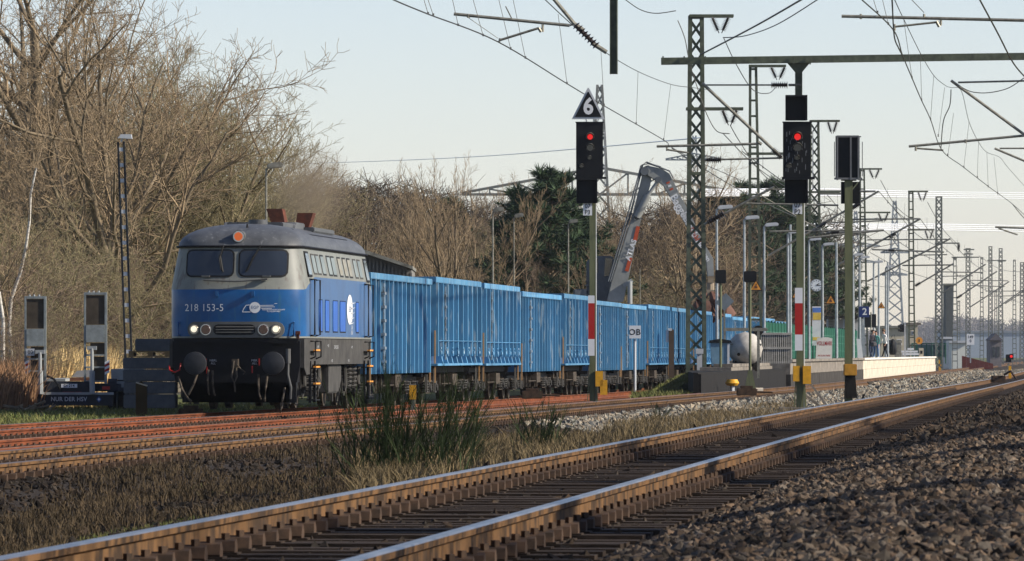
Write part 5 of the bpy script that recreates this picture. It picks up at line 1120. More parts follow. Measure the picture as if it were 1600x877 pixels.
b = place(1527, 700); t = thing('red_wall', 'dark red boarded wall sloping down to the right', 'wall', b, TH); s = sc(700); q = lambda y: zat(y, 700) - b.z
for i in range(7):
    x0 = (-24 + 7 * i) / s; x1 = x0 + 6.8 / s; h0 = q(556 + i * 1.8); h1 = q(556 + (i + 1) * 1.8)
    prt(lambda mb: mb.prism([(x0, -.3), (x1, -.3), (x1, h1), (x0, h0)], 'y', 0, .12), 'board', mat('oxide_red', (.13, .035, .03), .8), t)
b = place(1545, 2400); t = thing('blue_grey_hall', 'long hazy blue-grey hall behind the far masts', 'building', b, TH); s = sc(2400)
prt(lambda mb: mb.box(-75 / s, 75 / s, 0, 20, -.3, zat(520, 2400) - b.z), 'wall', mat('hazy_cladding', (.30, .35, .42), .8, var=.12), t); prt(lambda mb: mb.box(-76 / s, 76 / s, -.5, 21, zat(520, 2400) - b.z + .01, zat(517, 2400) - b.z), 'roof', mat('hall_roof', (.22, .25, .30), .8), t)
b = place(1556, 800); t = thing('small_brick_house', 'small hazy brownish house behind the far masts', 'building', b, TH); s = sc(800)
prt(lambda mb: mb.box(-9 / s, 9 / s, 0, 6, -.3, zat(532, 800) - b.z), 'wall', mat('haze_tinted_brick', (.20, .18, .18), .8), t); prt(lambda mb: mb.prism([(-11 / s, zat(532, 800) - b.z), (11 / s, zat(532, 800) - b.z), (0, zat(521, 800) - b.z)], 'y', -.4, 6.4), 'roof', mat('far_roof', (.13, .12, .13), .8), t)  # haze painted in: wall colour lightened towards blue-grey
prt(lambda mb: (mb.box(-5 / s, -1 / s, -.06, -.01, 1.2, 2.4), mb.box(2 / s, 6 / s, -.06, -.01, 1.2, 2.4)), 'window', m_win, t)
# green railing, white barrier, signal, disc
b = place(1450, 640, .3); t = thing('green_railing', 'long green railing past the end of the platform', 'railing', b, TH); s = sc(640); mgr = mat('railing_green', (.03, .13, .08), .6); z0 = zat(537, 640) - b.z
prt(lambda mb: mb.box(-25 / s, 28 / s, -.03, .03, z0 - .05, z0 + .05), 'top_rail', mgr, t); prt(lambda mb: mb.box(-25 / s, 28 / s, -.015, .015, .6, z0 - .1), 'mesh_infill', mat('rail_infill', (.10, .19, .18), .8), t)
for i in range(8): prt(lambda mb: mb.box((-25 + i * 7.5) / s - .05, (-25 + i * 7.5) / s + .05, -.06, .06, 0, z0 + .05), 'post', mgr, t)
b = place(1420, 590, .95); t = thing('white_barrier', 'white barrier boards lying at the end of the platform', 'barrier', b, TH); s = sc(590); q = lambda y: zat(y, 590) - b.z
for i, (x0, x1, y0, y1) in enumerate(((-14, 14, 548, 551), (-10, 16, 552, 555), (-2, 8, 544, 547))): prt(lambda mb: mb.box(x0 / s, x1 / s, -.05, .05, q(y1), q(y0)), 'board', m_white, t)
for x in (-11, 8): prt(lambda mb: mb.box(x / s, (x + 1.5) / s, 0, .05, 0, q(549)), 'leg', m_lightgrey, t)
b = place(1404, 560, .95); t = thing('concrete_bin', 'grey concrete litter bin right of the people', 'litter bin', b, TH); s = sc(560)
prt(lambda mb: (mb.box(-6 / s, 4 / s, -.2, .2, 0, zat(536, 560) - b.z), mb.box(-7 / s, 5 / s, -.25, .25, zat(536, 560) - b.z, zat(532, 560) - b.z)), 'body', m_tube, t)
b = place(1440, 585, .95); t = thing('machine_cabinet', 'pale grey cabinet with dark panel near the platform end', 'cabinet', b, TH); s = sc(585)
prt(lambda mb: mb.box(-4 / s, 3 / s, 0, .4, 0, zat(544, 585) - b.z), 'body', m_cream, t); prt(lambda mb: mb.box(-2 / s, 1.5 / s, -.02, -.004, zat(553, 585) - b.z, zat(548, 585) - b.z), 'panel', m_black, t)
b = place(1414, 560, .95); t = thing('exit_signal', 'small two-lamp black signal on a white post at the platform end', 'railway signal', b, TH); s = sc(560); q = lambda y: zat(y, 560) - b.z
prt(lambda mb: mb.box(-.05, .05, 0, .1, 0, q(503)), 'post', m_lightgrey, t); prt(lambda mb: mb.box(-8 / s, -1.5 / s, -.2, 0, q(519), q(507)), 'head', m_black, t, bevel=.03)
for y in (510, 516): prt(lambda mb: mb.tube([(-6 / s, -.2, q(y)), (-11 / s, -.25, q(y))], 2 / s, 8), 'lamp_hood', m_black, t)
b = W(1436, 532.5, 600); t = thing('orange_disc', 'round orange disc board on the platform-end ladder mast', 'sign', b, TH); prt(lambda mb: mb.disc((0, -.3, 0), 5.6 / sc(600), .03, n=20), 'disc', mat('warning_orange', (1, 1, 1)), t); prt(lambda mb: mb.box(-.04, .04, -.32, -.301, -.12, .14), 'mark', m_black, t); prt(lambda mb: mb.bar((0, -.27, 0), (-.4, .2, 0), .05), 'bracket', m_galv, t)
b = W(1516.5, 530, 690); t = thing('kilometre_board', 'white board reading 149 and 0 on a far mast', 'sign', b, TH); s = sc(690)
prt(lambda mb: mb.box(-6 / s, 6 / s, 0, .03, -9 / s, 8 / s), 'board', m_white, t); text('149\n0', .42, m_black, t, lambda x, z: Vector((x, -.01, z)), 'digits', 1, .004, .9); prt(lambda mb: mb.box(-.06, .06, .04, .12, -2.4, 0), 'post', m_galv, t)
b = place(1576, 400); t = thing('dwarf_signal', 'low dwarf signal showing a red light at the far right', 'railway signal', b, TH); s = sc(400); q = lambda y: zat(y, 400) - b.z
prt(lambda mb: mb.box(-.06, .06, 0, .1, -.4, q(568)), 'stem', m_tube, t); prt(lambda mb: mb.box(-4.5 / s, 4 / s, -.1, .1, q(566), q(554)), 'head', m_black, t, bevel=.02)
prt(lambda mb: mb.disc((4 / s, -.14, q(557)), 2.2 / s, .03, n=14), 'lit_red_lamp', m_redlens, t); prt(lambda mb: mb.box(1.5 / s, 7.5 / s, -.1, .1, q(562), q(553)), 'lamp_box', m_black, t)
b = place(1578, 360); t = thing('marker_stake', 'short orange stake below the red dwarf signal', 'post', b, TH); prt(lambda mb: mb.box(-.07, .07, -.07, .07, -.3, zat(572, 360) - b.z), 'stake', m_yellow, t)
b = place(1484, 680); t = thing('track_marker', 'small orange marker at the foot of the thick far mast', 'post', b, TH); b.z += 0; prt(lambda mb: mb.box(-1 - .1, -1 + .15, -.05, .05, 0, 1.5), 'stake', m_yellow, t)
# ================================================================ POINT MACHINES etc
for px, py, Z, lb in ((833, 617, 180, 'rusty point motor box on the middle track before the wagons'), (1168, 612, 190, 'small dark point motor beside the middle track, left of the 07 P2 signal'), (300, 646, 158, 'small joint box on the orange rail left of the locomotive')):
    b = place(px, Z, zat(py + 6, Z)); t = thing('point_motor', lb, 'point machine', b, TH)
    prt(lambda mb: (mb.box(-.3, .25, -.2, .2, 0, .2), mb.box(-.2, .15, -.15, .15, .2, .27)), 'casing', m_clip, t, bevel=.015); prt(lambda mb: mb.tube([(.2, 0, .1), (.7, 0, .08)], .03, 6), 'rod', m_clip, t)
b = W(1566, 603, 300); t = thing('switch_gear', 'dark switch gear beside the near rail at the far right', 'point machine', (b.x, b.y, gz(b.x, b.y) + .05), TH)
prt(lambda mb: (mb.box(-.45, .1, -.6, .6, 0, .3), mb.tube([(.1, 0, .35), (.3, -1, .5), (.5, -2, .1), (2.2, -2, .1)], .05, 6)), 'casing', m_clip, t)
# ================================================================ LOW LOADER TRAILER
Zt = 173; b = place(116, Zt); s = sc(Zt); t = thing('low_loader_trailer', 'low-loader trailer seen from behind with two raised grey loading ramps', 'trailer', b, TH)
q = lambda y: zat(y, Zt) - b.z; X = lambda p: (p - 116) / s
m_trl = mat('trailer_dark', (.035, .04, .05), .6); m_ramp = mat('ramp_galvanised', (.27, .30, .30), .6, c2=(.18, .20, .20), scale=6, bump=.3); m_plank = mat('ramp_plank', (.085, .068, .05), .8, var=.4, scale=4); m_deck = mat('trailer_metal', (.35, .37, .37), .6)
for (xa, xb, ya, nm) in ((38, 72, 463, 0), (131, 167, 457, 1)):
    rp_ = prt(lambda mb: (mb.box(X(xa), X(xa) + .05, 0, .14, q(600), q(ya)), mb.box(X(xb) - .06, X(xb), 0, .14, q(600), q(ya)), mb.box(X(xa) + .051, X(xb) - .061, 0, .14, q(ya + 4), q(ya)), mb.box(X(xa) + .051, X(xb) - .061, -.02, .12, q(ya + 78), q(ya + 51))), 'loading_ramp', m_ramp, t, bevel=.006)
    prt(lambda mb: mb.box(X(xa) + .055, X(xb) - .065, .03, .09, q(ya + 50.5), q(ya + 4.5)), 'ramp_board', m_plank, rp_)
    for k, (u, v) in enumerate(((79, 97), (100, 116), (118, 138))): prt(lambda mb: mb.box(X(xa) + .16, X(xb) - .065, .04, .09, q(ya + v), q(ya + u)), 'ramp_board', m_plank, rp_)
    for u in (98, 117, 139): prt(lambda mb: mb.box(X(xa) + .055, X(xb) - .065, -.01, .10, q(ya + u + 1.4), q(ya + u - 1.4)), 'rung', m_ramp, rp_)
    for dx in (8, 15, 23): prt(lambda mb: mb.tube([(X(xa + dx), .05, q(ya)), (X(xa + dx), .05, q(ya - 2.5))], .03, 6), 'lug', m_deck, rp_)
    cxp = xa + (25 if nm == 0 else 13)
    prt(lambda mb: (mb.tube([(X(cxp), -.12, q(ya + 88)), (X(cxp + 1), -.2, q(612))], .045, 8), mb.tube([(X(cxp + .5), -.16, q(580)), (X(cxp + 1), -.2, q(616))], .07, 8), mb.box(X(cxp) - .12, X(cxp) + .12, -.14, 0, q(ya + 90), q(ya + 84))), 'hydraulic_ram', m_deck, t, smooth=True)
prt(lambda mb: mb.box(X(41), X(54), -.03, -.02, q(556), q(545)), 'number_sticker', m_lightgrey, t); text('80', .14, m_black, t, lambda x, z: Vector((X(47.5) + x, -.036, q(550.5) + z)), 'sticker_digits')
for xa in (41, 166):
    for k in range(5):
        z1 = q(564 + k * 4); z0 = q(564 + k * 4 + 4); w_ = 7.5 / s
        prt(lambda mb: mb.prism([(X(xa - 2), z0 - .03), (X(xa - 2) + w_, z0 + .03), (X(xa - 2) + w_, z1 + .03), (X(xa - 2), z1 - .03)], 'y', -.09, -.08), 'warning_stripe', m_red if k % 2 else m_white, t)
prt(lambda mb: (mb.box(X(50), X(185), .2, 3.0, q(612), q(600)), mb.box(X(68), X(140), -.05, .2, q(614), q(596))), 'rear_beam', m_trl, t)
prt(lambda mb: mb.box(X(42), X(176), -.1, .25, q(634), q(616)), 'bumper', m_trl, t, bevel=.02)
prt(lambda mb: mb.box(X(66), X(178), -.14, -.1, q(617), q(613)), 'bumper_lip', m_deck, t)
text('NUR DER HSV', .15, m_lightgrey, t, lambda x, z: Vector((X(108) + x, -.105, q(624) + z)), 'lettering', 1.05, .003, .93)
prt(lambda mb: (mb.prism([(X(151), q(624)), (X(155), q(619)), (X(159), q(624)), (X(155), q(629))], 'y', -.115, -.101)), 'diamond_emblem', mat('emblem_blue', (.05, .12, .35), .5), t)
prt(lambda mb: mb.prism([(X(153), q(624)), (X(155), q(621.5)), (X(157), q(624)), (X(155), q(626.5))], 'y', -.13, -.116), 'diamond_core', m_white, t)
prt(lambda mb: mb.box(X(96), X(121), -.12, -.06, q(606), q(600)), 'licence_plate', m_white, t); text('DI 214', .10, m_black, t, lambda x, z: Vector((X(108.5) + x, -.125, q(603) + z)), 'plate_lettering', 1, .002)
for xa, xb in ((98, 116), (118, 128), (160, 172)): prt(lambda mb: mb.box(X(xa), X(xb), -.1, -.05, q(616 if xa < 150 else 609), q(612.5 if xa < 150 else 604)), 'tail_light', m_red, t)
prt(lambda mb: (mb.prism([(X(102), q(590)), (X(110), q(580)), (X(137), q(578)), (X(134), q(590))], 'y', 2.5, 6), mb.box(X(68), X(100), .5, 6, q(596), q(592))), 'deck', m_deck, t); prt(lambda mb: mb.box(X(100), X(133), 2.2, 6, q(596), q(591)), 'timber_deck', mat('deck_timber', (.22, .10, .06), .8), t)
prt(lambda mb: (mb.box(X(168), X(196), 1.5, 9, q(594), q(577)), mb.box(X(170), X(190), 1.2, 9, q(606), q(596))), 'side_frame', m_deck, t)
for x, y in ((172, 1.3), (181, 3.0), (181, 4.6), (60, 1.5)): prt(lambda mb: mb.tube([(X(x) - .12, y, .42), (X(x) + .1, y, .42)], .42, 18), 'wheel', m_black, t, smooth=True)
prt(lambda mb: mb.tube([(X(74), 0, q(588)), (X(84), -.1, q(592)), (X(92), -.15, q(602)), (X(96), -.15, q(612))], .03, 6), 'air_hose', m_black, t)
# blocks on pallet
Zb = 162; b0_ = place(232, Zb); s = sc(Zb); mblk = mat('grey_block', (.125, .132, .145), .75, c2=(.085, .09, .10), scale=4, bump=.2)
words = ['lowest', 'second', 'third', 'fourth', 'top']
q = lambda y: zat(y, Zb) - b0_.z; X = lambda p: (p - 232) / s
def crate(label, x0, x1, y0, y1):
    t = thing('concrete_block', label, 'block', (b0_.x + X((x0 + x1) / 2) * math.cos(TH), b0_.y, b0_.z + q(y1)), TH, 'dark grey blocks stacked by the track')
    w_ = (x1 - x0) / s / 2; h_ = q(y0) - q(y1) - .008; n_ = 3
    prt(lambda mb: mb.box(-w_, w_, 0, 1.2, 0, h_), 'block', mblk, t, bevel=.02)
crate('dark grey block at the bottom of the big stack left of the locomotive', 193, 274, 616, 638); crate('dark grey block second from the bottom of the big stack', 193, 274, 596.5, 615.5); crate('dark grey block third from the bottom, under the long seam', 192, 274, 577, 596); crate('dark grey block just below the pallet of the big stack', 192, 274, 558.5, 576.5)
t = thing('pallet', 'wooden pallet between the big stack and the topmost grey block', 'pallet', (b0_.x, b0_.y, b0_.z + q(558)), TH)
mpl = mat('pallet_wood', (.30, .20, .10), .85, var=.4); 
for x in (205, 235, 262): prt(lambda mb: mb.box(X(x - 4), X(x + 4), 0, 1.1, .02, .11), 'pallet_block', mpl, t)
prt(lambda mb: mb.box(X(201), X(267), 0, 1.1, .111, .14), 'top_board', mpl, t); prt(lambda mb: mb.box(X(201), X(267), 0, 1.1, 0, .018), 'bottom_board', mpl, t)
crate('topmost dark grey block lying on the wooden pallet', 211, 268, 529, 548.6)
# ================================================================ EXCAVATOR
Ze = 321; be = place(945, Ze, -.1); s = sc(Ze); X = lambda p: (p - 945) / s; q = lambda y: zat(y, Ze) - be.z
t = thing('material_handler', 'grey material handler with tall bent boom loading the wagons', 'excavator', be, TH)
m_ex = mat('excavator_grey', (.30, .31, .30), .5, c2=(.22, .23, .22), scale=1.5); m_exd = mat('excavator_dark', (.12, .135, .15), .5); m_exo = mat('excavator_orange', (.5, .085, .03), .5)
boom = [(948, 472), (955, 440), (990, 330), (1003, 275), (1004, 262), (1012, 258), (1020, 262), (1016, 290), (1013, 300), (997, 360), (981, 440), (974, 472)]
prt(lambda mb: mb.prism([(X(x), q(y)) for x, y in boom], 'y', -.28, .28), 'boom', m_ex, t, bevel=.03)
st = [(1010, 259), (1034, 264), (1046, 272), (1062, 305), (1078, 334), (1098, 378), (1114, 404), (1115, 432), (1105, 432), (1103, 410), (1084, 376), (1060, 330), (1036, 290), (1026, 283), (1012, 275)]
prt(lambda mb: mb.prism([(X(x), q(y)) for x, y in st], 'y', -.45, -.29), 'stick', m_ex, t, bevel=.02); prt(lambda mb: mb.prism([(X(x), q(y)) for x, y in st], 'y', .29, .45), 'stick', m_ex, t, bevel=.02)
prt(lambda mb: mb.prism([(X(x), q(y - 1)) for x, y in [(1040, 292), (1060, 326), (1084, 372), (1103, 408), (1108, 400), (1088, 366), (1064, 320), (1046, 286)]], 'y', -.289, .289), 'stick_web', m_exd, t)
def exf(p0, p1, w_, y): return lambda mb: mb.bar((X(p0[0]), y, q(p0[1])), (X(p1[0]), y, q(p1[1])), w_ / s, .02, up=(0, 1, 0))
prt(exf((979, 424), (985, 403), 6, -.30), 'orange_panel', m_exo, t); prt(exf((992, 376), (997, 354), 6, -.30), 'orange_panel', m_exo, t)
def tilt(cx, cy, ang, y): 
    ca, sa = math.cos(ang), math.sin(ang); return lambda x, z: Vector((X(cx) + x * ca - z * sa, y, q(cy) + x * sa + z * ca))
text('ATLAS', .34, m_white, t, tilt(986, 391, math.radians(72), -.33), 'lettering', 1.05, .012)
text('Bagger', .5, m_white, t, tilt(1062, 325, math.radians(-60), -.46), 'lettering', 1, .012); text('betrieb', .44, m_white, t, tilt(1077, 352, math.radians(-62), -.46), 'lettering', 1, .01); text('GmbH', .3, m_exo, t, tilt(1086, 368, math.radians(-63), -.46), 'lettering', 1, .01); text('Harmsen', .3, m_white, t, tilt(1098, 392, math.radians(-60), -.46), 'lettering', 1, .01)
for k in range(3): prt(exf((1041 + k * 2.6, 287 + k * 5), (1046 + k * 2.6, 285 + k * 5), 3, -.455), 'warning_stripe', m_exo if k != 1 else m_white, t)
prt(lambda mb: (mb.tube([(X(995), -.36, q(340)), (X(1012), -.36, q(306))], .17, 12), mb.tube([(X(1012), -.36, q(306)), (X(1028), -.36, q(283))], .09, 10), mb.tube([(X(995), -.4, q(336)), (X(995), .4, q(336))], .15, 10)), 'hydraulic_ram', m_ex, t, smooth=True)
prt(lambda mb: (mb.tube([(X(1007), -.5, q(268)), (X(1007), .5, q(268))], .2, 12), mb.tube([(X(1028), -.5, q(281)), (X(1028), .5, q(281))], .14, 12)), 'pivot_pin', m_exd, t, smooth=True)
prt(lambda mb: (mb.tube([(X(953), -.33, q(440)), (X(985), -.33, q(335)), (X(1000), -.33, q(275)), (X(1004), -.33, q(258)), (X(1014), -.33, q(256)), (X(1032), -.5, q(262))], .05, 6), mb.tube([(X(950), -.42, q(440)), (X(981), -.42, q(335)), (X(997), -.42, q(276)), (X(1001), -.42, q(260)), (X(1010), -.45, q(254)), (X(1046), -.5, q(268)), (X(1052), -.5, q(280))], .04, 6), mb.tube([(X(985), -.35, q(330)), (X(992), -.5, q(345)), (X(999), -.35, q(335))], .03, 5)), 'hydraulic_hose', m_exd, t, smooth=True)
prt(lambda mb: (mb.tube([(X(984), -.36, q(475)), (X(984), -.36, q(440))], .12, 10), mb.bar((X(974), -.3, q(447)), (X(988), -.3, q(438)), .18, .1)), 'lower_ram', m_deck, t)
cabp = [(917, 472), (917, 408), (928, 400), (956, 400), (960, 404), (960, 420), (950, 472)]
prt(lambda mb: mb.prism([(X(x), q(y)) for x, y in cabp], 'y', .45, 1.9), 'cab', m_exd, t, bevel=.04)
prt(lambda mb: mb.prism([(X(x), q(y)) for x, y in ((946, 403), (957, 404), (955, 430), (944, 432))], 'y', .43, .449), 'cab_window', m_pane, t); prt(lambda mb: mb.prism([(X(x), q(y)) for x, y in ((921, 410), (930, 404), (934, 404), (934, 426), (921, 430))], 'y', .43, .449), 'cab_window', m_pane, t)
prt(lambda mb: (mb.box(-3.2, 1.6, -1.5, 1.9, 1.7, q(478)), mb.box(-1.45, -.85, -.2, 1.8, q(478), q(452))), 'engine_house', m_exd, t, bevel=.05)
prt(lambda mb: [mb.box(X(908 + 2 * i), X(908 + 2 * i) + .3, .3, .5, q(468 - 7 * i), q(466 - 7 * i)) for i in range(6)], 'steps', m_exd, t)
prt(lambda mb: (mb.box(-2.4, 2.4, -1.1, 1.3, .75, 1.35), mb.tube([(0, 0, 1.3), (0, 0, 1.7)], .9, 20)), 'undercarriage', m_ex, t)
for x in (-1.9, 1.9):
    for y in (-1.25, 1.25): prt(lambda mb: mb.tube([(x, y - .25, .6), (x, y + .25, .6)], .6, 20), 'wheel', m_black, t, smooth=True)
prt(lambda mb: (mb.box(X(1106), X(1115), -.2, .2, q(442), q(431)), mb.tube([(X(1110), 0, q(442)), (X(1110), 0, q(455))], .18, 8), mb.box(X(1104), X(1116), -.25, .25, q(462), q(453))), 'grab_rotator', mat('rotator_tan', (.30, .24, .17), .6), t)
for k in range(5):
    a = k * 2 * math.pi / 5; R_ = .6
    prt(lambda mb: mb.tube([(X(1110) + .2 * math.cos(a), .2 * math.sin(a), q(458)), (X(1110) + R_ * math.cos(a), R_ * math.sin(a), q(470)), (X(1110) + R_ * .8 * math.cos(a), R_ * .8 * math.sin(a), q(492)), (X(1110) + .1 * math.cos(a), .1 * math.sin(a), q(504))], [.12, .22, .2, .05], 6), 'grab_tine', mat('rusty_grab', (.14, .07, .05), .7), t)
b = place(1112, 345, .0); t = thing('scrap_container', 'rusty rounded scrap heap top showing behind the wagons under the grab', 'container', b, TH); s = sc(345)
prt(lambda mb: mb.tube([(-26 / s, 0, 3.0), (-22 / s, 0, 3.2), (22 / s, 0, 3.2), (26 / s, 0, 3.0)], [.5, .75, .75, .5], 14), 'shell', mat('rusty_shell', (.14, .075, .055), .8), t, smooth=True); prt(lambda mb: (mb.box(-20 / s, -16 / s, -.6, .6, 0, 2.4), mb.box(16 / s, 20 / s, -.6, .6, 0, 2.4)), 'leg', m_nearblack, t)
# ================================================================ BUILDINGS LEFT / BEHIND
m_cor = mat('corrugated_grey', (.22, .21, .19), .7); b = place(590, 232); s = sc(232)
t = thing('corrugated_shed', 'grey corrugated shed with sloping roofline behind the locomotive', 'building', b, TH)
q = lambda y: zat(y, 232) - b.z; X = lambda p: (p - 590) / s
ytop = lambda x: 384 + (x - 520) * .29 if x > 520 else 384
mb = MB(); mb.prism([(X(480), 0), (X(643), 0), (X(643), q(421)), (X(560), q(393)), (X(480), q(378))], 'y', 0, 8); mb.build('wall', m_cor, t)
for i in range(28):
    x = 482 + i * 5.9; yt = 378 + (x - 480) * .19 if x < 560 else 393 + (x - 560) * .337
    prt(lambda mb: mb.box(X(x), X(x + 2.6), -.09, -.002, 0, q(yt + 6)), 'cladding_rib', m_cor, t)
prt(lambda mb: mb.prism([(X(480), q(378)), (X(560), q(393)), (X(645), q(421)), (X(645), q(416)), (X(560), q(387)), (X(480), q(372))], 'y', -.4, 8.4), 'roof', m_tube, t)
m_brk = mat('warm_white_brick', (.62, .52, .38), .85, c2=(.48, .40, .28), scale=3)
b = place(240, 262); s = sc(262); t = thing('white_brick_house', 'white brick house glimpsed between the trunks left of the locomotive', 'building', b, TH); q = lambda y: zat(y, 262) - b.z; X = lambda p: (p - 240) / s
prt(lambda mb: mb.box(X(213), X(330), 0, 8, -.2, q(452)), 'wall', m_brk, t)
mb = MB(); mb.box(0, .46, -.03, -.003, 0, .14); b1 = None
for r_ in range(26):
    for c_ in range(13):
        x = X(217) + c_ * .5 + (.25 if r_ % 2 else 0); z = .1 + r_ * .17
        if z > q(456) or x > X(283): continue
        if b1 is None: b1 = mb.build('brick', m_brk, t); b1.location = (x, 0, z)
        else: copy_part(b1, t, (x, random.uniform(-.006, .006), z))
prt(lambda mb: mb.prism([(X(205), q(452)), (X(340), q(452)), (X(330), q(405)), (X(215), q(405))], 'y', -.5, 8.5), 'roof', mat('dark_tiles', (.09, .065, .06), .85), t)
prt(lambda mb: mb.box(X(168), X(213), 1, 8, -.2, q(466)), 'annex_wall', mat('annex_wall', (.30, .28, .24), .85), t); prt(lambda mb: mb.box(X(182), X(192), .93, .996, q(508), q(470)), 'window', m_win, t)
b = place(300, 300); s = sc(300); t = thing('tiled_barn', 'long brown-tiled barn roof behind the bare trees', 'building', b, TH); q = lambda y: zat(y, 300) - b.z; X = lambda p: (p - 300) / s
mti = mat('brown_roof_tiles', (.15, .11, .10), .9, c2=(.10, .075, .07), scale=5)
prt(lambda mb: mb.box(X(205), X(445), 0, 9, -.2, q(440)), 'wall', m_brk, t)
mb = MB(); N = 16
for i in range(N):
    z0, z1 = q(442) + (q(352) - q(442)) * i / N, q(442) + (q(352) - q(442)) * (i + 1) / N; y0, y1 = -.6 + 5 * i / N, -.6 + 5 * (i + 1) / N
    o = prt(lambda k: k.prism([(y0, z0), (y1, z1), (y1, z1 + .08), (y0, z0 + .16)], 'x', X(200), X(450)), 'tile_course', mti, t)
prt(lambda k: k.prism([(4.4, q(352)), (9.6, q(442)), (9.6, q(442) + .1), (4.4, q(352) + .1)], 'x', X(200), X(450)), 'rear_roof', mti, t)
b = place(110, 290); s = sc(290); t = thing('sunlit_house', 'sunlit pale house half hidden by trees at the left', 'building', b, TH); q = lambda y: zat(y, 290) - b.z; X = lambda p: (p - 110) / s
prt(lambda mb: mb.box(X(20), X(190), 0, 7, -.2, q(392)), 'wall', mat('ochre_render', (.50, .38, .24), .85), t); prt(lambda mb: mb.prism([(X(10), q(392)), (X(200), q(392)), (X(180), q(340)), (X(30), q(340))], 'y', -.5, 7.5), 'roof', mti, t)
for x in (40, 70, 120, 150): f_ = prt(lambda mb: mb.box(X(x), X(x + 14), -.06, -.01, q(425), q(402)), 'window', m_white, t); prt(lambda mb: mb.box(X(x + 1.5), X(x + 12.5), -.08, -.061, q(423), q(404)), 'pane', m_win, f_)
b = place(860, 470); s = sc(470); t = thing('dark_hall', 'dark flat-roofed hall behind the wood in the centre', 'building', b, TH); q = lambda y: zat(y, 470) - b.z; X = lambda p: (p - 860) / s
prt(lambda mb: mb.box(X(700), X(1090), 0, 15, -.2, q(385)), 'wall', mat('hall_wall', (.10, .10, .11), .8), t); prt(lambda mb: mb.box(X(695), X(1095), -.5, 15.5, q(385) + .003, q(375)), 'roof', mat('hall_fascia', (.05, .05, .055), .8), t)
prt(lambda mb: [mb.box(X(x), X(x + 10), -.05, -.004, q(420), q(405)) for x in range(710, 1080, 24)], 'window_band', m_win, t)
# ================================================================ TREES
def tubes_np(P0, P1, R0, R1, n):
    d = P1 - P0; L = np.linalg.norm(d, axis=1, keepdims=True); d = d / np.maximum(L, 1e-6)
    u = np.tile(np.array([0, 0, 1.]), (len(P0), 1)); u[np.abs(d[:, 2]) > .9] = (1, 0, 0)
    a = np.cross(d, u); a /= np.linalg.norm(a, axis=1, keepdims=True); b = np.cross(d, a)
    V = np.empty((len(P0), 2 * n, 3))
    for j in range(n):
        c, s_ = math.cos(2 * math.pi * j / n), math.sin(2 * math.pi * j / n); o = a * c + b * s_
        V[:, j] = P0 + o * R0[:, None]; V[:, n + j] = P1 + o * R1[:, None]
    base = (np.arange(len(P0)) * 2 * n)[:, None]
    Fs = np.concatenate([base + np.array([j, (j + 1) % n, n + (j + 1) % n, n + j])[None] for j in range(n)])
    return V.reshape(-1, 3), Fs
def gen(seed, H, trunks=1, clear=.22, spread=1.0, lev=4, lean=(0, 0), r0=None, dens=1.0, up=.10, minr=.0075, first=.55):
    R = random.Random(seed); segs = []
    def ortho(d, ang, az):
        a = Vector((1, 0, 0)) if abs(d.x) < .7 else Vector((0, 1, 0)); u = d.cross(a).normalized(); v = d.cross(u)
        return (d * math.cos(ang) + (u * math.cos(az) + v * math.sin(az)) * math.sin(ang)).normalized()
    def branch(p, d, L, r, l, cl=0):
        n = max(3, min(9, int(L / (.9 if l < 2 else .45)))) if l < lev else 2
        az = R.random() * 6.28
        for i in range(n):
            d = (d + Vector((R.gauss(0, 1), R.gauss(0, 1), R.gauss(0, .7))) * (.10 + .04 * l) + Vector((0, 0, up if l else .05))).normalized()
            p2 = p + d * (L / n); rr = r * (1 - .62 * i / n); r2 = r * (1 - .62 * (i + 1) / n)
            segs.append((p, p2, max(rr, minr), max(r2, minr), l)); t = (i + 1) / n
            if l < lev and t > (cl if l == 0 else .2):
                k = dens * (1.5 if l == 0 else (1.6 if l < 3 else 1.9)); k = int(k) + (R.random() < k - int(k))
                for _ in range(k):
                    az += 2.4 + R.gauss(0, .4)
                    if l == 0: LL = H * first * (1.15 - .6 * t) * R.uniform(.7, 1.1)
                    else: LL = L * R.uniform(.35, .62) * (1.15 - .45 * t)
                    if LL < .25: continue
                    branch(p2 if R.random() < .6 else p.lerp(p2, R.random()), ortho(d, math.radians(R.uniform(28, 62)) * spread, az), LL, r2 * R.uniform(.45, .7), l + 1)
            p = p2
    for k in range(trunks):
        a = k * 6.28 / max(1, trunks) + R.random(); off = Vector((math.cos(a), math.sin(a), 0)) * (.25 if trunks > 1 else 0)
        d = Vector((lean[0] + off.x * .9 + R.gauss(0, .03), lean[1] + off.y * .9, 1)).normalized()
        branch(off, d, H * R.uniform(.8, .95), (r0 or H * .022) * (1 if trunks == 1 else .7), 0, clear)
    return segs
def tree_meshes(nm, segs, cut=1, mt=m_bark, mc=m_twig):
    out = []
    for part, sel, n in (('trunk', [s for s in segs if s[4] <= cut], 6), ('crown', [s for s in segs if s[4] > cut], 3)):
        if not sel: sel = segs[:3]
        P0 = np.array([tuple(s[0]) for s in sel]); P1 = np.array([tuple(s[1]) for s in sel]); R0 = np.array([s[2] for s in sel]); R1 = np.array([s[3] for s in sel])
        V, Fq = tubes_np(P0, P1, R0, R1, n); out.append(np_mesh(part, V, Fq, mt if part == 'trunk' else mc, smooth=True))
    return out
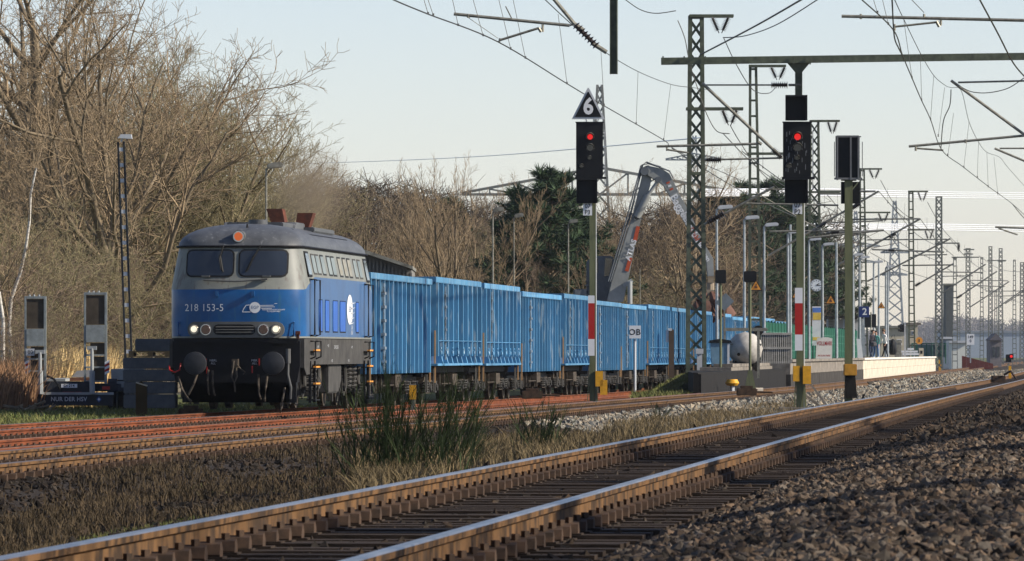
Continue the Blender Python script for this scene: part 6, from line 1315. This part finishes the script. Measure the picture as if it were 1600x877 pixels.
TM = {
 'oak': tree_meshes('oak', gen(11, 13, 1, .16, 1.05, 4, r0=.34, dens=1.15, first=.60), 1),
 'oak2': tree_meshes('oak2', gen(23, 13, 2, .14, .95, 4, r0=.30, dens=.95, first=.55), 1),
 'spread': tree_meshes('spread', gen(31, 12, 3, .10, .9, 4, r0=.27, dens=1.08, first=.6, lean=(.25, 0)), 1, mc=m_twigg),
 'maple': tree_meshes('maple', gen(47, 12, 2, .2, .62, 4, r0=.2, dens=1.0, first=.42, up=.2), 1, mc=m_twig),
 'alder': tree_meshes('alder', gen(53, 10, 1, .12, .8, 4, r0=.16, dens=1.0, first=.45, up=.14), 1, mc=m_twigr),
 'shrub': tree_meshes('shrub', gen(61, 4.5, 6, .03, 1.25, 3, r0=.055, dens=1.4, first=.62, up=.03, minr=.006), 0, mt=m_twigr, mc=m_twigr),
 'shrub2': tree_meshes('shrub2', gen(67, 5, 6, .03, 1.2, 3, r0=.055, dens=1.4, first=.6, up=.04, minr=.006), 0, mt=m_twigg, mc=m_twigg),
 'birch': tree_meshes('birch', gen(71, 13, 1, .25, .8, 4, r0=.13, dens=1.0, first=.32, up=.05), 0, mt=m_birch, mc=m_twig)}
THT = {}
def setht():
    for k, (a_, b_) in TM.items():
        co_ = np.empty(len(b_.vertices) * 3, np.float32); b_.vertices.foreach_get('co', co_); THT[k] = float(np.percentile(co_[2::3], 99.7))
setht()
def tree(kind, label, px, Z, H=1.0, rz=0, name='bare_tree', cat='tree', group='bare trees beyond the railway', xy=None, sxy=None):
    b = place(px, Z) if xy is None else Vector((xy[0], xy[1], gz(*xy)))
    if H > 50: H = (zat(H, Z) - b.z) / THT[kind]; H0 = H
    t = thing(name, label, cat, b, rz, group); t.scale = (H * (1.2 if name == 'pine_tree' else 1),) * 2 + (H,)
    link('trunk', TM[kind][0], t); link('crown', TM[kind][1], t)
    return t
# big trees at left
tree('oak', 'great bare oak with dark trunk at the left, its crown leaving the picture', 120, 232, 1.12, .4, group='big bare trees at left')
tree('oak2', 'twin-stemmed big bare tree directly behind the tall ladder lamp pole', 190, 222, 1.0, 1.2, group='big bare trees at left')
tree('spread', 'wide bare tree whose branches arch over the locomotive roof', 225, 240, 75, .1, group='big bare trees at left')
tree('spread', 'rounded bare tree rising behind the locomotive', 292, 268, 130, .5, group='big bare trees at left')
tree('oak2', 'bare tree with thin branches right behind the loco exhausts', 345, 290, 190, 2.2, group='big bare trees at left')
tree('birch', 'white-barked birch leaning at the left edge, front stem', 6, 185, 170, .3, 'birch', group='birches')
tree('birch', 'white-barked birch just behind the front leaning one', 24, 190, 200, 2.0, 'birch', group='birches')
tree('oak', 'bare tree filling the far left edge', 30, 250, 1.1, 4.2, group='big bare trees at left')
tree('oak2', 'bare tree above the raised trailer ramps', 75, 275, 1.15, 5.0, group='big bare trees at left')
tree('maple', 'slim orange-lit bare tree between the trailer ramps', 60, 225, .82, 1.0, group='big bare trees at left')
tree('spread', 'bare tree low behind the grey block stack', 255, 300, 1.05, 3.6, group='big bare trees at left')
# middle band
mid = [('alder', 500, 330, 262), ('alder', 540, 300, 290), ('oak2', 575, 345, 285), ('oak2', 610, 360, 288), ('maple', 690, 300, 246), ('maple', 728, 308, 250), ('maple', 655, 330, 262), ('alder', 760, 350, 300), ('spread', 790, 372, 345), ('alder', 830, 340, 370), ('alder', 880, 345, 385), ('oak2', 925, 390, 330), ('maple', 985, 372, 290), ('oak', 1050, 365, 236), ('oak2', 1010, 420, 262), ('alder', 1115, 430, 285), ('alder', 1145, 470, 310), ('alder', 1195, 520, 380), ('oak2', 1212, 560, 330), ('oak2', 465, 350, 262), ('alder', 905, 430, 400), ('oak', 745, 400, 275), ('alder', 830, 312, 375), ('maple', 868, 333, 345)]
near_lab = ['behind the roof fans of the locomotive', 'left above the corrugated shed', 'right above the corrugated shed', 'over the first blue wagon', 'forming the left crown of the tall pair', 'forming the right crown of the tall pair', 'over the second blue wagon', 'behind the single yard lamp post', 'left of the big pine', 'below the big pine', 'under the 07 P3 signal', 'right behind the 07 P3 signal', 'inside the bend of the excavator boom', 'filling the arch under the excavator stick', 'behind the excavator boom', 'right of the tall lattice mast', 'behind the second lamp post', 'left of the 07 P2 signal', 'right behind the 07 P2 signal', 'left of the exhaust haze', 'left of the excavator cab', 'behind the tall pair of crowns', 'in front of the big pine', 'at the right side of the big pine']
for i, (k, px, Z, H) in enumerate(mid): tree(k, {'alder': 'reddish-twigged bare tree ', 'oak': 'broad bare tree ', 'oak2': 'twin-stemmed bare tree ', 'maple': 'upswept yellowish bare tree ', 'spread': 'olive-twigged spreading tree '}[k] + near_lab[i], px, Z, H, i * 1.7, group='bare trees behind the wagons')
# shrubs
sh = [(5, 196, 1.0), (30, 190, .9), (62, 200, 1.05), (88, 205, .9), (112, 215, .8), (135, 220, 1.0), (165, 214, .9), (200, 225, 1.0), (235, 235, .95), (18, 178, .55), (45, 181, .5), (285, 240, 1.0), (330, 245, 1.0)]
loc_ = ['at the left edge', 'left of the left ramp', 'behind the left ramp', 'between the ramps, left', 'between the ramps, middle', 'left of the right ramp', 'behind the right ramp', 'at the foot of the ladder lamp pole', 'behind the grey blocks', 'low in front at the left edge', 'low before the left ramp', 'behind the loco cab, left', 'behind the loco cab, right']
for i, (px, Z, H) in enumerate(sh): tree('shrub' if i % 2 else 'shrub2', ('reddish' if i % 2 else 'olive') + ' leafless shrub ' + loc_[i], px, Z, H, i * 2.1, 'leafless_shrub', 'shrub', 'leafless shrubs')
for i in range(24):
    px = 480 + i * 27; Z = 345 + (i * 37) % 60
    tree(('shrub2', 'shrub')[i % 2], 'leafless shrub in the thicket behind wagon row, ' + ('%s of the strip' % ['far left', 'left', 'left centre', 'centre', 'right centre', 'right'][i // 4]) + ', ' + ['first', 'second', 'third', 'fourth'][i % 4] + ' clump', px, Z, 1.0 + .5 * ((i * 7) % 5) / 5, i * 1.3, 'leafless_shrub', 'shrub', 'thicket shrubs behind the wagons')
# far wood: one mass
def wood(name, label, x0, x1, Z, yt, N, m, seed, yb=None, thick=18, r=.03):
    g = np.random.default_rng(seed); px = g.uniform(x0, x1, N); Zs = Z + g.uniform(0, thick, N)
    wx = (px - 800) / F * Zs; X_ = RV.x * wx + FV.x * Zs; Y_ = RV.y * wx + FV.y * Zs; z0 = gz_np(X_, Y_)
    top = np.interp(px, [p[0] for p in yt], [p[1] for p in yt]) + g.uniform(0, 14, N); H = CAMZ + (HY - top) / F * Zs - z0
    P0, P1, R0, R1 = [], [], [], []
    base = np.stack([X_, Y_, z0], 1); d = g.normal(0, .22, (N, 3)); d[:, 2] = 1
    tip = base + d * H[:, None]; P0.append(base); P1.append(tip); R0.append(np.full(N, r * 1.3)); R1.append(np.full(N, r * .4))
    for k in range(7):
        t = g.uniform(.1, 1, N)[:, None]; p = base + (tip - base) * t; dd = g.normal(0, .8, (N, 3)); dd[:, 2] = np.abs(dd[:, 2]) * .8 + .12
        e = p + dd * (H * .17)[:, None]; e[:, 2] = np.minimum(e[:, 2], z0 + H * 1.03); P0.append(p); P1.append(e); R0.append(np.full(N, r)); R1.append(np.full(N, r * .4))
        for _ in range(2):
            t2 = g.uniform(.3, 1, N)[:, None]; p2 = p + (e - p) * t2; d2 = g.normal(0, .5, (N, 3)); d2[:, 2] = np.abs(d2[:, 2]) + .2
            P0.append(p2); P1.append(p2 + d2 * (H * .08)[:, None]); R0.append(np.full(N, r * .6)); R1.append(np.full(N, r * .3))
    V, Fq = tubes_np(np.concatenate(P0), np.concatenate(P1), np.concatenate(R0), np.concatenate(R1), 3)
    o = link(name, np_mesh(name, V, Fq, m)); return tag(o, label, 'wood', kind='stuff')
wood('thicket', 'dense brown leafless wood filling the band behind the wagons', 440, 1130, 395, [(440, 330), (500, 285), (600, 300), (700, 322), (790, 345), (830, 375), (900, 375), (1000, 345), (1060, 330), (1130, 330)], 1500, mat('deep_wood_twig', (.15, .115, .08), .9, c2=(.05, .04, .03), scale=.35), 3)
wood('thicket', 'brown leafless wood behind the ladder mast and lamp posts', 1110, 1262, 590, [(1110, 310), (1150, 325), (1200, 340), (1240, 350), (1262, 400)], 700, mat('deep_wood_twig', (1, 1, 1)), 13, r=.04)
wood('thicket', 'dense brown leafless undergrowth behind the trailer and locomotive', -20, 470, 285, [(-20, 200), (100, 250), (250, 300), (350, 330), (470, 330)], 1100, mat('deep_wood_twig', (1, 1, 1)), 5, r=.022)
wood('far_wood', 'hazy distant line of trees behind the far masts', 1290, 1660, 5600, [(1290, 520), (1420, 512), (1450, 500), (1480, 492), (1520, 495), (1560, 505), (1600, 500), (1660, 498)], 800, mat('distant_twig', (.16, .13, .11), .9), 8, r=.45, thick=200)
# pines
def pine_mesh(seed, H, narrow=1.0, n=32):
    g = np.random.default_rng(seed); R_ = random.Random(seed); segs = [(Vector((0, 0, H * i / 8)), Vector((R_.gauss(0, .03), 0, H * (i + 1) / 8)), .2 * (1 - i / 9), .2 * (1 - (i + 1) / 9) + .01, 0) for i in range(8)]
    C = []
    for i in range(n):
        z = H * (.28 + .70 * (i / n)); L = narrow * H * .30 * (1.05 - i / n) ** .7 * R_.uniform(.55, 1.15)
        for k in range(3):
            a = R_.random() * 6.28; e = Vector((math.cos(a) * L, math.sin(a) * L, z + L * R_.uniform(.25, .9))); segs.append((Vector((0, 0, z)), e, .04, .015, 1))
            for u in (.45, .65, .85, 1.0): C.append((Vector((0, 0, z)).lerp(e, u) + Vector((R_.gauss(0, .15), R_.gauss(0, .15), R_.gauss(0, .1))), R_.uniform(.28, .5)))
    P, Fc = [], []; per = 46; m = len(C) * per
    c = np.repeat(np.array([tuple(x[0]) for x in C]), per, 0); rad = np.repeat(np.array([x[1] for x in C]), per)[:, None]
    d = g.normal(0, 1, (m, 3)); d /= np.linalg.norm(d, axis=1, keepdims=True); d[:, 2] = d[:, 2] * .7 + .35
    s_ = g.normal(0, 1, (m, 3)); s_ = np.cross(d, s_); s_ /= np.linalg.norm(s_, axis=1, keepdims=True)
    o = c + d * rad * .25; tip = c + d * rad * 1.15; V = np.stack([o - s_ * .028, o + s_ * .028, tip], 1).reshape(-1, 3)
    tr = np_mesh('trunk', *tubes_np(np.array([tuple(s[0]) for s in segs]), np.array([tuple(s[1]) for s in segs]), np.array([s[2] for s in segs]), np.array([s[3] for s in segs]), 5), m_bark)
    return tr, np_mesh('crown', V, np.arange(len(V)).reshape(-1, 3), m_needle)
TM['pine'] = pine_mesh(5, 9.5); TM['spruce'] = pine_mesh(9, 10.5, .75, 34); setht()
for k, px, Z, H, lb in (('pine', 862, 335, 265, 'dark green pine left of the 07 P3 signal'), ('pine', 826, 345, 296, 'small dark pine leaning against the big pine'), ('pine', 1190, 500, 282, 'tall dark evergreen behind the ladder mast near the tank'), ('pine', 1222, 540, 286, 'dark evergreen just left of the 07 P2 signal'), ('pine', 1298, 640, 385, 'dark evergreen behind the lamp posts right of the clock'), ('pine', 1262, 600, 350, 'dark evergreen behind the clock mast'), ('pine', 905, 360, 330, 'faint evergreen behind the 07 P3 signal'), ('spruce', 520, 420, 300, 'dark evergreen deep in the wood above the shed'), ('pine', 1165, 480, 320, 'dark evergreen left of the tall pair by the tank'), ('spruce', 705, 400, 310, 'dark evergreen behind the tall pair of bare crowns'), ('pine', 1130, 460, 300, 'evergreen behind the tall lattice mast')):
    tree(k, lb, px, Z, H, px * .37, 'pine_tree', 'evergreen tree', 'evergreens')
# trees off to the right, shading the foreground
def off(kind, x, y, H, rz, lb): tree(kind, lb, 0, 0, H, rz, xy=(x, y), group='bare trees right of the line')
for i, (k, x, y, H) in enumerate((('oak', 8.5, 11, .7), ('spruce', 14, 38, .95), ('oak2', 10, 30, .75), ('spruce', 15, 53, 1.0), ('spread', 10, 66, .7), ('oak', 12, 90, .8))):
    off(k, x, y, H, i * 1.9, ('bare tree' if k != 'spruce' else 'evergreen') + ' right of the line, ' + ['first', 'second', 'third', 'fourth', 'fifth', 'sixth', 'seventh', 'eighth', 'ninth', 'tenth'][i] + ' from the camera')
# ================================================================ BALLAST STONES, GRASS
ICO = bmesh.new(); bmesh.ops.create_icosphere(ICO, subdivisions=1, radius=1); IV = np.array([tuple(v.co) for v in ICO.verts]); IF = np.array([[v.index for v in f.verts] for f in ICO.faces]); ICO.free()
OV = np.array([(1, 0, 0), (-1, 0, 0), (0, 1, 0), (0, -1, 0), (0, 0, 1), (0, 0, -1)], float); OF = np.array([(4, 0, 2), (4, 2, 1), (4, 1, 3), (4, 3, 0), (5, 2, 0), (5, 1, 2), (5, 3, 1), (5, 0, 3)])
def stones(name, label, X_, Y_, size, m, seed, zoff=0.0, tlo=.45, thi=1.25):
    g = np.random.default_rng(seed); N = len(X_); z = gz_np(X_, Y_) + zoff; IV_, IF_ = (IV, IF) if seed == 1 else (OV, OF); k_ = len(IV_)
    if seed != 1: size = size * 1.25
    q_ = g.normal(0, 1, (N, 4)); q_ /= np.linalg.norm(q_, axis=1, keepdims=True); w_, x, y, zz = q_.T
    Rm = np.stack([1 - 2 * (y * y + zz * zz), 2 * (x * y - zz * w_), 2 * (x * zz + y * w_), 2 * (x * y + zz * w_), 1 - 2 * (x * x + zz * zz), 2 * (y * zz - x * w_), 2 * (x * zz - y * w_), 2 * (y * zz + x * w_), 1 - 2 * (x * x + y * y)], 1).reshape(N, 3, 3)
    sc_ = g.uniform(.6, 1.3, (N, 1, 3)) * (size * g.uniform(.55, 1.35, N))[:, None, None]
    V = (IV_[None] * (1 + g.normal(0, .22, (N, k_, 1)))) * sc_; V = np.einsum('nij,nkj->nki', Rm, V); V[:, :, 0] += X_[:, None]; V[:, :, 1] += Y_[:, None]; V[:, :, 2] += (z + g.uniform(-.3, .6, N) * size)[:, None]
    Fq = (IF_[None] + (np.arange(N) * k_)[:, None, None]).reshape(-1, 3)
    h = g.uniform(tlo, thi, N); wm = g.uniform(-.12, .12, N); tt = np.repeat(np.stack([h * (1 + wm), h, h * (1 - wm)], 1), k_, 0)
    o = link(name, np_mesh(name, V.reshape(-1, 3), Fq, m, tt)); return tag(o, label, 'ballast', kind='stuff')
def samp(n, L0, L1, Z0, Z1, seed, p=1.0):
    g = np.random.default_rng(seed); u = g.uniform(0, 1, n); Y_ = Z0 * (Z1 / Z0) ** u if p == 1 else 1 / (1 / Z0 + (1 / Z1 - 1 / Z0) * u); return -g.uniform(L0, L1, n), Y_
X_, Y_ = samp(40000, -.2, 2.45, 14, 75, 1); stones('ballast_stones', 'loose dark grey-brown ballast stones heaped on the right shoulder', X_, Y_, .029, m_stone, 1, 0, .25, 2.6)
X_, Y_ = samp(9000, .0, 2.3, 70, 330, 2); stones('ballast_stones', 'ballast stones of the right shoulder in the distance', X_, Y_, .042, m_stone, 2)
X_, Y_ = samp(14000, 5.3, 7.6, 30, 140, 3); stones('ballast_stones', 'dark ballast stones spilling left of the foreground track', X_, Y_, .033, m_stone, 3, -.01, .2, .9)  # low tint puts the shade over this verge into the stone colour
X_, Y_ = samp(24000, 7.0, 11.3, 42, 190, 31); stones('ballast_stones', 'dark ballast stones beside the middle track', X_, Y_, .036, m_stone, 31, -.02, .2, .8)  # dark soil tone, with verge shade also put into the tint
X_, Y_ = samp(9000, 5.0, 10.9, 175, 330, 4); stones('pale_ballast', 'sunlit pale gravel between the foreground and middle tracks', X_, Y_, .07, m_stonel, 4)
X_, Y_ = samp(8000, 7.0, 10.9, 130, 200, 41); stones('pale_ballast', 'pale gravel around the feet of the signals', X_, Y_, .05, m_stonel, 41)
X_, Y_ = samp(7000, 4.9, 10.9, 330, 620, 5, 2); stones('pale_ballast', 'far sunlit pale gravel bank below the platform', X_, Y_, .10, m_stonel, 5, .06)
X_, Y_ = samp(5500, 2.6, 5.1, 24, 110, 6); stones('ballast_stones', 'dark ballast between the sleepers of the foreground track', X_, Y_, .026, m_stone, 6, -.01, .3, .9)
X_, Y_ = samp(9000, -2.5, -.2, 18, 160, 9); stones('ballast_stones', 'coarse ballast on the top of the shoulder beyond the right edge', X_, Y_, .045, m_stone, 9)
X_, Y_ = samp(9000, 13.0, 14.2, 120, 300, 7); stones('ballast_stones', 'rusty ballast beside the orange rails', X_, Y_, .04, m_stone, 7, .0, .5, 1.2)
def grass(name, label, X_, Y_, h, wd, m, seed, lean=.35, tlo=.6, thi=1.3):
    g = np.random.default_rng(seed); N = len(X_); z = gz_np(X_, Y_); a = g.uniform(0, 6.28, N); H = h * g.uniform(.4, 1.25, N)
    base = np.stack([X_, Y_, z - .02], 1); s_ = np.stack([np.cos(a), np.sin(a), a * 0], 1) * wd; ld = g.normal(0, lean, (N, 2))
    mid = base + np.stack([ld[:, 0] * H * .35, ld[:, 1] * H * .35, H * .6], 1); tip = base + np.stack([ld[:, 0] * H, ld[:, 1] * H, H * g.uniform(.8, 1.05, N)], 1)
    V = np.stack([base - s_, base + s_, mid + s_ * .7, mid - s_ * .7, tip], 1).reshape(-1, 3); b5 = (np.arange(N) * 5)[:, None]
    Fq = np.concatenate([b5 + np.array([[0, 1, 2]]), b5 + np.array([[0, 2, 3]]), b5 + np.array([[3, 2, 4]])])
    h_ = g.uniform(tlo, thi, N); tt = np.repeat(np.stack([h_] * 3, 1), 5, 0); o = link(name, np_mesh(name, V, Fq, m, tt)); return tag(o, label, 'grass', kind='stuff')
g = np.random.default_rng(77)
def pxs(n, x0, x1, L0, L1, g=g):
    px = g.uniform(x0, x1, n); L = g.uniform(L0, L1, n); Y_ = (L * F / (VPX - px) - L * math.sin(TH)) / math.cos(TH); return -L, Y_
def clumpy(X_, Y_, f=1.2, th=0.0, g=g):
    v = np.sin(X_ * f * 1.7 + 3 * np.sin(Y_ * .11)) + np.sin(Y_ * f * .23 + 1.3 * np.sin(X_ * 1.9)) + g.normal(0, .45, len(X_)); k = v > th; return X_[k], Y_[k]
X_, Y_ = pxs(34000, 560, 1250, 5.9, 9.8); X_, Y_ = clumpy(X_, Y_, 1.0, -.2); grass('dry_grass', 'dry straw-coloured grass between the foreground and middle tracks', X_, Y_, .26, .007, m_dryblade, 1)
X_, Y_ = pxs(26000, -20, 620, 6.0, 11.0); X_, Y_ = clumpy(X_, Y_, 1.6, -.3); grass('dry_grass', 'dull brown dead grass left of the broom bush', X_, Y_, .14, .006, mat('dead_grass', (.10, .07, .04), .9, c2=(.045, .035, .02), scale=2, tint=True), 2)
X_, Y_ = pxs(4000, -20, 110, 6.6, 7.3); grass('dry_grass', 'pale tuft of grass at the lower left', X_, Y_, .10, .005, m_dryblade, 21)
X_, Y_ = pxs(9000, 130, 330, 6.3, 7.6); grass('green_grass', 'patch of green grass left of the foreground rail', X_, Y_, .07, .005, m_greenblade, 22)
X_, Y_ = pxs(7000, 300, 560, 8.2, 9.8); X_, Y_ = clumpy(X_, Y_, 2.0, .6); grass('green_grass', 'mossy green patches in the dark verge left of the broom bush', X_, Y_, .05, .006, m_greenblade, 23)
g2 = np.random.default_rng(5); X_ = g2.uniform(-33, -20.8, 30000); Y_ = g2.uniform(130, 195, 30000); grass('green_grass', 'green grass bank left of the tracks', X_, Y_, .16, .012, m_greenblade, 3, .5, .5, 1.6)
X_, Y_ = pxs(9000, 75, 185, 27.5, 31); grass('straw_reeds', 'golden dry reeds between the two raised trailer ramps', X_, Y_, 1.5, .022, m_reed, 4, .12)
X_, Y_ = pxs(5000, -10, 75, 26.5, 30); grass('straw_reeds', 'brown dry stems at the left edge behind the shrubs', X_, Y_, 1.2, .02, mat('brown_stem', (.30, .17, .09), .9, tint=True), 41, .25)
X_, Y_ = pxs(9000, 990, 1240, 15.0, 17.2); grass('green_grass', 'rough green grass at the foot of the tall lattice mast', X_, Y_, .3, .02, m_greenblade, 6)
# grassy mound by the mast
def mound(px0, px1, L, h):
    mb = MB(); N = 14; y0 = (L * F / (VPX - px0)); y1 = (L * F / (VPX - px1))
    for i in range(N + 1):
        y = y0 + (y1 - y0) * i / N; hh = h * sm(0, .8, i / N)
        for x, k in ((-17.55, 0), (-17.0, .9), (-16.6, 1), (-16.35, 0)): mb.v.append((x, y, gz(x, y) - .05 + hh * k))
    for i in range(N):
        for j in range(3): a = i * 4 + j; mb.f.append((a, a + 1, a + 5, a + 4)); mb.m.append(0)
    o = mb.build('grass_mound', m_ground, smooth=True); tag(o, kind='structure'); return y0, y1
y0m, y1m = mound(1005, 1112, 16.8, .85)
Ng = 6000; yy = g.uniform(y0m, y1m, Ng); xx = g.uniform(-17.3, -16.4, Ng)
o = grass('green_grass', 'sunlit grass tufts on the mound beside the mast', xx, yy, .12, .016, m_greenblade, 8, .5); me = o.data
co_ = np.empty(len(me.vertices) * 3); me.vertices.foreach_get('co', co_); co_ = co_.reshape(-1, 3); tt_ = np.clip((co_[:, 1] - y0m) / (y1m - y0m) / .8, 0, 1); co_[:, 2] += .80 * tt_ * tt_ * (3 - 2 * tt_); me.vertices.foreach_set('co', co_.ravel()); me.update()
# broom bushes
def broom(label, px, Z, h, N, wd, seed, lean=0):
    g = np.random.default_rng(seed); b = place(px, Z); t = thing('broom_bush', label, 'bush', b, 0)
    P0, P1, R0, R1 = [], [], [], []
    for i in range(N):
        a = g.uniform(0, 6.28); sp = abs(g.normal(0, .52)); d = np.array([math.cos(a) * sp + lean * g.uniform(0, 1), math.sin(a) * sp, 1.0]); d /= np.linalg.norm(d)
        p = np.array([g.normal(0, wd), g.normal(0, wd), -.03]); L = h * g.uniform(.5, 1.15)
        for k in range(4):
            d2 = d + g.normal(0, .07, 3) + np.array([0, 0, .04]); d2 /= np.linalg.norm(d2); e = p + d2 * L / 4; r = .007 * (1 - k * .2); P0.append(p); P1.append(e); R0.append(r); R1.append(r * .8)
            if k:
                for _ in range(4):
                    d3 = d2 + g.normal(0, .16, 3); d3 /= np.linalg.norm(d3); q1 = p + (e - p) * g.uniform(0, 1); P0.append(q1); P1.append(q1 + d3 * L * g.uniform(.15, .35)); R0.append(.0035); R1.append(.0015)
            p = e; d = d2
    V, Fq = tubes_np(np.array(P0), np.array(P1), np.array(R0), np.array(R1), 3); link('stems', np_mesh('stems', V, Fq, m_broom), t); return t
broom('large dark green broom bush between the foreground and middle tracks', 622, 76, 1.05, 120, .30, 3)
broom('smaller broom bush leaning right of the large one', 700, 82, .95, 50, .16, 4, .6)
broom('thin upright broom bush right of the large one', 835, 96, .72, 45, .16, 5, .25)
broom('sparse dry weed in front of the middle rail', 1028, 150, .42, 22, .06, 6)
# pieces of rubble / dead wood at left
for i, (px, Z, lb) in enumerate(((32, 166, 'heap of dead branches at the left edge of the grass'), (62, 168, 'small clump of dead wood in front of the trailer'))):
    b = place(px, Z); t = thing('dead_wood', lb, 'branches', b, TH); R_ = random.Random(i)
    for k in range(9): prt(lambda mb: mb.tube([(R_.uniform(-.4, .4), R_.uniform(-.2, .2), R_.uniform(0, .1)), (R_.uniform(-.5, .5), R_.uniform(-.2, .2), R_.uniform(.1, .3))], R_.uniform(.015, .04), 5), 'branch', m_bark, t)
o = MB(); o.v = [(x, y, gz(x, y) + .02) for x, y in ((-27.5, 160), (-21.8, 160), (-21.8, 185), (-27.5, 185))]; o.f = [(0, 1, 2, 3)]; o.m = [0]; o = o.build('pavement', mat('wet_paving', (.30, .30, .30), .6, var=.3)); tag(o, kind='structure')
# ================================================================ HAZE
mb = MB(); mb.box(-1400, 700, -40, 6300, -3.0, 110); hz = mb.build('haze', []); tag(hz, 'thin pale daylight haze over the whole railway', 'haze', kind='stuff')
hm = bpy.data.materials.new('haze'); hm.use_nodes = True; hn = hm.node_tree; hn.nodes.clear()
ho = hn.nodes.new('ShaderNodeOutputMaterial'); hv = hn.nodes.new('ShaderNodeVolumePrincipled'); hv.inputs['Color'].default_value = (.86, .92, 1, 1); hv.inputs['Density'].default_value = .00006; hv.inputs['Anisotropy'].default_value = .3
hn.links.new(hv.outputs[0], ho.inputs['Volume']); hz.data.materials.append(hm)
